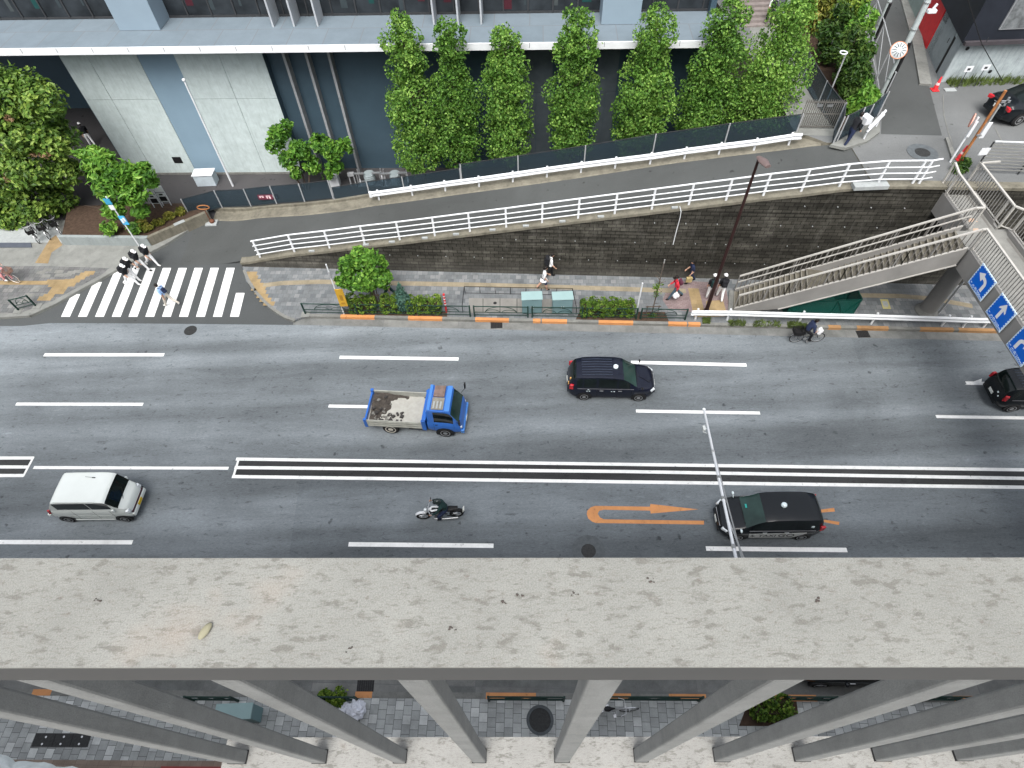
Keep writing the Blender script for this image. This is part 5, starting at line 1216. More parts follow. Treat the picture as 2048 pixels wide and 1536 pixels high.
# young tree in the planter
g = G(250, 455, .65); t = thing('young_tree', 'young tree with long drooping leaves in the soil of the corner planter', 'tree', g)
lumps = []
for q in ((200, 320, .9, .9), (185, 305, 1.2, .55), (240, 345, .4, .95), (285, 345, .2, .75), (215, 375, -.1, .9), (265, 385, -.2, .95), (225, 420, -.5, .75), (280, 420, -.3, .6), (195, 350, .4, .7), (215, 455, -.6, .55), (300, 365, .2, .5), (178, 330, .9, .5), (160, 305, 1.3, .4), (265, 455, -.5, .5)):
    p = aty(q[0], q[1], g.y+q[2]); lumps.append((p.x, p.y, p.z, q[3]*.9, q[3]*.9, q[3]*.6))
add_leaves('crown', L_SML, t, lumps, 5200, .15, 311, shell=.3, up=.5, aspect=2.6, clump=.4, jit=.5)
trunk(t, g, (g.x-.2, g.y+.3, lumps[5][2]+.3), .09, .03, (10, .3, 1.2), 72)
# bushy multi-stem tree on the lot
g = G(612, 380, .165); t = thing('bushy_tree', 'bushy young tree with several stems before the dark fins of the building', 'tree', g)
lumps = []
for q in ((560, 268, .5, .75), (550, 290, .2, .7), (600, 300, 0, .8), (640, 285, .3, .75), (665, 300, 0, .8), (690, 285, .2, .45), (575, 320, -.2, .7), (625, 330, -.2, .7), (668, 330, -.2, .65), (590, 345, -.3, .5), (572, 250, .6, .45), (545, 262, .5, .4), (655, 350, -.3, .4), (700, 298, .2, .3)):
    p = aty(q[0], q[1], g.y+q[2]); lumps.append((p.x, p.y, p.z, q[3]*.85, q[3]*.85, q[3]*.75))
add_leaves('crown', L_SML, t, lumps, 4600, .14, 321, shell=.35, up=.45, aspect=1.9, clump=.4)
for s in (-.5, .1, .6):
    mb = MB(); mb.tube([(g.x+s*.3, g.y, .165), (g.x+s, g.y+.1, 1.5), (g.x+s*1.9, g.y+.3, 3.2)], [.06, .045, .02], 7); mb.build('stem', BARK, t, smooth=True)
# street tree
g = G(756, 614, .15); t = thing('street_tree', 'small round crowned street tree rising from the clipped hedge on the far pavement', 'tree', g)
zc = VH(728, 545, g.x, g.y); lumps = []
for q in ((728, 520, .15, .62), (700, 530, .1, .62), (752, 530, .1, .6), (690, 555, -.1, .55), (725, 555, -.2, .75), (762, 555, -.1, .55), (700, 570, -.2, .42), (738, 568, -.2, .5), (770, 566, -.1, .35), (720, 508, .3, .45), (745, 510, .3, .4)):
    p = aty(q[0], q[1], g.y+q[2]); lumps.append((p.x, p.y, p.z, q[3], q[3], q[3]*.75))
add_leaves('crown', L_SML, t, lumps, 4200, .15, 331, shell=.5, up=.45, aspect=1.5, clump=.3)
trunk(t, g, (g.x, g.y, zc+.2), .075, .035, (7, .55, .7), 73)
mb = MB()
for s in (-.18, .18): mb.tube([(g.x+s, g.y, .15), (g.x+s*.8, g.y, 1.5)], .03, 6)
mb.beam((g.x-.25, g.y-.05, 1.1), (g.x+.25, g.y-.05, 1.1), .04, .06); mb.build('support_stake', BARK, t)
# clipped hedges
def hedge(px0, px1, py, lab, mat=L_HEDGE, h=.95, dpt=.8, n=3600, seed=1, size=.07, rnd=False, grp='clipped hedges'):
    a, b = G(px0, py, .15), G(px1, py, .15); t = thing('hedge', lab, 'hedge', (a+b)/2, group=grp)
    L = (b-a).length; u = (b-a)/L; lumps = []; rg = random.Random(seed); k = max(2, int(L/.42))
    for i in range(k):
        for j in range(2):
            for m in range(2):
                p = a+u*(L*(i+.5)/k)+Vector((rg.uniform(-.03, .03), .18+j*(dpt-.42)+rg.uniform(-.03, .03), .27+m*(h-.5)+rg.uniform(-.03, .04))); s = rg.uniform(.25, .31)
                lumps.append((p.x, p.y, p.z+.0, s*1.05, s, s))
    add_leaves('foliage', mat, t, lumps, n, size, seed, shell=.7, up=.4, aspect=1.4, clump=.28)
    mb = MB(); mb.box((a.x+.12, a.y+.1, .16), (b.x-.12, a.y+dpt-.2, .15+h*.72)); mb.build('twigs', M('twig_brown', (.035, .030, .016), .9), t)
    return t
hedge(697, 754, 630, 'dark clipped hedge around the foot of the street tree', seed=2); hedge(762, 806, 630, 'clipped hedge between the street tree and the blue conifer', seed=3, n=2800); hedge(816, 883, 631, 'rusty green clipped hedge left of the red bollard', L_HEDGE, .9, .8, 4200, 4); hedge(1162, 1267, 637, 'long clipped hedge with a bright top edge right of the green cabinets', L_HEDGE, .95, .75, 6000, 5)
hedge(1500, 1582, 1441, 'bright green clipped bush by the near kerb seen between the balusters', L_HEDGE, .75, .75, 2600, 6, .075); hedge(640, 695, 1405, 'low green bush by the near kerb beside the white bags', L_HEDGE, .5, .35, 1200, 7, .075)
g = G(811, 622, .15); t = thing('conifer_shrub', 'small pointed blue green conifer between two clipped hedges', 'shrub', g); h = VH(803, 565, g.x, g.y)
h = min(h, 2.1); print('conifer', h); add_leaves('foliage', L_CON, t, [(g.x, g.y, .15+h*f, r, r, .3) for f, r in ((.2, .40), (.35, .42), (.5, .38), (.65, .30), (.8, .2), (.92, .1))], 2400, .07, 9, shell=.5, up=.5, aspect=1.8)
mb = MB(); mb.tube([g, (g.x, g.y, h)], [.04, .01], 6); mb.build('stem', BARK, t)
mb = MB()
for q in (((684, 634), (894, 637), (894, 622), (690, 618)), ((1150, 641), (1338, 643), (1330, 624), (1160, 622))): mb.sheet([G(*p, .1585) for p in q])
mb.sheet([G(*p, .1585) for p in ((1478, 1452), (1600, 1452), (1592, 1395), (1500, 1395))]); mb.build('soil_bed', SOIL, sw)
# sapling with stake
g = G(1303, 630, .15); t = thing('sapling', 'nearly bare staked sapling in the soil right of the long hedge', 'tree', g); z2 = VH(1333, 528, g.x, g.y)
mb = MB(); mb.tube([g, (g.x, g.y, z2)], [.035, .02], 6); rg = random.Random(3)
for k in range(16): z = rg.uniform(1.0, z2*.8); a = rg.uniform(0, 6.3); mb.tube([(g.x, g.y, z), (g.x+.3*math.cos(a), g.y+.3*math.sin(a), z+.3)], [.014, .006], 4)
mb.build('stem', BARK, t); mb = MB(); mb.tube([(g.x+.02, g.y+.06, z2-1.5), (g.x+.02, g.y+.06, z2+.2)], .025, 6); mb.build('stake_cap', CONC, t)
mb = MB()
for s in (-.3, .3): mb.tube([(g.x+s, g.y, .15), (g.x+s, g.y, .85)], .025, 6)
mb.beam((g.x-.4, g.y, .8), (g.x+.4, g.y, .8), .04, .04); mb.build('tie_frame', BARK, t)
add_leaves('leaves', L_HEDGE, t, [(g.x, g.y, z2*.55, .3, .3, .5), (g.x, g.y, .25, .4, .25, .12)], 130, .07, 17, shell=.2)
# planter ground cover and weeds by the kerb
pts = [G(*p, .7) for p in ((295, 462), (318, 450), (340, 438), (362, 428), (318, 432))]
t = thing('planter_shrub', 'low yellow green shrub along the side wall of the corner planter', 'shrub', pts[0])
add_leaves('foliage', L_YEL, t, [(p.x, p.y+.1, .85, .38, .3, .22) for p in pts[:4]]+[(pts[0].x-.3, pts[0].y+.3, 1.0, .4, .4, .35)], 1500, .10, 19, shell=.3, up=.5, aspect=1.8)
rr = random.Random(12); mb = MB()
for (px0, px1, py) in ((1456, 1490, 648), (1506, 1560, 649), (1575, 1600, 651), (1405, 1420, 643), (1600, 1612, 655)):
    for k in range(260):
        g = G(rr.uniform(px0, px1), py+rr.uniform(-6, 5), .15); h = rr.uniform(.06, .22); a = rr.uniform(0, 6.3); mb.add([(g.x-.03*math.cos(a), g.y-.03*math.sin(a), .155), (g.x+.03*math.cos(a), g.y+.03*math.sin(a), .155), (g.x+rr.uniform(-.1, .1), g.y+rr.uniform(-.1, .1), .155+h)], [(0, 1, 2)])
tag(mb.build('weeds', WEED), 'tufts of weeds on the kerb below the lower guardrail', 'weeds', kind='stuff')
g = G(1915, 342, 6.2); t = thing('planter_shrub', 'small dark green tuft at the foot of the rusty pole', 'shrub', g)
add_leaves('foliage', L_DRK, t, [(g.x, g.y, 6.3, .4, .35, .3), (g.x+.5, g.y+.5, 6.3, .3, .3, .25)], 700, .09, 23, shell=.2, up=.5, aspect=2)
# shrubs between the footpath and the alley
for i, (px, py, r, h, mt_, lab) in enumerate(((1716, 232, .75, 1.7, L_SML, 'bright bamboo like shrub at the alley mouth'), (1697, 196, .85, 2.6, L_DRK, 'dark shrub behind the bright one at the alley mouth'), (1672, 172, .95, 3.2, L_DRK, 'tall dark shrub beside the ring headed lamp'), (1690, 140, .9, 3.2, L_SML, 'leafy green shrub leaning to the alley fence'),
    (1650, 128, .9, 3.2, L_DRK, 'dark shrub close to the seventh column tree'), (1668, 92, 1.0, 3.6, L_HEDGE, 'dull green shrub in the middle of the shrub strip'), (1640, 66, 1.0, 3.4, L_YEL, 'yellow brown shrub behind the seventh column tree'), (1662, 40, .9, 3.2, L_YEL, 'yellowish shrub farther up the strip by the fence'), (1628, 20, 1.1, 3.6, L_SML, 'light green shrub near the top of the strip'), (1610, -20, 1.2, 3.8, L_SML, 'light green shrub at the upper photo edge'))):
    g = G(px, py, 6.2); t = thing('tall_shrub', lab, 'shrub', g, group='shrubs between the footpath and the alley'); rg = random.Random(60+i)
    lumps = [(g.x+rg.uniform(-.4, .4)*r, g.y+rg.uniform(-.4, .4)*r, 6.2+h*f, r*w*.8, r*w*.8, h*.2) for f, w in ((.2, 1), (.35, 1), (.5, 1), (.5, .9), (.65, .85), (.8, .6), (.93, .35))]
    add_leaves('foliage', mt_, t, lumps, 2300, .12, 400+i, shell=.35, up=.4, aspect=2.4, clump=.4)
    mb = MB(); mb.tube([g, (g.x, g.y, 6.2+h*.8)], [.05, .02], 6); mb.build('stem', BARK, t)
mb = MB(); mb.sheet([G(*p, 6.203) for p in ((1672, 262), (1700, 262), (1722, 258), (1748, 232), (1742, 210), (1722, 130), (1700, 50), (1680, -40), (1560, -40), (1600, 120), (1640, 205))]); struct(mb.build('shrub_bed', SOIL))
# ================================================================== VEHICLES
def pw(tab, x):
    if x <= tab[0][0]: return tab[0][1]
    for (a, va), (b, vb) in zip(tab, tab[1:]):
        if x <= b:
            t = (x-a)/(b-a); return va+(vb-va)*t
    return tab[-1][1]
def smooth_tab(tab, x, w=.07): return (pw(tab, x-w)+2*pw(tab, x)+pw(tab, x+w))/4
DARKTRIM = M('dark_trim', (.010, .010, .011), .4)
TAIL = M('tail_light_red', (.42, .012, .02), .25, 0, .05, spec=.6); HEADL = M('headlight_glass', (.62, .66, .68), .15, .2, .05); RIM = M('wheel_rim', (.40, .41, .42), .35, .7)
PLATEW = M('plate_white', (.7, .72, .68), .5); PLATEY = M('plate_yellow', (.62, .42, .02), .5); LAMPW = M('lamp_white', (.72, .82, .84), .3)
def add_wheel(root, x, y, r, w, rimm=RIM, spokes=5):
    s = 1 if y > 0 else -1
    mb = MB(); mb.lathe([(r*.62, -w/2), (r*.9, -w/2), (r, -w*.34), (r, w*.34), (r*.9, w/2), (r*.62, w/2)], (x, y, r), 22, 'y'); wh = mb.build('wheel', RUBBER, root, smooth=True)
    mb = MB(); yo = y+s*(w/2+.004)
    prof = [(r*.66, -.03), (r*.66, .008), (r*.58, .002), (r*.5, -.018), (r*.2, .004), (.02, .006)]
    mb.lathe([(a, b*s) for a, b in prof], (x, yo, r), 20, 'y'); mb.build('rim', rimm, wh, smooth=True, fix=True)
    mb = MB()
    for k in range(spokes*2): a = math.pi*k/spokes; mb.obox((x+r*.43*math.cos(a), yo-s*.004, r+r*.43*math.sin(a)), (.045*math.cos(a), 0, .045*math.sin(a)), (0, .006, 0), (-.018*math.sin(a), 0, .018*math.cos(a)))
    mb.build('rim_hole', DARKTRIM, wh)
def car_body(root, paint, T, ws, rw_, sw_, pillars, wheels, N=64, glass=CARGLASS, wsg=None):
    "T: tables top, belt, halfw, roofw, low. ws / rw_ / sw_: x-ranges of windscreen, rear glass and side glass"
    x0, x1 = T['top'][0][0], T['top'][-1][0]; xs = [x0+(x1-x0)*(.5-.5*math.cos(math.pi*i/(N-1)))*.35+(x1-x0)*i/(N-1)*.65 for i in range(N)]
    extra = [a for r in (ws, rw_) if r for a in r]+list(sw_)+[p for q in pillars for p in q]
    xs = sorted(set([round(x, 4) for x in xs if min(abs(x-e) for e in extra) > .012]+[round(e, 4) for e in extra]))
    rings = []
    for x in xs:
        w = smooth_tab(T['halfw'], x); wt = min(smooth_tab(T['roofw'], x), w-.03); top = smooth_tab(T['top'], x, .05); be = min(smooth_tab(T['belt'], x), top-.035); lo = pw(T['low'], x)
        sh = Vector((w-.035, be)); ru = Vector((wt, top-.045 if top-be > .12 else max(be+.005, top-.03)))
        a, b = sh.lerp(ru, .08), sh.lerp(ru, .90)
        pr = [(0, lo), (w-.14, lo), (w-.03, lo+.06), (w, lo+(be-lo)*.35), (w+.004, lo+(be-lo)*.62), (w-.012, be-.045), (sh.x, sh.y), (a.x, a.y), (b.x, b.y), (ru.x, ru.y), (wt*.86, top-.014), (wt*.45, top-.002), (0, top+.006)]
        rings.append([(x, y, z) for y, z in pr]+[(x, -y, z) for y, z in pr[-2:0:-1]])
    K = len(rings[0]); bm_ = MB(); gl = {'windscreen': MB(), 'rear_window': MB(), 'side_window': MB(), 'side_window2': MB()}
    def inr(x, r): return r and r[0]-1e-6 <= x <= r[1]+1e-6
    def inp(xa, xb): return any(p[0]-1e-6 <= xa and xb <= p[1]+1e-6 for p in pillars)
    for i in range(len(xs)-1):
        xa, xb = xs[i], xs[i+1]
        for j in range(K):
            q = [rings[i][j], rings[i+1][j], rings[i+1][(j+1) % K], rings[i][(j+1) % K]]; jj = j if j < 12 else 23-j; dst = bm_
            if jj == 7 and inr(xa, sw_) and inr(xb, sw_) and not inp(xa, xb): dst = gl['side_window' if j < 12 else 'side_window2']
            elif jj in (9, 10, 11) and inr(xa, ws) and inr(xb, ws): dst = gl['windscreen']
            elif jj in (9, 10, 11) and inr(xa, rw_) and inr(xb, rw_): dst = gl['rear_window']
            dst.add(q, [(0, 1, 2, 3)])
    for e in (0, -1): bm_.add(rings[e], [tuple(range(K)) if e == 0 else tuple(range(K-1, -1, -1))])
    def fin(mb, nm, mt):
        if not mb.f: return
        me = mb.mesh(nm, mt, smooth=True); b = bmesh.new(); b.from_mesh(me); bmesh.ops.remove_doubles(b, verts=b.verts, dist=1e-5); bmesh.ops.recalc_face_normals(b, faces=b.faces); b.to_mesh(me); b.free()
        try: me.set_sharp_from_angle(angle=R_(38))
        except Exception: pass
        o = bpy.data.objects.new(nm, me); COL.objects.link(o); o.parent = root; return o
    body = fin(bm_, 'body', paint)
    for k, m in gl.items(): fin(m, k.rstrip('2'), (wsg or WSGLASS) if k == 'windscreen' else glass)
    # sealed dark cabin inside so that open window edges show no void
    # wheel arches: dark discs standing a few mm proud of the body side
    for (x, y, r, w) in wheels:
        s = 1 if y > 0 else -1; hw_ = smooth_tab(T['halfw'], x); mb = MB(); n = 22; a0 = -.35
        pts = [(x+(r+.075)*math.cos(a), r+(r+.075)*math.sin(a)) for a in [a0+(math.pi-2*a0)*k/n for k in range(n+1)]]
        mb.add([(p[0], s*(hw_+.008), p[1]) for p in pts]+[(p[0], s*(hw_-.1), p[1]) for p in pts], [tuple(range(n+1)), tuple(range(2*n+1, n, -1))]+[(k, k+1, n+2+k, n+1+k) for k in range(n)])
        mb.build('wheel_arch', DARKTRIM, root, fix=True); add_wheel(root, x, s*(hw_+.012-w/2+.006), r, w)
    def hw2(x): return smooth_tab(T['halfw'], x)
    return body, hw2
def bits(root, nm, mat, boxes, bevel=0, parent=None):
    mb = MB()
    for a, b in boxes: mb.box(a, b)
    return mb.build(nm, mat, parent or root, bevel=bevel)
def place_by_wheels(root, pr, pf, side, half, xr, xf):
    "near-side wheel contact points (rear, front) -> location and heading; side=+1 if the wheels seen are on the vehicle's left"
    d = (pf-pr); u = d.normalized(); n = Vector((-u.y, u.x, 0)); c = (pr+pf)/2-u*(xr+xf)/2-n*side*half
    root.location = (c.x, c.y, .008); root.rotation_euler = (0, 0, math.atan2(u.y, u.x))
# ------------------------------------------------------------------ tall cabs
TAXI = dict(top=[(-2.2, .86), (-2.16, 1.05), (-2.02, 1.42), (-1.86, 1.62), (-1.5, 1.71), (-.7, 1.75), (.1, 1.72), (.48, 1.64), (1.18, 1.10), (1.34, 1.035), (1.85, .95), (2.06, .86), (2.16, .72), (2.2, .55)],
    belt=[(-2.2, .80), (-2.0, 1.0), (1.1, .98), (1.8, .88), (2.1, .72), (2.2, .5)], halfw=[(-2.2, .60), (-2.1, .74), (-1.8, .835), (-1.2, .85), (1.4, .85), (1.85, .79), (2.08, .64), (2.2, .44)],
    roofw=[(-2.2, .50), (-1.95, .60), (-1.3, .66), (.2, .67), (.8, .66), (1.2, .72), (1.8, .72), (2.1, .55), (2.2, .38)], low=[(-2.2, .40), (-1.9, .24), (1.9, .22), (2.2, .34)])
def make_taxi(label, paint, lamp_x, ribs, fender_white, group='dark tall taxis on the main road'):
    t = thing('taxi', label, 'taxi', (0, 0, 0), 0, group, local=True)
    W = [(-1.37, 1, .31, .19), (-1.37, -1, .31, .19), (1.37, 1, .31, .19), (1.37, -1, .31, .19)]
    body, hw = car_body(t, paint, TAXI, (.50, 1.19), (-2.09, -1.82), (-1.78, .86), [(-.82, -.72), (.20, .28), (-1.5, -1.44)], W)
    for s in (-1, 1):
        mb = MB(); mb.obox((-2.03, s*.735, 1.02), (.09, s*.02, 0), (.03, -s*.05, 0), (0, 0, .17)); mb.build('tail_light', TAIL, t, bevel=.02)
        mb = MB(); mb.obox((2.0, s*.62, .76), (.10, -s*.09, 0), (.05, s*.06, 0), (-.02, 0, .06)); mb.build('headlight', HEADL, t, bevel=.02)
        mb = MB(); mb.tube([(1.42, s*.74, .99), (1.44, s*.86, 1.12)], .016, 6); mb.ball((1.45, s*.88, 1.15), (.05, .09, .065), 10, 6); mb.build('fender_mirror', LAMPW if fender_white else DARKTRIM, t, smooth=True)
        for x in (-.55, .38): mb = MB(); mb.box((x-.09, s*(hw(x)+.02)-.012, .86), (x+.09, s*(hw(x)+.02)+.012, .89)); mb.build('door_handle', STEEL, t)
        mb = MB()
        for x in (-.77, .26, 1.0): mb.box((x-.006, s*(.855)-.003, .30), (x+.006, s*(.855)+.003, .94))
        mb.build('door_seam', DARKTRIM, t)
        mb = MB(); mb.box((-1.75, s*.83-.008, .975), (1.05, s*.83+.008, 1.0)); mb.build('belt_moulding', M('chrome_dull', (.22, .22, .23), .35, .6), t)
    bits(t, 'bumper', paint, [((2.08, -.52, .30), (2.21, .52, .48))], .04); bits(t, 'bumper', paint, [((-2.23, -.6, .36), (-2.12, .6, .56))], .04)
    bits(t, 'grille', DARKTRIM, [((2.10, -.42, .50), (2.19, .42, .62))], .01); bits(t, 'grille_bar', STEEL, [((2.12, -.44, .68), (2.165, .44, .70))])
    bits(t, 'number_plate', PLATEW, [((2.205, -.17, .40), (2.222, .17, .55)), ((-2.245, -.17, .60), (-2.225, .17, .76))])
    if ribs:
        mb = MB()
        for k in range(7): y = -.48+k*.16; mb.tube([(-1.55, y, 1.703), (-.8, y, 1.748), (-.05, y, 1.738)], .016, 5)
        mb.build('roof_rib', M('roof_rib_navy', (.045, .055, .075), .25), t, smooth=True)
    zt = smooth_tab(TAXI['top'], lamp_x)
    mb = MB(); mb.lathe([(.06, zt-.01), (.12, zt+.02), (.12, zt+.10), (.08, zt+.14), (.01, zt+.15)], (lamp_x, 0, 0), 14); mb.build('roof_lamp', LAMPW, t, smooth=True)
    mb = MB(); mb.tube([(1.24, -.5, 1.10), (1.22, .1, 1.14)], .01, 5); mb.tube([(1.24, .05, 1.10), (1.2, .55, 1.12)], .01, 5); mb.build('wiper', DARKTRIM, t)
    return t
NAVYP = M('deep_navy_paint', (.006, .008, .017), .2, 0, .05, .6, spec=.3, coat=.12); BLACKP = M('black_car_paint', (.006, .008, .010), .2, 0, .05, .6, spec=.3, coat=.12)
tx1 = make_taxi('dark navy taxi with a ribbed roof and white roof lamp ahead of the blue truck', NAVYP, .12, True, False)
for s in (-1, 1):
    for x in (.03, -1.2): bits(tx1, 'door_marking', LAMPW, [((x-.1, s*.857-.002, .80), (x-.03, s*.857+.002, .85)), ((x+.03, s*.857-.002, .80), (x+.1, s*.857+.002, .85))])
bits(tx1, 'door_marking', LAMPW, [((-1.24, -.859, .92), (-1.16, -.856, .98))])
mb = MB(); mb.tube([(1.3, .0, 1.05), (1.9, -.35, .98), (2.08, .1, .90), (2.0, .5, .90), (1.75, .62, .97)], .012, 5); mb.build('front_trim_line', BLACK, tx1)
bits(tx1, 'amber_marking', M('amber', (.6, .33, .1), .4), [((-2.2, -.52, .9), (-2.165, -.44, 1.1)), ((-2.12, -.42, 1.12), (-2.06, -.34, 1.30))])
place_by_wheels(tx1, G(1166, 799, 0), G(1276, 801, 0), -1, .75, -1.29, 1.29)
tx2 = make_taxi('black taxi with silver lettered door panels driving left beneath the white rod', BLACKP, -.35, False, True)
SILV = M('silver_panel', (.46, .47, .46), .4, .2, .06)
for s in (-1, 1):
    mb = MB(); y = s*.862
    q = [(.92, .34), (1.0, .74), (-1.42, .82), (-1.30, .62), (-.92, .34)]
    mb.add([(x, y, z) for x, z in q]+[(x, y-s*.02, z) for x, z in q], [(0, 1, 2, 3, 4), (9, 8, 7, 6, 5)]+[(i, (i+1) % 5, 5+(i+1) % 5, 5+i) for i in range(5)]); pn = mb.build('silver_panel', SILV, tx2, fix=True)
    mt = Matrix(((-s*1.0*-1, 0, 0, 0), (0, 0, s, 0), (0, 1, 0, 0), (0, 0, 0, 1)))
    mt = Matrix(((-s, 0, 0, .35), (0, 0, s, y+s*.003), (0, 1, 0, .55), (0, 0, 0, 1)))
    text_mesh('S. TAXI', .34, pn, BLACK, mt)
    mt = Matrix(((-s, 0, 0, -.62), (0, 0, s, y+s*.003), (0, 1, 0, .57), (0, 0, 0, 1)))
    text_mesh('GO', .46, pn, BLACK, mt)
bits(tx2, 'quarter_sticker', LAMPW, [((-1.62, .745, 1.12), (-1.50, .765, 1.28)), ((-1.62, -.765, 1.12), (-1.50, -.745, 1.28))])
bits(tx2, 'dash_screen', M('screen_green', (.03, .32, .28), .3), [((1.02, -.30, 1.265), (1.10, -.12, 1.275))])
place_by_wheels(tx2, G(1596, 1078, 0), G(1472, 1079, 0), 1, .75, -1.29, 1.29)
tx3 = make_taxi('black taxi with red tail lights cut off by the right edge of the photo', BLACKP, .12, True, False)
bits(tx3, 'tail_marking', LAMPW, [((-2.22, -.35, .95), (-2.19, -.28, 1.02)), ((-2.22, -.5, .84), (-2.19, -.44, .9))])
a = G(2014, 823, 0); place_by_wheels(tx3, a, a+Vector((2.58, -.15, 0)), -1, .75, -1.29, 1.29)
for c_ in (tx1, tx2, tx3): c_.scale = (.94, .94, .94)
# ------------------------------------------------------------------ white micro van
VANT = dict(top=[(-1.70, .70), (-1.67, .98), (-1.52, 1.20), (-1.10, 1.80), (-.98, 1.85), (-.5, 1.88), (.8, 1.87), (1.10, 1.82), (1.42, 1.18), (1.56, 1.02), (1.66, .90), (1.69, .72), (1.70, .52)], belt=[(-1.70, .66), (-1.5, 1.14), (1.2, 1.14), (1.5, .95), (1.7, .5)],
    halfw=[(-1.69, .64), (-1.6, .705), (-1.2, .735), (1.2, .735), (1.5, .70), (1.64, .62), (1.7, .5)], roofw=[(-1.69, .60), (-1.5, .69), (.7, .695), (1.35, .67), (1.6, .58), (1.7, .44)], low=[(-1.69, .38), (-1.4, .25), (1.5, .24), (1.7, .32)])
van = thing('micro_van', 'small white van with a yellow number plate driving right at the left of the photo', 'van', local=True)
VANP = M('van_white_paint', (.62, .66, .64), .3, 0, .04, .8, coat=.4)
W = [(-1.2, 1, .27, .15), (-1.2, -1, .27, .15), (1.22, 1, .27, .15), (1.22, -1, .27, .15)]
body, hw = car_body(van, VANP, VANT, (1.13, 1.40), (-1.48, -1.12), (-1.12, 1.16), [(.30, .33)], W, wsg=CARGLASS)
for s in (-1, 1):
    bits(van, 'roof_rail', VANP, [((-.95, s*.66-.02, 1.80), (.8, s*.66+.02, 1.86))], .02)
    mb = MB(); mb.obox((-1.60, s*.70, .98), (.05, 0, 0), (0, .03, 0), (.05, 0, .16)); mb.build('tail_light', TAIL, van, bevel=.01)
    mb = MB(); mb.obox((1.60, s*.57, .80), (.06, -s*.03, 0), (.02, s*.09, 0), (-.02, 0, .08)); mb.build('headlight', HEADL, van, bevel=.02)
    mb = MB(); mb.box((1.18, s*.76-.05, 1.10), (1.27, s*.76+.04, 1.26)); mb.build('mirror', VANP, van, bevel=.02)
    bits(van, 'side_moulding', M('van_grey_moulding', (.45, .48, .46), .5), [((-.9, s*.742-.006, .62), (.9, s*.742+.006, .66))])
    bits(van, 'sill', VANP, [((-.85, s*.745-.012, .25), (.86, s*.745+.012, .33))])
    bits(van, 'door_seam', DARKTRIM, [((x-.005, s*.7405-.002, .35), (x+.005, s*.7405+.002, 1.1)) for x in (-.58, .29, 1.0)])
    bits(van, 'door_handle', STEEL, [((.12, s*.75-.008, .92), (.24, s*.75+.008, .95))])
bits(van, 'bumper', VANP, [((1.58, -.62, .34), (1.74, .62, .56))], .05); bits(van, 'bumper', VANP, [((-1.76, -.66, .36), (-1.62, .66, .58))], .05)
bits(van, 'rear_step', VANP, [((-1.92, -.69, .50), (-1.765, .69, .66))], .04); bits(van, 'grille', M('grille_maroon', (.05, .02, .03), .5), [((1.655, -.56, .585), (1.715, .56, .66))])
bits(van, 'number_plate', PLATEY, [((1.742, -.165, .42), (1.757, .165, .58))])
mb = MB(); mb.tube([(.42, .42, 1.875), (.30, .42, 1.90)], .022, 6); mb.tube([(.42, .42, 1.88), (.05, .42, 1.98)], .006, 4); mb.build('aerial', DARKTRIM, van)
mb = MB(); mb.tube([(1.44, -.2, 1.17), (1.34, .2, 1.36)], .01, 5); mb.build('wiper', DARKTRIM, van)
place_by_wheels(van, G(141, 1043, 0), G(262, 1042, 0), -1, .70, -1.2, 1.22)
# ------------------------------------------------------------------ blue tipper truck
trk = thing('tipper_truck', 'small blue tipper truck with a dirt stained open bed driving right', 'truck', local=True)
TB = M('truck_blue_paint', (.022, .115, .42), .3, 0, .06, .8, coat=.4); TBL = M('truck_blue_light', (.06, .19, .50), .3, 0, .05, .8)
BEDG = M('bed_grey_side', (.33, .335, .30), .6, 0, .2, 3)
CABT = dict(top=[(.66, 1.75), (.70, 1.93), (.80, 1.98), (1.55, 1.96), (1.72, 1.88), (2.12, 1.20), (2.20, 1.0), (2.24, .7), (2.25, .5)], belt=[(.66, 1.12), (1.6, 1.10), (2.1, 1.02), (2.25, .5)], halfw=[(.66, .80), (.75, .835), (1.9, .835), (2.15, .79), (2.25, .70)], roofw=[(.66, .66), (.8, .70), (1.7, .70), (2.1, .76), (2.25, .66)], low=[(.66, .50), (1.0, .42), (2.0, .38), (2.25, .36)])
WT = [(1.42, 1, .345, .2), (1.42, -1, .345, .2)]
body, hw = car_body(trk, TB, CABT, (1.77, 2.11), None, (.98, 1.86), [], WT, N=34)
for y in (-.72, .72): add_wheel(trk, -1.13, y, .38, .22, M('dusty_rim', (.50, .48, .42), .7), 4)
bits(trk, 'chassis', BLACK, [((-2.1, -.36, .42), (1.0, -.26, .58)), ((-2.1, .26, .42), (1.0, .36, .58)), ((-1.2, -.6, .3), (-1.05, .6, .42)), ((-.3, -.72, .34), (.4, -.4, .62)), ((-.3, .4, .34), (.4, .72, .62))])
bits(trk, 'bed_floor', M('bed_floor_metal', (.36, .355, .32), .6, 0, .15, 3), [((-2.2, -.80, .72), (.42, .80, .78))])
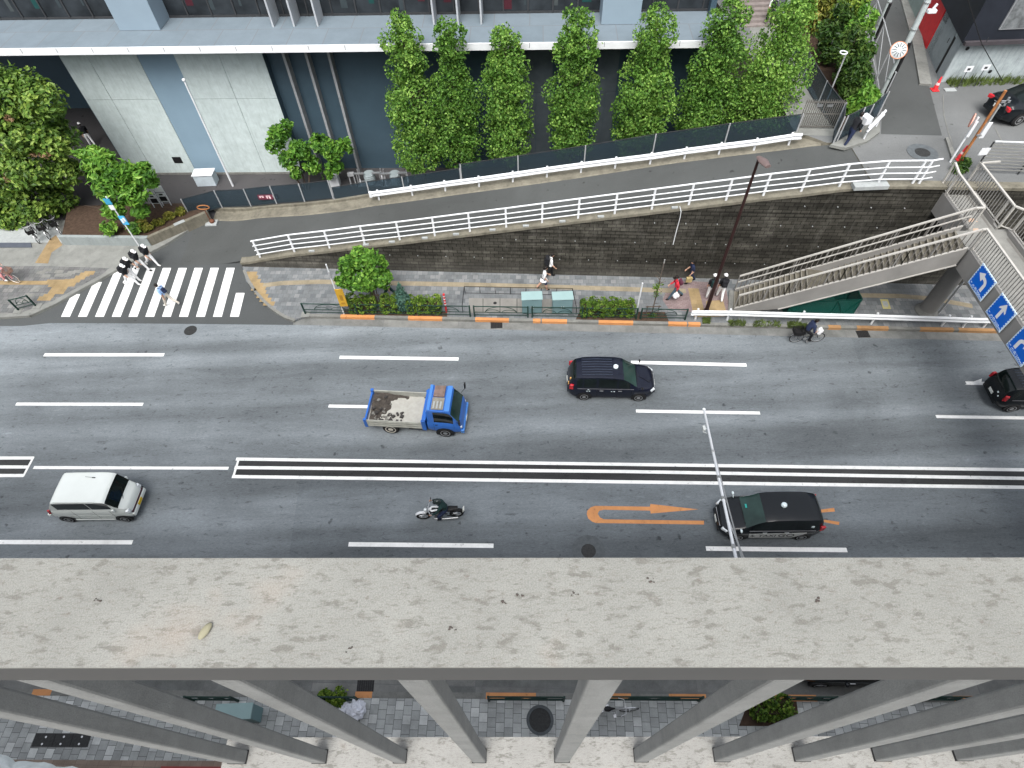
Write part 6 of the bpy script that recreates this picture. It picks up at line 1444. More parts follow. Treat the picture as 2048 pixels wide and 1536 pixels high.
for s in (-1, 1):
    bits(trk, 'bed_side', BEDG, [((-2.12, s*.82-.022, .62), (.40, s*.82+.022, 1.12))], .008)
    bits(trk, 'side_rib', BEDG, [((-2.12, s*.85-.012, z), (.40, s*.85+.012, z+.05)) for z in (.68, .84, 1.0)])
    bits(trk, 'bed_post', TB, [((.40, s*.82-.05, .55), (.60, s*.82+.05, 1.30))], .012); bits(trk, 'bed_post', TB, [((-2.26, s*.82-.06, .58), (-2.12, s*.82+.06, 1.18))], .012)
    mb = MB(); mb.obox((2.17, s*.64, .78), (.04, -s*.015, 0), (.015, s*.11, 0), (0, 0, .07)); mb.build('headlight', HEADL, trk, bevel=.015)
    mb = MB(); mb.tube([(2.02, s*.80, 1.30), (2.22, s*1.02, 1.42), (2.22, s*1.02, 1.62)], .014, 6); mb.box((2.17, s*1.02-.07, 1.45), (2.23, s*1.02+.07, 1.74)); mb.build('mirror', DARKTRIM, trk)
    bits(trk, 'door_seam', DARKTRIM, [((.955, s*.8405-.002, .55), (.967, s*.8405+.002, 1.12)), ((1.87, s*.8405-.002, .75), (1.88, s*.8405+.002, 1.1))]); bits(trk, 'door_handle', DARKTRIM, [((1.02, s*.845-.008, 1.0), (1.14, s*.845+.008, 1.04))])
bits(trk, 'bed_headboard', TB, [((.44, -.84, .60), (.60, .84, 1.36)), ((.50, -.86, 1.36), (.64, .86, 1.42))], .012)
bits(trk, 'rear_guard', TB, [((-2.25, -.86, .62), (-2.17, .86, 1.02))], .012); bits(trk, 'tail_light', TAIL, [((-2.27, -.74, .54), (-2.2, -.5, .62)), ((-2.27, .5, .54), (-2.2, .74, .62))])
bits(trk, 'bumper', TBL, [((2.14, -.80, .36), (2.31, .80, .58))], .03); bits(trk, 'number_plate', PLATEW, [((2.312, -.17, .40), (2.325, .17, .54))])
bits(trk, 'roof_band', TBL, [((.72, -.69, 1.975), (.86, .69, 2.01)), ((1.50, -.69, 1.955), (1.74, .69, 1.985))], .02)
bits(trk, 'roof_hatch', M('roof_rust_brown', (.16, .115, .10), .7, 0, .3, 5), [((.94, .02, 1.985), (1.44, .62, 2.07))], .02); bits(trk, 'roof_tray', M('roof_tray_grey', (.20, .19, .16), .7, 0, .3, 5), [((.92, -.64, 1.982), (1.46, .0, 2.01))]); bits(trk, 'roof_slat', CONC_LIGHT, [((.99+k*.15, -.6, 2.012), (1.07+k*.15, -.22, 2.04)) for k in range(3)])
bits(trk, 'mudguard', TB, [((-1.65, -.82, .60), (-.62, -.62, .66))]); bits(trk, 'mudguard', TB, [((-1.65, .62, .60), (-.62, .82, .66))])
# driver seen through the open side window: forearm on the sill
load = []
rr = random.Random(31); mb = MB(); NX_, NY_ = 34, 26
from mathutils import noise as mn
def dirt(x, y):
    u = (x+2.1)/2.45; v = (y+.79)/1.58
    e = max(0, 1.15-u*2.3) * (.35+.65*min(1, max(0, v*1.3))) + max(0, (v-.80)*4.0)*max(0, 1.05-u*.75)
    n_ = mn.noise(Vector((x*3.1, y*3.1, 2)))*.35+mn.noise(Vector((x*8, y*8, 5)))*.22
    return max(0, min(.22, (e+n_-.38)*.30))
vs = []
for i in range(NX_):
    for j in range(NY_): x = -2.10+2.48*i/(NX_-1); y = -.79+1.58*j/(NY_-1); vs.append((x, y, .775+dirt(x, y)))
fs = []
for i in range(NX_-1):
    for j in range(NY_-1):
        q = (i*NY_+j, (i+1)*NY_+j, (i+1)*NY_+j+1, i*NY_+j+1)
        if max(vs[k][2] for k in q) > .784: fs.append(q)
mb.add(vs, fs)
DIRT = M('dark_dirt', (.060, .052, .045), .95, 0, .4, 9, (1, 1, 1), .8)
ld = thing('dirt_load', 'thin heap of dark dirt and rubble lying in the bed of the blue truck', 'dirt', local=True)
mb.build('dirt', DIRT, ld, smooth=True)
mb = MB()
for k in range(42):
    x = rr.uniform(-2.0, -1.0) if rr.random() < .75 else rr.uniform(-1.6, -.6); y = rr.uniform(-.74, -.1) if rr.random() < .6 else rr.uniform(-.5, .7); s = rr.uniform(.03, .085)
    a, b_, c_ = rr.uniform(0, 6), rr.uniform(.5, 1.2), rr.uniform(.4, .8); mb.obox((x, y, .79+dirt(x, y)+s*.3), (s*math.cos(a), s*math.sin(a), .01), (-s*b_*math.sin(a), s*b_*math.cos(a), .01), (.01, 0, s*c_), rr.choice((0, 0, 1)))
mb.build('rubble', [M('rubble_dark', (.045, .042, .04), .9), M('rubble_grey', (.16, .155, .14), .9)], ld)['kind'] = 'stuff'
place_by_wheels(trk, G(785, 866, 0), G(892.5, 872, 0), -1, .78, -1.13, 1.42)
ld.location = trk.location; ld.rotation_euler = trk.rotation_euler
# ------------------------------------------------------------------ black saloon (parked cars)
SEDT = dict(top=[(-2.3, .62), (-2.26, .92), (-2.1, 1.05), (-1.55, 1.09), (-.85, 1.40), (-.3, 1.45), (.2, 1.42), (.98, 1.05), (1.2, .98), (1.95, .86), (2.15, .76), (2.3, .52)], belt=[(-2.3, .6), (-2.1, .95), (1.0, .92), (1.9, .80), (2.3, .46)], halfw=[(-2.3, .62), (-2.1, .80), (-1.6, .88), (1.4, .88), (1.95, .78), (2.2, .6), (2.3, .46)],
    roofw=[(-2.3, .52), (-1.9, .70), (-1.4, .66), (-.7, .58), (.2, .58), (1.0, .70), (1.6, .74), (2.1, .58), (2.3, .4)], low=[(-2.3, .36), (-1.9, .2), (1.9, .2), (2.3, .3)])
def make_sedan(label):
    t = thing('parked_car', label, 'car', (0, 0, 0), 0, 'parked black cars', local=True)
    car_body(t, BLACKP, SEDT, (.28, 1.0), (-1.5, -.82), (-1.15, .62), [(-.28, -.2)], [(-1.38, 1, .32, .2), (-1.38, -1, .32, .2), (1.38, 1, .32, .2), (1.38, -1, .32, .2)])
    for s in (-1, 1):
        mb = MB(); mb.obox((-2.20, s*.62, .88), (.06, s*.02, 0), (.05, -s*.16, 0), (0, 0, .085)); mb.build('tail_light', TAIL, t, bevel=.02)
        mb = MB(); mb.obox((2.08, s*.60, .68), (.08, -s*.07, 0), (.05, s*.1, 0), (0, 0, .06)); mb.build('headlight', HEADL, t, bevel=.02)
        mb = MB(); mb.ball((.72, s*.95, .98), (.06, .1, .07), 10, 6); mb.build('mirror', BLACKP, t, smooth=True)
        bits(t, 'door_handle', STEEL, [((x, s*.885-.01, .78), (x+.18, s*.885+.01, .81)) for x in (-.6, .35)])
    bits(t, 'bumper', BLACKP, [((2.16, -.6, .3), (2.33, .6, .46))], .04); bits(t, 'bumper', BLACKP, [((-2.36, -.66, .34), (-2.2, .66, .54))], .04); bits(t, 'number_plate', PLATEW, [((-2.31, -.17, .64), (-2.285, .17, .80))]); bits(t, 'rear_trim', STEEL, [((-2.275, -.3, .84), (-2.25, .3, .87))])
    return t
sed = make_sedan('black car parked by the concrete house behind the rusty pole')
la, lb_ = G(1984, 193, 7.05), G(2018, 220, 7.05); r_ = (lb_-la); hd = Vector((-r_.y, r_.x, 0)).normalized(); hd = hd if hd.x > 0 else -hd
m = (la+lb_)/2; c = m+hd*2.15; sed.location = (c.x, c.y, 6.205); sed.rotation_euler = (0, 0, math.atan2(hd.y, hd.x)); print('sedan width', r_.length)
g = G(1826, -8, 6.2); dup(sed, (g.x+.5, g.y+1.2, 6.205), R_(100), 'black car half seen at the upper photo edge beside the red panel')
g = G(1603, 1372, .8); dup(sed, (g.x+2.28, g.y+.86, .008), RA+math.pi, 'black car standing at the near kerb, mostly hidden by the balcony coping')
# ------------------------------------------------------------------ two-wheelers
def wheel2(mb_t, mb_r, x, r, tw, n=26, spokes=14):
    mb_t.tube([Vector((x+r*math.cos(a), 0, r+r*math.sin(a)+.0)) for a in [2*math.pi*k/n for k in range(n+1)]], tw, 6, caps=False)
    mb_r.tube([Vector((x+(r-tw*1.2)*math.cos(a), 0, r+(r-tw*1.2)*math.sin(a))) for a in [2*math.pi*k/n for k in range(n+1)]], tw*.5, 5, caps=False)
    for k in range(spokes): a = 2*math.pi*k/spokes; mb_r.tube([Vector((x, (.02 if k % 2 else -.02), r)), Vector((x+(r-tw)*math.cos(a), 0, r+(r-tw)*math.sin(a)))], .003, 4, caps=False)
    mb_r.tube([(x, -.05, r), (x, .05, r)], .025, 8)
def make_bike(label, paint, basket=None, rear_basket=False, group=None, fender=STEEL, tyre=RUBBER):
    t = thing('bicycle', label, 'bicycle', (0, 0, 0), 0, group, local=True); r = .33
    for x in (-.53, .53):
        a, b = MB(), MB(); wheel2(a, b, x, r, .022); w = a.build('wheel', tyre, t, smooth=True); b.build('rim', STEEL, w)
    mb = MB(); BB = Vector((-.10, 0, .29)); ST_ = Vector((-.22, 0, .74)); HD = Vector((.33, 0, .86)); HB = Vector((.38, 0, .66))
    for a, b in ((BB, ST_), (BB, HB), (ST_.lerp(BB, .35), HD.lerp(HB, .2)), (HD+Vector((-.02, 0, .1)), HB), ((-.53, .05, r), BB), ((-.53, -.05, r), BB), ((-.53, .05, r), ST_.lerp(BB, .15)), ((-.53, -.05, r), ST_.lerp(BB, .15)), (HB, (.53, .05, r)), (HB, (.53, -.05, r)), (ST_, ST_+Vector((-.03, 0, .1)))): mb.tube([a, b], .018, 7)
    mb.build('frame', paint, t, smooth=True)
    mb = MB(); mb.tube([HD+Vector((-.22, .28, .2)), HD+Vector((-.04, .22, .2)), HD+Vector((0, 0, .14)), HD+Vector((-.04, -.22, .2)), HD+Vector((-.22, -.28, .2))], .014, 7); mb.build('handlebar', STEEL, t, smooth=True)
    mb = MB(); mb.ball((-.27, 0, .87), (.14, .09, .04), 12, 6); mb.tube([(-.16, 0, .86), (-.02, 0, .87)], [.05, .02], 7); mb.build('saddle', BLACK, t, smooth=True)
    mb = MB(); mb.lathe([(.09, -.01), (.09, .01)], (BB.x, -.05, BB.z), 14, 'y'); mb.tube([BB+Vector((0, -.09, 0)), BB+Vector((.12, -.09, -.1))], .012, 5); mb.tube([BB+Vector((0, .09, 0)), BB+Vector((-.12, .09, .1))], .012, 5); mb.box((BB.x+.07, -.2, BB.z-.115), (BB.x+.17, -.09, BB.z-.09)); mb.box((BB.x-.17, .09, BB.z+.09), (BB.x-.07, .2, BB.z+.115)); mb.build('crank', STEEL, t)
    mb = MB()
    for x, a0, a1 in ((-.53, .1, 2.7), (.53, .3, 2.4)): mb.tube([Vector((x+(r+.035)*math.cos(a), 0, r+(r+.035)*math.sin(a))) for a in [a0+(a1-a0)*k/12 for k in range(13)]], .02, 5, flat=.5)
    mb.build('mudguard', fender, t, smooth=True)
    mb = MB(); mb.box((-.72, -.06, .70), (-.38, .06, .72)); mb.tube([(-.7, .05, .7), (-.53, .05, r)], .008, 5); mb.tube([(-.7, -.05, .7), (-.53, -.05, r)], .008, 5); mb.build('rear_rack', STEEL, t)
    def bask(x0, x1, z0, z1, w, m):
        mb = MB()
        for k in range(9): f = k/8; z = lerp(z0, z1, f); e = .03*f; mb.beam((x0-e, -w-e, z), (x1+e, -w-e, z), .012, .012); mb.beam((x0-e, w+e, z), (x1+e, w+e, z), .012, .012); mb.beam((x0-e, -w-e, z), (x0-e, w+e, z), .012, .012); mb.beam((x1+e, -w-e, z), (x1+e, w+e, z), .012, .012)
        for k in range(7):
            f = k/6; x = lerp(x0, x1, f)
            for s in (-1, 1): mb.beam((x, s*w, z0), (x, s*(w+.03), z1), .012, .012, (1, 0, 0))
        mb.box((x0, -w, z0-.008), (x1, w, z0)); mb.build('basket', m, t)
    if basket: bask(.46, .78, .80, 1.05, .16, basket)
    if rear_basket: bask(-.82, -.36, .73, .98, .2, BLACK)
    return t
GREYB = M('bike_grey', (.10, .11, .12), .4, .3)
bk = make_bike('grey bicycle with a black rear basket ridden along the far kerb', GREYB, None, True)
a, b = G(1586, 684, 0), G(1632, 683, 0); u = (b-a).normalized(); bk.location = (a+b)/2; bk.rotation_euler = (0, 0, math.atan2(u.y, u.x)); bk.location.z = .006
BIKE_LOC, BIKE_ROT = bk.location.copy(), bk.rotation_euler.z
pk = make_bike('pink bicycle with a brown front basket ridden at the left photo edge', M('bike_pink', (.62, .22, .24), .4), M('basket_brown', (.22, .14, .11), .7), False, tyre=M('cream_tyre', (.45, .38, .32), .7))
a = G(36, 563, .16); pk.location = (a.x-.53, a.y+.05, .155); pk.rotation_euler = (0, 0, R_(-14)); PINK_LOC = pk.location.copy()
p1 = make_bike('black bicycle parked under the big broad tree, nearest its trunk', BLACK, BLACK, False, 'bicycles parked under the broad tree'); g = G(72, 486, .16); p1.location = (g.x-.1, g.y+.5, .155); p1.rotation_euler = (0, 0, R_(-58))
for k, (dx, dy, lab, rz_) in enumerate(((.55, .35, 'black bicycle parked under the broad tree, middle of the group of three', -62), (1.1, .6, 'black bicycle parked under the broad tree, closest to the rust stained paving', -55))): dup(p1, (p1.location.x+dx, p1.location.y+dy, .155), R_(rz_), lab)
p2 = make_bike('silver bicycle lying in view between the balusters on the near pavement', STEEL, None, False); g = G(1226, 1424, .16); p2.location = (g.x, g.y, .155); p2.rotation_euler = (0, 0, RA+.1)
# motorcycle (heading left)
mo = thing('motorcycle', 'black motorcycle with a white banded tank heading left below the median', 'motorcycle', local=True); r = .30
for x in (-.68, .72):
    a, b = MB(), MB(); a.tube([Vector((x+(r-.05)*math.cos(k), 0, r+(r-.05)*math.sin(k))) for k in [2*math.pi*i/26 for i in range(27)]], .055, 8, caps=False); w = a.build('wheel', RUBBER, mo, smooth=True)
    b.tube([Vector((x+(r-.10)*math.cos(k), 0, r+(r-.10)*math.sin(k))) for k in [2*math.pi*i/26 for i in range(27)]], .022, 6, caps=False)
    for k in range(6): aa = math.pi*k/3; b.tube([Vector((x, 0, r)), Vector((x+(r-.1)*math.cos(aa), 0, r+(r-.1)*math.sin(aa)))], .012, 5)
    b.tube([(x, -.07, r), (x, .07, r)], .05, 10); b.build('rim', STEEL, w, smooth=True)
mb = MB(); mb.tube([(.40, 0, .90), (.10, 0, .62), (-.15, 0, .45), (-.30, 0, .62), (-.75, 0, .75)], .03, 8); mb.tube([(.40, 0, .86), (.28, 0, .50), (.10, 0, .32), (-.3, 0, .30)], .025, 8)
for s in (-.07, .07): mb.tube([(-.68, s, .30), (-.28, s*1.6, .36)], .022, 7); mb.tube([(-.62, s*1.5, .34), (-.45, s*1.6, .70)], .022, 7)
mb.build('frame', BLACK, mo, smooth=True)
mb = MB()
for s in (-.08, .08): mb.tube([(.74, s, .30), (.44, s, .95)], .024, 7)
mb.build('fork', STEEL, mo, smooth=True)
mb = MB(); mb.ball((.16, 0, .80), (.30, .15, .13), 16, 10); mb.build('tank', BLACKP, mo, smooth=True)
mb = MB()
for s in (-1, 1): mb.tube([(.40, s*.03, .895), (.28, s*.09, .905), (.10, s*.075, .925), (-.06, s*.05, .90)], [.02, .045, .04, .012], 6, flat=.45)
mb.tube([(.42, 0, .91), (.30, 0, .94)], .04, 6, flat=.4); mb.build('white_band', WPAINT, mo, smooth=True)
mb = MB(); mb.tube([(-.10, 0, .80), (-.40, 0, .79), (-.78, 0, .84)], [.10, .14, .09], 10, flat=.5); mb.build('seat', BLACK, mo, smooth=True)
mb = MB(); mb.box((-.12, -.13, .28), (.22, .13, .56)); 
for k in range(5): mb.box((.02, -.12, .5+k*.04), (.24, .12, .52+k*.04))
mb.build('engine', M('engine_grey', (.14, .14, .15), .4, .5), mo, bevel=.02)
mb = MB(); mb.tube([(.22, .12, .45), (.28, .16, .28), (0, .18, .22), (-.75, .2, .30)], [.022, .025, .035, .045], 8); mb.build('exhaust', STEEL, mo, smooth=True)
mb = MB(); mb.tube([(.30, .36, 1.00), (.38, .22, 1.03), (.44, 0, .98), (.38, -.22, 1.03), (.30, -.36, 1.00)], .014, 7); mb.build('handlebar', STEEL, mo, smooth=True)
mb = MB(); mb.ball((.56, 0, .86), (.08, .09, .09), 12, 8); mb.build('headlight', HEADL, mo, smooth=True)
mb = MB(); mb.tube([Vector((.72+(r+.03)*math.cos(a), 0, r+(r+.03)*math.sin(a))) for a in [.5+1.6*k/8 for k in range(9)]], .06, 6, flat=.4); mb.build('mudguard', WPAINT, mo, smooth=True)
mb = MB(); mb.tube([Vector((-.68+(r+.06)*math.cos(a), 0, r+(r+.06)*math.sin(a))) for a in [1.2+1.5*k/8 for k in range(9)]], .07, 6, flat=.4); mb.build('mudguard', BLACK, mo, smooth=True)
mb = MB(); mb.obox((-1.0, 0, .66), (.012, 0, .01), (0, .1, 0), (-.03, 0, .09)); mb.build('number_plate', PLATEW, mo)
mb = MB()
for s in (-1, 1): mb.tube([(.34, s*.26, 1.02), (.30, s*.32, 1.2)], .008, 5); mb.ball((.30, s*.33, 1.22), (.02, .06, .04), 8, 6)
mb.build('mirror', DARKTRIM, mo, smooth=True)
a, b = G(917, 1032, 0), G(848, 1037, 0); u = (b-a).normalized(); c = (a+b)/2; mo.location = (c.x, c.y, .006); mo.rotation_euler = (0, 0, math.atan2(u.y, u.x)); MOTO = (mo.location.copy(), mo.rotation_euler.z)
# ================================================================== PEOPLE
SKIN = M('skin', (.46, .28, .20), .55, 0, .06, 4); HAIR = M('black_hair', (.012, .010, .009), .5)
def cloth(nm, c, r=.85): return M('cloth_'+nm, c, r, 0, .18, 7)
C_BLACK = cloth('black', (.014, .015, .018)); C_WHITE = cloth('white', (.72, .73, .74)); C_NAVY = cloth('navy', (.018, .026, .06)); C_BLUE = cloth('pale_blue', (.30, .46, .74)); C_KHAKI = cloth('pale_khaki', (.52, .48, .42)); C_RED = cloth('red', (.60, .035, .055)); C_JEAN = cloth('jean', (.05, .085, .11)); C_PINK = cloth('pink', (.66, .30, .30)); C_TAN = cloth('tan', (.34, .27, .13)); C_DKGREEN = cloth('dark_green', (.014, .035, .035)); C_LAV = cloth('lavender_white', (.66, .66, .74)); C_MAROON = cloth('maroon', (.10, .03, .05)); SHOE_W = cloth('white_shoe', (.62, .62, .60)); SHOE_B = cloth('black_shoe', (.012, .012, .013)); SHOE_Y = cloth('cream_shoe', (.66, .64, .45))
def rotY(v, a):
    "swing a vector in the x-z plane; positive a moves a downward limb forward (+x)"
    return Vector((v.x*math.cos(a)-v.z*math.sin(a), v.y, v.x*math.sin(a)+v.z*math.cos(a)))
def walk_pose(phase=.5, lean=6, arms=22, elbow=18, knee=28):
    a = 26*phase
    return dict(lean=lean, hip=(a, -a), knee=(6 if a > 0 else knee, knee if a > 0 else 6), sh=(-arms*phase, arms*phase), el=(elbow, elbow))
def joints(pose):
    "joint positions facing +x, pelvis at origin"
    if 'J' in pose: return {k: Vector(v) for k, v in pose['J'].items()}
    J = {'pel': Vector((0, 0, 0))}; ln = R_(pose.get('lean', 4))
    def tor(v): return rotY(Vector(v), -ln)
    J['bel'] = tor((0, 0, .16)); J['che'] = tor((0, 0, .34)); J['nb'] = tor((0, 0, .50))
    hl = R_(pose.get('head', 0)); hd = rotY(Vector((.015, 0, .10)), -ln-hl); J['nt'] = J['nb']+hd*.75; J['head'] = J['nb']+rotY(Vector((.03, 0, .195)), -ln-hl)
    for i, s in ((0, 1), (1, -1)):
        sp_ = R_(pose.get('spread', (6, 6))[i]); c = 'LR'[i]
        J['sh'+c] = tor((0, s*.175, .455)); a = R_(pose['sh'][i])-ln*.4; ua = rotY(Vector((0, s*math.sin(sp_)*.28, -.28)), a); J['el'+c] = J['sh'+c]+ua
        b = a+R_(pose['el'][i]); J['wr'+c] = J['el'+c]+rotY(Vector((0, s*.01-s*pose.get('tuck', 0), -.25)), b)
        J['hip'+c] = Vector((0, s*.09, -.03)); a = R_(pose['hip'][i]); J['kn'+c] = J['hip'+c]+rotY(Vector((0, s*.005, -.42)), a)
        b = a-R_(pose['knee'][i]); J['an'+c] = J['kn'+c]+rotY(Vector((0, 0, -.41)), b); J['to'+c] = J['an'+c]+rotY(Vector((.16, s*.02, -.045)), b*.6)
    return J
BONES = [('pel', 'bel'), ('bel', 'che'), ('che', 'nb'), ('nb', 'nt')]+[(a+c, b+c) for c in 'LR' for a, b in (('sh', 'el'), ('el', 'wr'), ('hip', 'kn'), ('kn', 'an'), ('an', 'to'))]
RAD = dict(pel=.14, bel=.13, che=.15, nb=.066, nt=.05, sh=.078, el=.055, wr=.033, hip=.105, kn=.076, an=.056, to=.040)
def seg_d(p, a, b):
    ab = b-a; t = max(0, min(1, (p-a).dot(ab)/max(1e-9, ab.length_squared))); return (p-a-ab*t).length
def hand(mb, w, d, palm_n, side, grip=.5):
    "palm, four unequal bent fingers and a side thumb"
    d = d.normalized(); n = (palm_n-d*palm_n.dot(d)).normalized(); t = d.cross(n)*side
    R3 = Matrix((t, n, d)).transposed(); mb.ball(w+d*.05, (.040, .016, .052), 10, 7, 0, R3)
    for k, (o, L) in enumerate(((.028, .068), (.010, .078), (-.009, .073), (-.027, .056))):
        p0 = w+d*.085+t*o; a1 = grip*.7; d1 = d*math.cos(a1)+n*math.sin(a1); d2 = d*math.cos(a1*2.4)+n*math.sin(a1*2.4)
        p1 = p0+d1*L*.5; p2 = p1+d2*L*.5; mb.tube([p0-d*.012, p0, p1, p2], [.009, .0095, .0085, .006], 6)
    p0 = w+d*.03+t*.034; mb.tube([p0-t*.01, p0+t*.016+d*.02, p0+t*.02+d*.045+n*.012], [.012, .010, .007], 6)
def make_person(label, pose, loc, heading, cols, hair='short', cap=None, hgt=1.7, group=None, free=False, cat='person'):
    "cols: shirt, trousers, shoes, sleeve, shin"
    s = hgt/1.7; J = joints(pose); zmin = min(J['an'+c].z for c in 'LR'); off_z = 0 if free else -zmin+.075
    sh = Vector((0, 0, off_z)); J = {k: (v+sh)*s for k, v in J.items()}
    t = thing('person', label, cat, loc, heading, group, local=True)
    names = list(J); use = ['pel', 'bel', 'che', 'nb', 'nt']+[a+c for c in 'LR' for a in ('sh', 'el', 'wr', 'hip', 'kn', 'an', 'to')]
    idx = {k: i for i, k in enumerate(use)}
    ed = [(idx['pel'], idx['bel']), (idx['bel'], idx['che']), (idx['che'], idx['nb']), (idx['nb'], idx['nt'])]
    for c in 'LR': ed += [(idx['che'], idx['sh'+c]), (idx['sh'+c], idx['el'+c]), (idx['el'+c], idx['wr'+c]), (idx['pel'], idx['hip'+c]), (idx['hip'+c], idx['kn'+c]), (idx['kn'+c], idx['an'+c]), (idx['an'+c], idx['to'+c])]
    me = bpy.data.meshes.new('skel'); me.from_pydata([tuple(J[k]) for k in use], ed, []); ob = bpy.data.objects.new('skel', me); COL.objects.link(ob)
    md = ob.modifiers.new('skin', 'SKIN'); md.use_smooth_shade = True
    for k in use:
        sv = me.skin_vertices[0].data[idx[k]]; r = RAD[k if k in RAD else k[:-1]]*s; sv.radius = (r, r*(.82 if k in ('pel', 'bel', 'che') else 1)); sv.use_root = (k == 'pel')
    ss = ob.modifiers.new('sub', 'SUBSURF'); ss.levels = ss.render_levels = 1
    dg = bpy.context.evaluated_depsgraph_get(); body = bpy.data.meshes.new_from_object(ob.evaluated_get(dg)); bpy.data.objects.remove(ob); bpy.data.meshes.remove(me)
    mb = MB(); mb.v = [tuple(v.co) for v in body.vertices]; mb.f = [tuple(p.vertices) for p in body.polygons]; mb.m = []
    segs = [(J[a], J[b], a, b) for a, b in BONES]; lab = {}
    for p in body.polygons:
        c = p.center; best = min(segs, key=lambda q: seg_d(c, q[0], q[1])-(.07 if q[2] in ('pel', 'bel', 'che') else 0)); a, b = best[2], best[3]
        if a == 'nb': m = 0
        elif a in ('pel', 'bel', 'che'): m = 2 if (a == 'pel' and (c-J['pel']).dot(J['bel']-J['pel']) < .035*s*.2) else 1
        elif a[:2] == 'sh': m = 1
        elif a[:2] == 'el': m = 1 if cols[3] else 0
        elif a[:3] == 'hip': m = 2
        elif a[:2] == 'kn': m = 2 if cols[4] else 0
        else: m = 3
        mb.m.append(m)
    bpy.data.meshes.remove(body)
    # head with a face, joined to the same body mesh
    hx = (J['head']-J['nb']).normalized(); fwd = Vector((1, 0, 0)); fwd = (fwd-hx*fwd.dot(hx)).normalized(); lf = hx.cross(fwd); R3 = Matrix((fwd, lf, hx)).transposed(); hc = J['head']
    def hp(x, y, z): return hc+(fwd*x+lf*y+hx*z)*s
    mb.ball(hc+hx*.01*s, (.096*s, .076*s, .112*s), 16, 12, 0, R3); mb.ball(hp(.03, 0, -.055), (.058*s, .055*s, .06*s), 12, 8, 0, R3)
    mb.ball(hp(.098, 0, -.012), (.017*s, .012*s, .024*s), 8, 6, 0, R3)
    for y in (-.078, .078): mb.ball(hp(-.005, y, -.005), (.018*s, .009*s, .03*s), 8, 6, 0, R3)
    for y in (-.031, .031): mb.ball(hp(.084, y, .018), (.010*s, .013*s, .008*s), 8, 6, 4, R3)
    mb.ball(hp(.083, 0, -.052), (.008*s, .024*s, .006*s), 8, 5, 5, R3)
    for i, c in enumerate('LR'):
        d = (J['wr'+c]-J['el'+c]).normalized(); side = 1 if c == 'L' else -1; hand(mb, J['wr'+c], d, Vector((.35, -side*1.0, 0)), side, pose.get('grip', .55))
    ln = len(mb.f)-len(mb.m)
    o = mb.build('body', [SKIN, cols[0], cols[1], cols[2], HAIR, M('lip', (.36, .16, .14), .5)], t, smooth=True)
    # hair and cap as children
    if hair:
        hb = MB(); n = 16; rings = []; zlim = {'short': -.02, 'long': -.16, 'bob': -.10}[hair]
        tmp = MB(); tmp.ball(hc+hx*.016*s, (.106*s, .086*s, .118*s), 18, 14, 0, R3)
        keep = []
        for f in tmp.f:
            c = sum((Vector(tmp.v[i]) for i in f), Vector())/len(f)-hc; x, z = c.dot(fwd)/s, c.dot(hx)/s
            if z > .055 or (x < .035 and z > -.075+0*x): keep.append(f)
        hb.v = tmp.v; hb.f = keep; hb.m = [0]*len(keep)
        if hair in ('long', 'bob'): hb.tube([hp(-.05, 0, .03), hp(-.085, 0, -.06), hp(-.08, 0, zlim)], [.07*s, .075*s, .05*s], 10)
        hb.build('hair', HAIR, t, smooth=True)
    if cap:
        cb = MB(); tmp = MB(); tmp.ball(hc+hx*.025*s, (.118*s, .098*s, .122*s), 20, 14, 0, R3)
        cb.v = tmp.v; cb.f = [f for f in tmp.f if sum((Vector(tmp.v[i]) for i in f), Vector()).dot(hx)/len(f)-hc.dot(hx) > .022*s]; cb.m = [0]*len(cb.f)
        q = []
        for k in range(9): a = -1.15+2.3*k/8; q += [hp(.108*math.cos(a), .092*math.sin(a), .035), hp(.19*math.cos(a*.75), .10*math.sin(a), .025), hp(.19*math.cos(a*.75), .10*math.sin(a), .018), hp(.108*math.cos(a), .092*math.sin(a), .026)]
        fs = [(k*4+j, k*4+4+j, k*4+4+(j+1) % 4, k*4+(j+1) % 4) for k in range(8) for j in range(4)]; cb.add(q, fs)
        cb.build('cap', cap, t, smooth=True)
    M4 = Matrix.Translation(Vector(loc)) @ Matrix.Rotation(heading, 4, 'Z')
    t['_j'] = 1; del t['_j']
    return t, J, M4
def backpack(label, J, M4, mat, grp=None, sc_=1.0):
    u = (J['nb']-J['bel']).normalized(); f = Vector((1, 0, 0)); f = (f-u*f.dot(u)).normalized(); l = u.cross(f)
    c = J['che']-f*.20*1+u*.0; loc = M4 @ c; t = thing('backpack', label, 'backpack', loc, 0, grp)
    R4 = M4.to_3x3(); f, l, u = R4 @ f, R4 @ l, R4 @ u
    mb = MB(); mb.obox(loc, f*.085*sc_, l*.15*sc_, u*.21*sc_); mb.build('bag', mat, t, bevel=.05)
    mb = MB(); mb.obox(loc-f*.10*sc_-u*.07, f*.035, l*.11*sc_, u*.09*sc_); mb.build('pocket', mat, t, bevel=.025)
    mb = MB()
    for s in (-1, 1): mb.tube([loc+f*.05+l*s*.09+u*.2, loc+f*.20+l*s*.10+u*.22, loc+f*.325+l*s*.105+u*.08, loc+f*.31+l*s*.115-u*.08, loc+f*.06+l*s*.13-u*.16], .017, 5, flat=.6)
    mb.build('strap', mat, t, smooth=True)
    return t
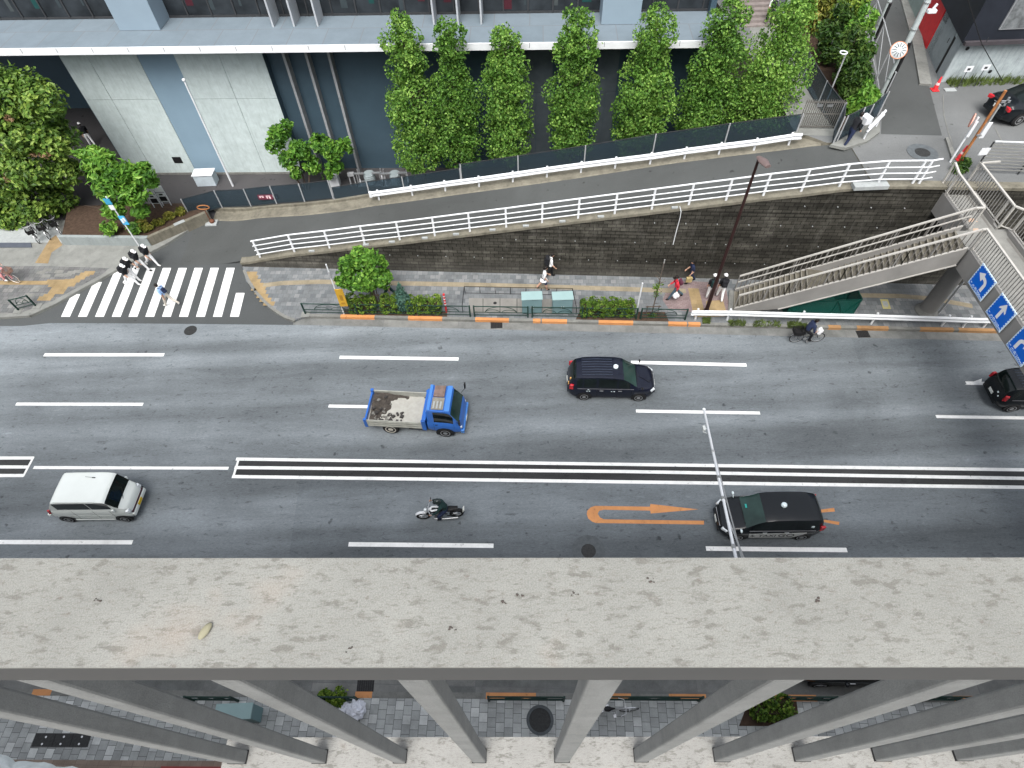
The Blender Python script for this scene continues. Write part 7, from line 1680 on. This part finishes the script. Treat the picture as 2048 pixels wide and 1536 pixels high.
def held_bag(label, at, mat, kind, M4, hgt=.36, cat='bag'):
    loc = M4 @ at; t = thing('carrier_bag', label, cat, loc-Vector((0, 0, hgt)))
    rg = random.Random(int(loc.x*100)); mb = MB()
    if kind == 'plastic':
        n = 14; prof = [(.05, .12), (.12, .17), (.35, .18), (.65, .14), (.85, .06), (1, .025)]; vs = []
        for (f, r) in prof:
            for j in range(n): a = 2*math.pi*j/n; rr_ = r*(1+.22*math.sin(3*a+f*5)+rg.uniform(-.1, .1)); vs.append(loc+Vector((rr_*math.cos(a), rr_*.8*math.sin(a), -hgt+f*hgt)))
        mb.add(vs, [(i*n+j, i*n+(j+1) % n, (i+1)*n+(j+1) % n, (i+1)*n+j) for i in range(len(prof)-1) for j in range(n)]+[tuple(range(n-1, -1, -1)), tuple(range((len(prof)-1)*n, len(prof)*n))])
        mb.build('bag', mat, t, smooth=True)
    else:
        mb.box((loc.x-.16, loc.y-.07, loc.z-hgt), (loc.x+.16, loc.y+.07, loc.z-.10)); mb.build('bag', mat, t, bevel=.02)
    mb = MB()
    for s in (-.05, .05): mb.tube([loc+Vector((-.09, s, -.12)), loc+Vector((-.03, s*.3, .0)), loc+Vector((.03, s*.3, 0)), loc+Vector((.09, s, -.12))], .01, 5)
    mb.build('handle', mat, t)
    return t
CAPW = M('cap_white', (.78, .79, .80), .5)
grp = 'students in black tops and white caps on the zebra crossing'
zebra = [((268, 571), 0.0, .9, 'white capped student nearest the camera on the zebra crossing, black top, white trousers'), ((274, 558), .02, -.8, 'second student from the front of the zebra crossing group, mostly behind the first'), ((289, 542), -.05, 1.0, 'third student of the zebra crossing group, striding with legs wide apart'), ((309, 532), -.12, .8, 'student at the far end of the zebra crossing group, foot stretched past the stripes')]
for i, (p, h, ph, lab) in enumerate(zebra):
    g = G(*p, .012); t, J, M4 = make_person(lab, walk_pose(ph, 10, 25, 25, 30), g, -.30+h, (C_BLACK, C_WHITE, SHOE_W if i != 2 else SHOE_B, False, True), 'short', CAPW, 1.68, grp)
    backpack(['black backpack of the student nearest the camera on the zebra crossing', 'black backpack of the second zebra crossing student', 'black backpack of the third, wide striding zebra crossing student', 'black backpack of the student at the far end of the zebra group'][i], J, M4, C_BLACK, 'black school backpacks')
g = G(344, 611, .012); t, J, M4 = make_person('person in a pale blue shirt walking left over the zebra crossing', walk_pose(.9, 10, 20, 20, 30), g, math.pi-.25, (C_BLUE, C_KHAKI, SHOE_W, False, True), 'short', None, 1.66); backpack('dark shoulder bag on the back of the person in the pale blue shirt', J, M4, C_NAVY, sc_=.75)
g = G(780, 596, .155); make_person('person in a white shirt striding left behind the clipped hedge', walk_pose(1.15, 4, 25, 30, 20), g, math.pi, (C_LAV, C_DKGREEN, SHOE_B, False, True), 'short', None, 1.7)
g = G(1100, 555, .155); t, J, M4 = make_person('person in black trousers and white shirt walking right close to the dark wall', walk_pose(.5, 4, 15, 35, 14), g, .05, (C_WHITE, C_BLACK, SHOE_B, False, True), 'short', None, 1.72); backpack('large black backpack of the person walking close to the dark wall', J, M4, C_BLACK, sc_=1.25)
g = G(1087, 579, .155); t, J, M4 = make_person('person in a loose white shirt and dark shorts behind the left green cabinet', walk_pose(-.6, 5, 15, 50, 22), g, .1, (C_WHITE, C_NAVY, SHOE_B, False, False), 'bob', None, 1.66)
mb = MB(); n = 14; q = []
for (zz, r) in ((.02, .15), (-.06, .18), (-.20, .22)):
    for j in range(n): a = 2*math.pi*j/n; q.append(J['pel']+Vector((r*math.cos(a), r*.9*math.sin(a), zz)))
mb.add(q, [(i*n+j, i*n+(j+1) % n, (i+1)*n+(j+1) % n, (i+1)*n+j) for i in range(2) for j in range(n)]); mb.build('shirt_hem', C_WHITE, t, smooth=True)
g = G(1347, 597, .155); pz = walk_pose(.95, 8, 18, 30, 24); t, J, M4 = make_person('person in a red jacket and dark jeans walking left with a white bag', pz, g, math.pi, (C_RED, C_JEAN, SHOE_B, True, True), 'short', HAIR, 1.7); backpack('dark backpack on the person in the red jacket', J, M4, C_MAROON, sc_=.85); held_bag('white plastic bag hanging from the hand of the person in red', J['wrL']+Vector((.0, .02, -.09)), C_WHITE, 'plastic', M4, .40)
g = G(1378, 565, .155); t, J, M4 = make_person('person in dark navy clothes walking left near the wall with a tan bag', walk_pose(.6, 6, 10, 40, 22), g, math.pi+.1, (C_NAVY, C_NAVY, SHOE_B, False, True), 'long', None, 1.6); held_bag('flat tan shopping bag carried by the person in navy near the wall', J['wrL']+Vector((.05, .05, -.07)), C_TAN, 'paper', M4, .42)
for i, (p, ph, lab, bl) in enumerate((((1416, 598), .25, 'white capped student in black shirt walking away, left of the brown lamp post', 'black backpack of the student left of the brown lamp post'), ((1437, 597), .55, 'white capped student in black shirt walking away, right of the brown lamp post', 'black backpack of the student right of the brown lamp post'))):
    g = G(*p, .155); t, J, M4 = make_person(lab, walk_pose(ph, 4, 10, 25, 16), g, math.pi/2-.1, (C_BLACK, C_WHITE, SHOE_B, False, True), 'short', CAPW, 1.7, 'students walking away by the stair'); backpack(bl, J, M4, C_DKGREEN if i == 0 else C_BLACK, 'black school backpacks')
g = RG(1690, 293); t, J, M4 = make_person('person in black clothes and white shoes at the top of the ramp', dict(lean=8, hip=(14, -10), knee=(8, 12), sh=(35, 10), el=(70, 30)), Vector((g.x, g.y, rz(g.x, g.y)+.01)), .35, (C_BLACK, C_NAVY, SHOE_Y, True, True), 'short', None, 1.76)
loc = M4 @ (J['wrL']+Vector((.22, -.12, .0))); tt = thing('parcel', 'white boxy parcel carried by the person at the top of the ramp', 'parcel', loc); mb = MB(); mb.obox(loc, M4.to_3x3() @ Vector((.19, 0, 0)), M4.to_3x3() @ Vector((0, .24, 0)), (0, 0, .17)); mb.build('box', WPAINT, tt, bevel=.015); mb = MB(); mb.obox(loc, M4.to_3x3() @ Vector((.192, 0, 0)), M4.to_3x3() @ Vector((0, .02, 0)), (0, 0, .172)); mb.build('tape', CONC_LIGHT, tt)
g = G(187, 292, .17); make_person('student in black top and white trousers beside the concrete panels at the left', walk_pose(.4, 6, 15, 20, 15), g, math.pi-.8, (C_BLACK, C_WHITE, SHOE_B, False, True), 'short', CAPW, 1.68)
g = G(1531, 53, 6.3); t, J, M4 = make_person('person in a white top and black trousers climbing the outdoor stair', dict(lean=10, hip=(38, -8), knee=(50, 6), sh=(-10, 20), el=(20, 30)), Vector((g.x+.15, g.y+.1, 6.3)), math.pi/2, (C_WHITE, C_BLACK, SHOE_W, False, True), 'short', None, 1.7); backpack('black rucksack of the person climbing the outdoor stair', J, M4, C_BLACK)
# people under the broad tree are hidden by its crown; the riders follow
def ride(label, J, loc, rot, cols, hair, cap=None, grip=1.0):
    return make_person(label, dict(J=J, grip=grip), loc, rot, cols, hair, cap, 1.7, None, True)
def sit(pel, hands, feet, lean, head_fwd=0.0, knee_out=.12):
    J = {'pel': Vector(pel)}; ln = R_(lean); T = lambda x, y, z: Vector(pel)+rotY(Vector((x, y, z)), -ln)
    J['bel'] = T(0, 0, .16); J['che'] = T(0, 0, .34); J['nb'] = T(.01, 0, .50); J['nt'] = T(.04, 0, .57)+Vector((0, 0, .0)); J['head'] = J['nb']+Vector((.05+head_fwd, 0, .17))
    for i, (c, s) in enumerate((('L', 1), ('R', -1))):
        J['sh'+c] = T(0, s*.175, .455); h = Vector(hands[i]); J['wr'+c] = h; m = (J['sh'+c]+h)/2; dd = (h-J['sh'+c]).length; e = math.sqrt(max(.0004, .275**2-(dd/2)**2)); J['el'+c] = m+Vector((-.1, s*.5, -.85)).normalized()*e
        J['hip'+c] = Vector(pel)+Vector((.02, s*.09, -.03)); f = Vector(feet[i]); J['an'+c] = f; m = (J['hip'+c]+f)/2; dd = (f-J['hip'+c]).length; e = math.sqrt(max(.0004, .43**2-(dd/2)**2)); J['kn'+c] = m+Vector((.92, s*knee_out, .35)).normalized()*e; J['to'+c] = f+Vector((.16, s*.01, -.05))
    return J
J = sit((-.27, 0, 1.0), ((.10, .27, 1.06), (.10, -.27, 1.06)), ((-.20, .15, .50), (.05, -.15, .28)), 28)
t, J_, M4 = ride('person in a navy shirt riding the grey bicycle along the far kerb', J, BIKE_LOC, BIKE_ROT, (C_NAVY, C_BLACK, SHOE_B, False, True), 'short')
held_bag('white carrier bag hanging from the handlebar of the ridden grey bicycle', Vector((.42, -.02, 1.12)), C_WHITE, 'plastic', M4, .42)
J = sit((-.26, 0, .98), ((.10, .27, 1.06), (.10, -.27, 1.06)), ((-.20, .15, .48), (.05, -.15, .27)), 14)
ride('person in a pink top riding the pink bicycle at the left photo edge', J, PINK_LOC, R_(-14), (C_PINK, C_PINK, SHOE_W, False, True), 'bob')
J = sit((-.34, 0, .94), ((.27, .33, 1.03), (.27, -.33, 1.03)), ((-.02, .24, .34), (-.02, -.24, .34)), 30, .02, .55)
ride('motorcycle rider in dark jacket and blue jeans leaning to the handlebar', J, MOTO[0], MOTO[1], (C_DKGREEN, C_NAVY, SHOE_B, True, True), None, None)
hd = [o for o in COL.objects if o.get('label', '').startswith('motorcycle rider')][0]
hc = Vector(J['head']); mb = MB(); mb.ball(hc+Vector((-.01, 0, .02)), (.155, .13, .15), 18, 12); o = mb.build('helmet', M('helmet_dark', (.02, .03, .03), .2, coat=.4), hd, smooth=True)
mb = MB(); mb.tube([hc+Vector((.10, .10, .03)), hc+Vector((.145, .05, .03)), hc+Vector((.15, 0, .03)), hc+Vector((.145, -.05, .03)), hc+Vector((.10, -.10, .03))], .035, 6); mb.build('visor', CARGLASS, o, smooth=True)
hd['category'] = 'person'
# ================================================================== NEAR SIDE: BALCONY AND ITS BUILDING
ZC, ZB = 24.1, 23.0
cf = [G(-900, 1117, ZC), G(2900, 1114.5, ZC)]; cn = [G(-900, 1336, ZC), G(2900, 1332.5, ZC)]
ux = (cf[1]-cf[0]).normalized(); nx = Vector((-ux.y, ux.x, 0)); cf = [cf[0]-ux*.9, cf[1]+ux*4.5]; un = (cn[1]-cn[0]).normalized(); cn = [cn[0]-un*.9, cn[1]+un*4.5]
bal = thing('balcony_railing', 'balcony railing with a broad speckled coping over square grey balusters', 'railing', (0, .1, ZB))
mb = MB(); T_ = .0035
q = [(cf[0].x, cf[0].y), (cf[1].x, cf[1].y), (cn[1].x, cn[1].y), (cn[0].x, cn[0].y)]
mb.prism(q, ZC-T_, ZC); mb.build('coping', COPING, bal, bevel=.003)
FASC = M('fascia_grey', (.034, .036, .038), .45, .1, .12, 5); BALM = mat_concrete('baluster_grey', (.150, .154, .150), .14, .25, 14); 
mb = MB(); i_ = .0012; q = [(a.x+nx.x*s*i_, a.y+nx.y*s*i_) for a, s in ((cf[0], -1), (cf[1], -1), (cn[1], 1), (cn[0], 1))]
mb.prism(q, ZC-.058, ZC-T_-.0005); mb.build('fascia', FASC, bal, bevel=.002)
mb = MB(); q = [(a.x+nx.x*s*.02, a.y+nx.y*s*.02) for a, s in ((cf[0], -1), (cf[1], -1), (cn[1], 1), (cn[0], 1))]
mb.prism(q, ZC-.07, ZC-.0585); mb.build('underplate', DKGREY, bal)
bb = [(457, 492), (625, 652), (787, 812), (945, 972), (1109, 1139), (1269, 1296), (1429, 1459), (1589, 1619), (1749, 1781), (1911, 1944), (2071, 2104), (2231, 2264), (2391, 2424), (2551, 2584)]
BD = .026
P0_ = G(1909, 1522, ZB); P1_ = G(1749, 1522.6, ZB); stp = P0_-P1_
bars_ = [(G(a, 1525-(a-1100)*.004, ZB), G(b, 1525-(a-1100)*.004, ZB)) for a, b in bb[:10]]
bars_ += [(bars_[9][0]+stp*k, bars_[9][1]+stp*k) for k in range(1, 28)]
for (p, p2) in bars_:
    w = .0205 if False else (p2-p).length/2; c = (p+p2)/2+nx*BD*.5
    mb = MB(); mb.obox((c.x, c.y, (ZB+ZC-.06)/2), ux*w, nx*BD/2, (0, 0, (ZC-.06-ZB)/2)); o = mb.build('baluster', BALM, bal, bevel=.003)
    mb = MB(); mb.obox((c.x, c.y, ZB+.003), ux*(w+.0008), nx*(BD/2+.0008), (0, 0, .003)); mb.build('base_gasket', BLACK, o)
# curb under the balusters, end at the leftmost baluster
ce = [G(456, 1475, ZB), G(3200, 1470, ZB)]; ce[1] = ce[1]+(ce[1]-ce[0]).normalized()*4.5; de = (ce[1]-ce[0]).normalized(); ne = Vector((-de.y, de.x, 0))
cu = MB(); q = [ce[0], ce[1], ce[1]-ne*.26, ce[0]-ne*.26]; cu.prism([(p.x, p.y) for p in q], ZB-.25, ZB)
o = tag(cu.build('balcony_curb', CURBM, bevel=.004), 'pale stone curb that carries the grey balusters', 'curb')
# the building the photo is taken from: facade below and behind the viewer
ap = thing('apartment_building', 'tall plain apartment building that the balcony belongs to', 'building', (0, -.3, 0))
fa = MB(); a, b = ce[0]-de*60, ce[0]+de*60
fa.prism([(a.x, a.y-.16), (b.x, b.y-.16), (b.x-ne.x*.4, b.y-.56), (a.x-ne.x*.4, a.y-.56)], 0, ZB-.26); fa.build('lower_wall', M('facade_tile', (.30, .28, .25), .7), ap)
fa = MB(); fa.prism([(a.x, a.y-.57), (b.x, b.y-.57), (b.x, b.y-1.89), (a.x, a.y-1.89)], ZB-.45, ZB-.27); fa.build('balcony_floor', CONC_MID, ap)
# white scalloped canopy far below at the left
pts = [(-60, 1507), (0, 1508), (14, 1511), (24, 1517), (30, 1524), (38, 1522), (52, 1522), (66, 1524), (76, 1525), (88, 1524), (104, 1528), (112, 1533), (128, 1534), (146, 1532), (160, 1537), (160, 1600), (-60, 1600)]
zc_ = 3.2; cc = [G(*p, zc_) for p in pts]; cm = sum(cc, Vector())/len(cc)
t = thing('canopy', 'crumpled white canopy with a wavy edge at the lower left corner', 'canopy', (cm.x, cm.y, .15))
me = MB(); rg = random.Random(2); K = 14; ctr = Vector((cm.x, cm.y-.3, zc_+.35)); rings = []
for k in range(K+1):
    f = k/K
    for p in cc: v = p.lerp(ctr, f); v.z += .22*math.sin(f*3.0)+.06*mn.noise(Vector((v.x*3, v.y*3, 1))); rings.append(v)
n = len(cc); me.add(rings, [(i*n+j, i*n+(j+1) % n, (i+1)*n+(j+1) % n, (i+1)*n+j) for i in range(K) for j in range(n)]); me.build('cloth', M('canopy_white', (.66, .70, .69), .7, 0, .12, 4, (1, 1, 1), .3), t, smooth=True, fix=True)
me = MB()
for (dx, dy) in ((-1.2, -.5), (.5, -.4)): me.tube([(cm.x+dx, cm.y+dy, .15), (cm.x+dx, cm.y+dy, zc_+.1)], .04, 8)
me.build('pole', STEEL, t)
# white rod and cables reaching out from the facade over the road
ra, rb = G(1477, 1140, 24.028), G(1408, 819, 23.70); rd = (rb-ra).normalized()
t = thing('outrigger_rod', 'thin white rod with two cables reaching out over the road from under the balcony coping', 'rod', ra)
mb = MB(); mb.tube([ra-rd*.03, ra.lerp(rb, .5), rb], [.0016, .0017, .0018], 10); mb.build('rod', WPAINT, t, smooth=True)
mb = MB(); mb.ball(rb, .003, 8, 6); mb.build('tip', WPAINT, t, smooth=True)
c = ra.lerp(rb, .80); mb = MB(); mb.box((c.x-.0085, c.y-.003, c.z-.003), (c.x-.0045, c.y+.004, c.z+.003)); mb.tube([(c.x-.008, c.y, c.z), (c.x, c.y, c.z)], .001, 6); mb.tube([(c.x-.0085, c.y-.005, c.z-.001), (c.x-.003, c.y-.008, c.z-.001)], .0008, 6); mb.build('hook_bracket', CONC_LIGHT, t)
for f in (.08, .42, .60, .3): p = ra.lerp(rb, f); mb = MB(); mb.tube([p-rd*.004, p+rd*.004], .0022, 8); mb.build('clip', STEEL, t)
for (f, p1) in ((.74, (1490, 1140)), (.22, (1497, 1140))):
    a = ra.lerp(rb, f); b = G(*p1, 24.028); mb = MB(); mb.tube([a, b, b+(b-a).normalized()*.02], .0008, 5); mb.build('cable', STEEL, t)
# things on the near pavement
c = G(487, 1440, .15); t = thing('utility_cabinet', 'pale green utility cabinet on the near pavement seen between the balusters', 'utility cabinet', c); h = 1.2
mb = MB(); a, b = G(434, 1409, 1.2), G(500, 1437, 1.2); mb.box((a.x, b.y, .15), (b.x, a.y, 1.16)); mb.build('cabinet', CABG, t, bevel=.02); mb = MB(); mb.box((a.x-.02, b.y-.02, 1.16), (b.x+.02, a.y+.02, 1.22)); mb.build('lid', CABTOP, t, bevel=.015)
for i, (px, py, s, lab) in enumerate(((688, 1415, .21, 'smaller crumpled white bag by the near kerb'), (714, 1420, .33, 'larger crumpled white bag by the near kerb'))):
    c = G(px, py, .3); t = MB(); rgx = random.Random(i); nu, nv = 22, 14; vs = []
    t.ball((c.x, c.y, .15+s*.75), (s, s*.95, s*.8), nu, nv)
    t.v = [tuple(Vector(v)+(Vector(v)-Vector((c.x, c.y, .15+s*.75)))*(.45*mn.noise(Vector(v)*6)+.25*mn.noise(Vector(v)*14))) for v in t.v]
    tag(t.build('rubbish_bag', M('bag_white', (.66, .68, .74), .35), None, smooth=False), lab, 'bag', 'white rubbish bags')
def green_low(x0, x1, lab):
    a, b = G(x0, 1401, .15), G(x1, 1402, .15); green_panel(a, b, lab)
green_low(385, 480, 'dark green guard panel by the near kerb before the pale cabinet'); green_low(645, 722, 'dark green guard panel by the near kerb before the white bags'); green_low(975, 1130, 'dark green guard panel by the near kerb left of the middle baluster'); green_low(1210, 1400, 'dark green guard panel by the near kerb right of the middle baluster'); green_low(1560, 1660, 'dark green guard panel by the near kerb beside the bright bush'); green_low(1840, 1930, 'dark green guard panel by the near kerb at the lower right')
# litter and bird droppings on the coping are part of its stone; one pale lump lies on it
c = G(410, 1262, ZC+.002); mb = MB(); mb.ball((c.x, c.y, ZC+.002), (.0035, .0072, .0022), 10, 6, 0, Matrix.Rotation(-.5, 3, 'Z')); tag(mb.build('pale_dropping', M('dropping_ochre', (.20, .19, .13), .8), None, smooth=True), 'small pale dried lump lying on the balcony coping', 'dropping')
rg = random.Random(8); mb = MB()
for (px, py) in ((905, 1256), (1150, 1188), (1636, 1199), (1040, 1192), (197, 1199), (1010, 1205), (700, 1300), (1300, 1160)):
    c = G(px, py, ZC); 
    for k in range(5): s = rg.uniform(.0003, .0009); mb.ball((c.x+rg.uniform(-.003, .003), c.y+rg.uniform(-.002, .002), ZC+.0004), (s*1.5, s, .0006), 7, 4)
tag(mb.build('grit', M('grit_dark', (.06, .05, .045), .9)), 'dark specks of grit scattered on the balcony coping', 'grit', kind='stuff')
# ================================================================== CAMERA, SKY, SUN
cam = bpy.data.cameras.new('camera'); co = bpy.data.objects.new('camera', cam); COL.objects.link(co)
cam.sensor_fit = 'HORIZONTAL'; cam.sensor_width = 36; cam.lens = 36*F/2048; cam.clip_start = .02; cam.clip_end = 1000
# camera axes in world space: columns of the world->camera rows
rx_ = Vector((XW[0], YW[0], ZW[0])); dn_ = Vector((XW[1], YW[1], ZW[1])); fw_ = Vector((XW[2], YW[2], ZW[2]))
m3 = Matrix((rx_, -dn_, -fw_)).transposed(); co.matrix_world = Matrix.Translation((0, 0, H)) @ m3.to_4x4()
SC.camera = co
w = bpy.data.worlds.new('World'); SC.world = w; w.use_nodes = True; nt = w.node_tree
sk = nt.nodes.new('ShaderNodeTexSky'); sk.sky_type = 'NISHITA'; sk.sun_disc = False; SUN_E, SUN_R = R_(58), R_(188)
sk.sun_elevation = SUN_E; sk.sun_rotation = SUN_R; sk.air_density = 1.0; sk.dust_density = 4.0; sk.ozone_density = 1.0
hs_ = nt.nodes.new('ShaderNodeHueSaturation'); hs_.inputs['Saturation'].default_value = .30
nt.links.new(sk.outputs[0], hs_.inputs['Color']); nt.links.new(hs_.outputs[0], nt.nodes['Background'].inputs['Color']); nt.nodes['Background'].inputs['Strength'].default_value = .15
su = bpy.data.lights.new('sun', 'SUN'); su.energy = 1.5; su.angle = R_(38); su.color = (1, .97, .93); so = bpy.data.objects.new('sun', su); COL.objects.link(so)
# sun direction: NISHITA rotation is measured clockwise from +Y
dx_, dy_ = math.sin(SUN_R)*math.cos(SUN_E), math.cos(SUN_R)*math.cos(SUN_E)
so.rotation_euler = Vector((dx_, dy_, math.sin(SUN_E))).to_track_quat('Z', 'Y').to_euler(); so.location = (0, 0, 60)
SC.view_settings.view_transform = 'Standard'; SC.view_settings.look = 'None'; SC.view_settings.gamma = 1; SC.view_settings.exposure = 1.2
SC.cycles.max_bounces = 6; SC.cycles.transparent_max_bounces = 12
for o in COL.objects:
    if o.parent is None and 'kind' not in o and 'label' not in o and o.type in ('MESH', 'EMPTY'): print('UNLABELLED', o.name)
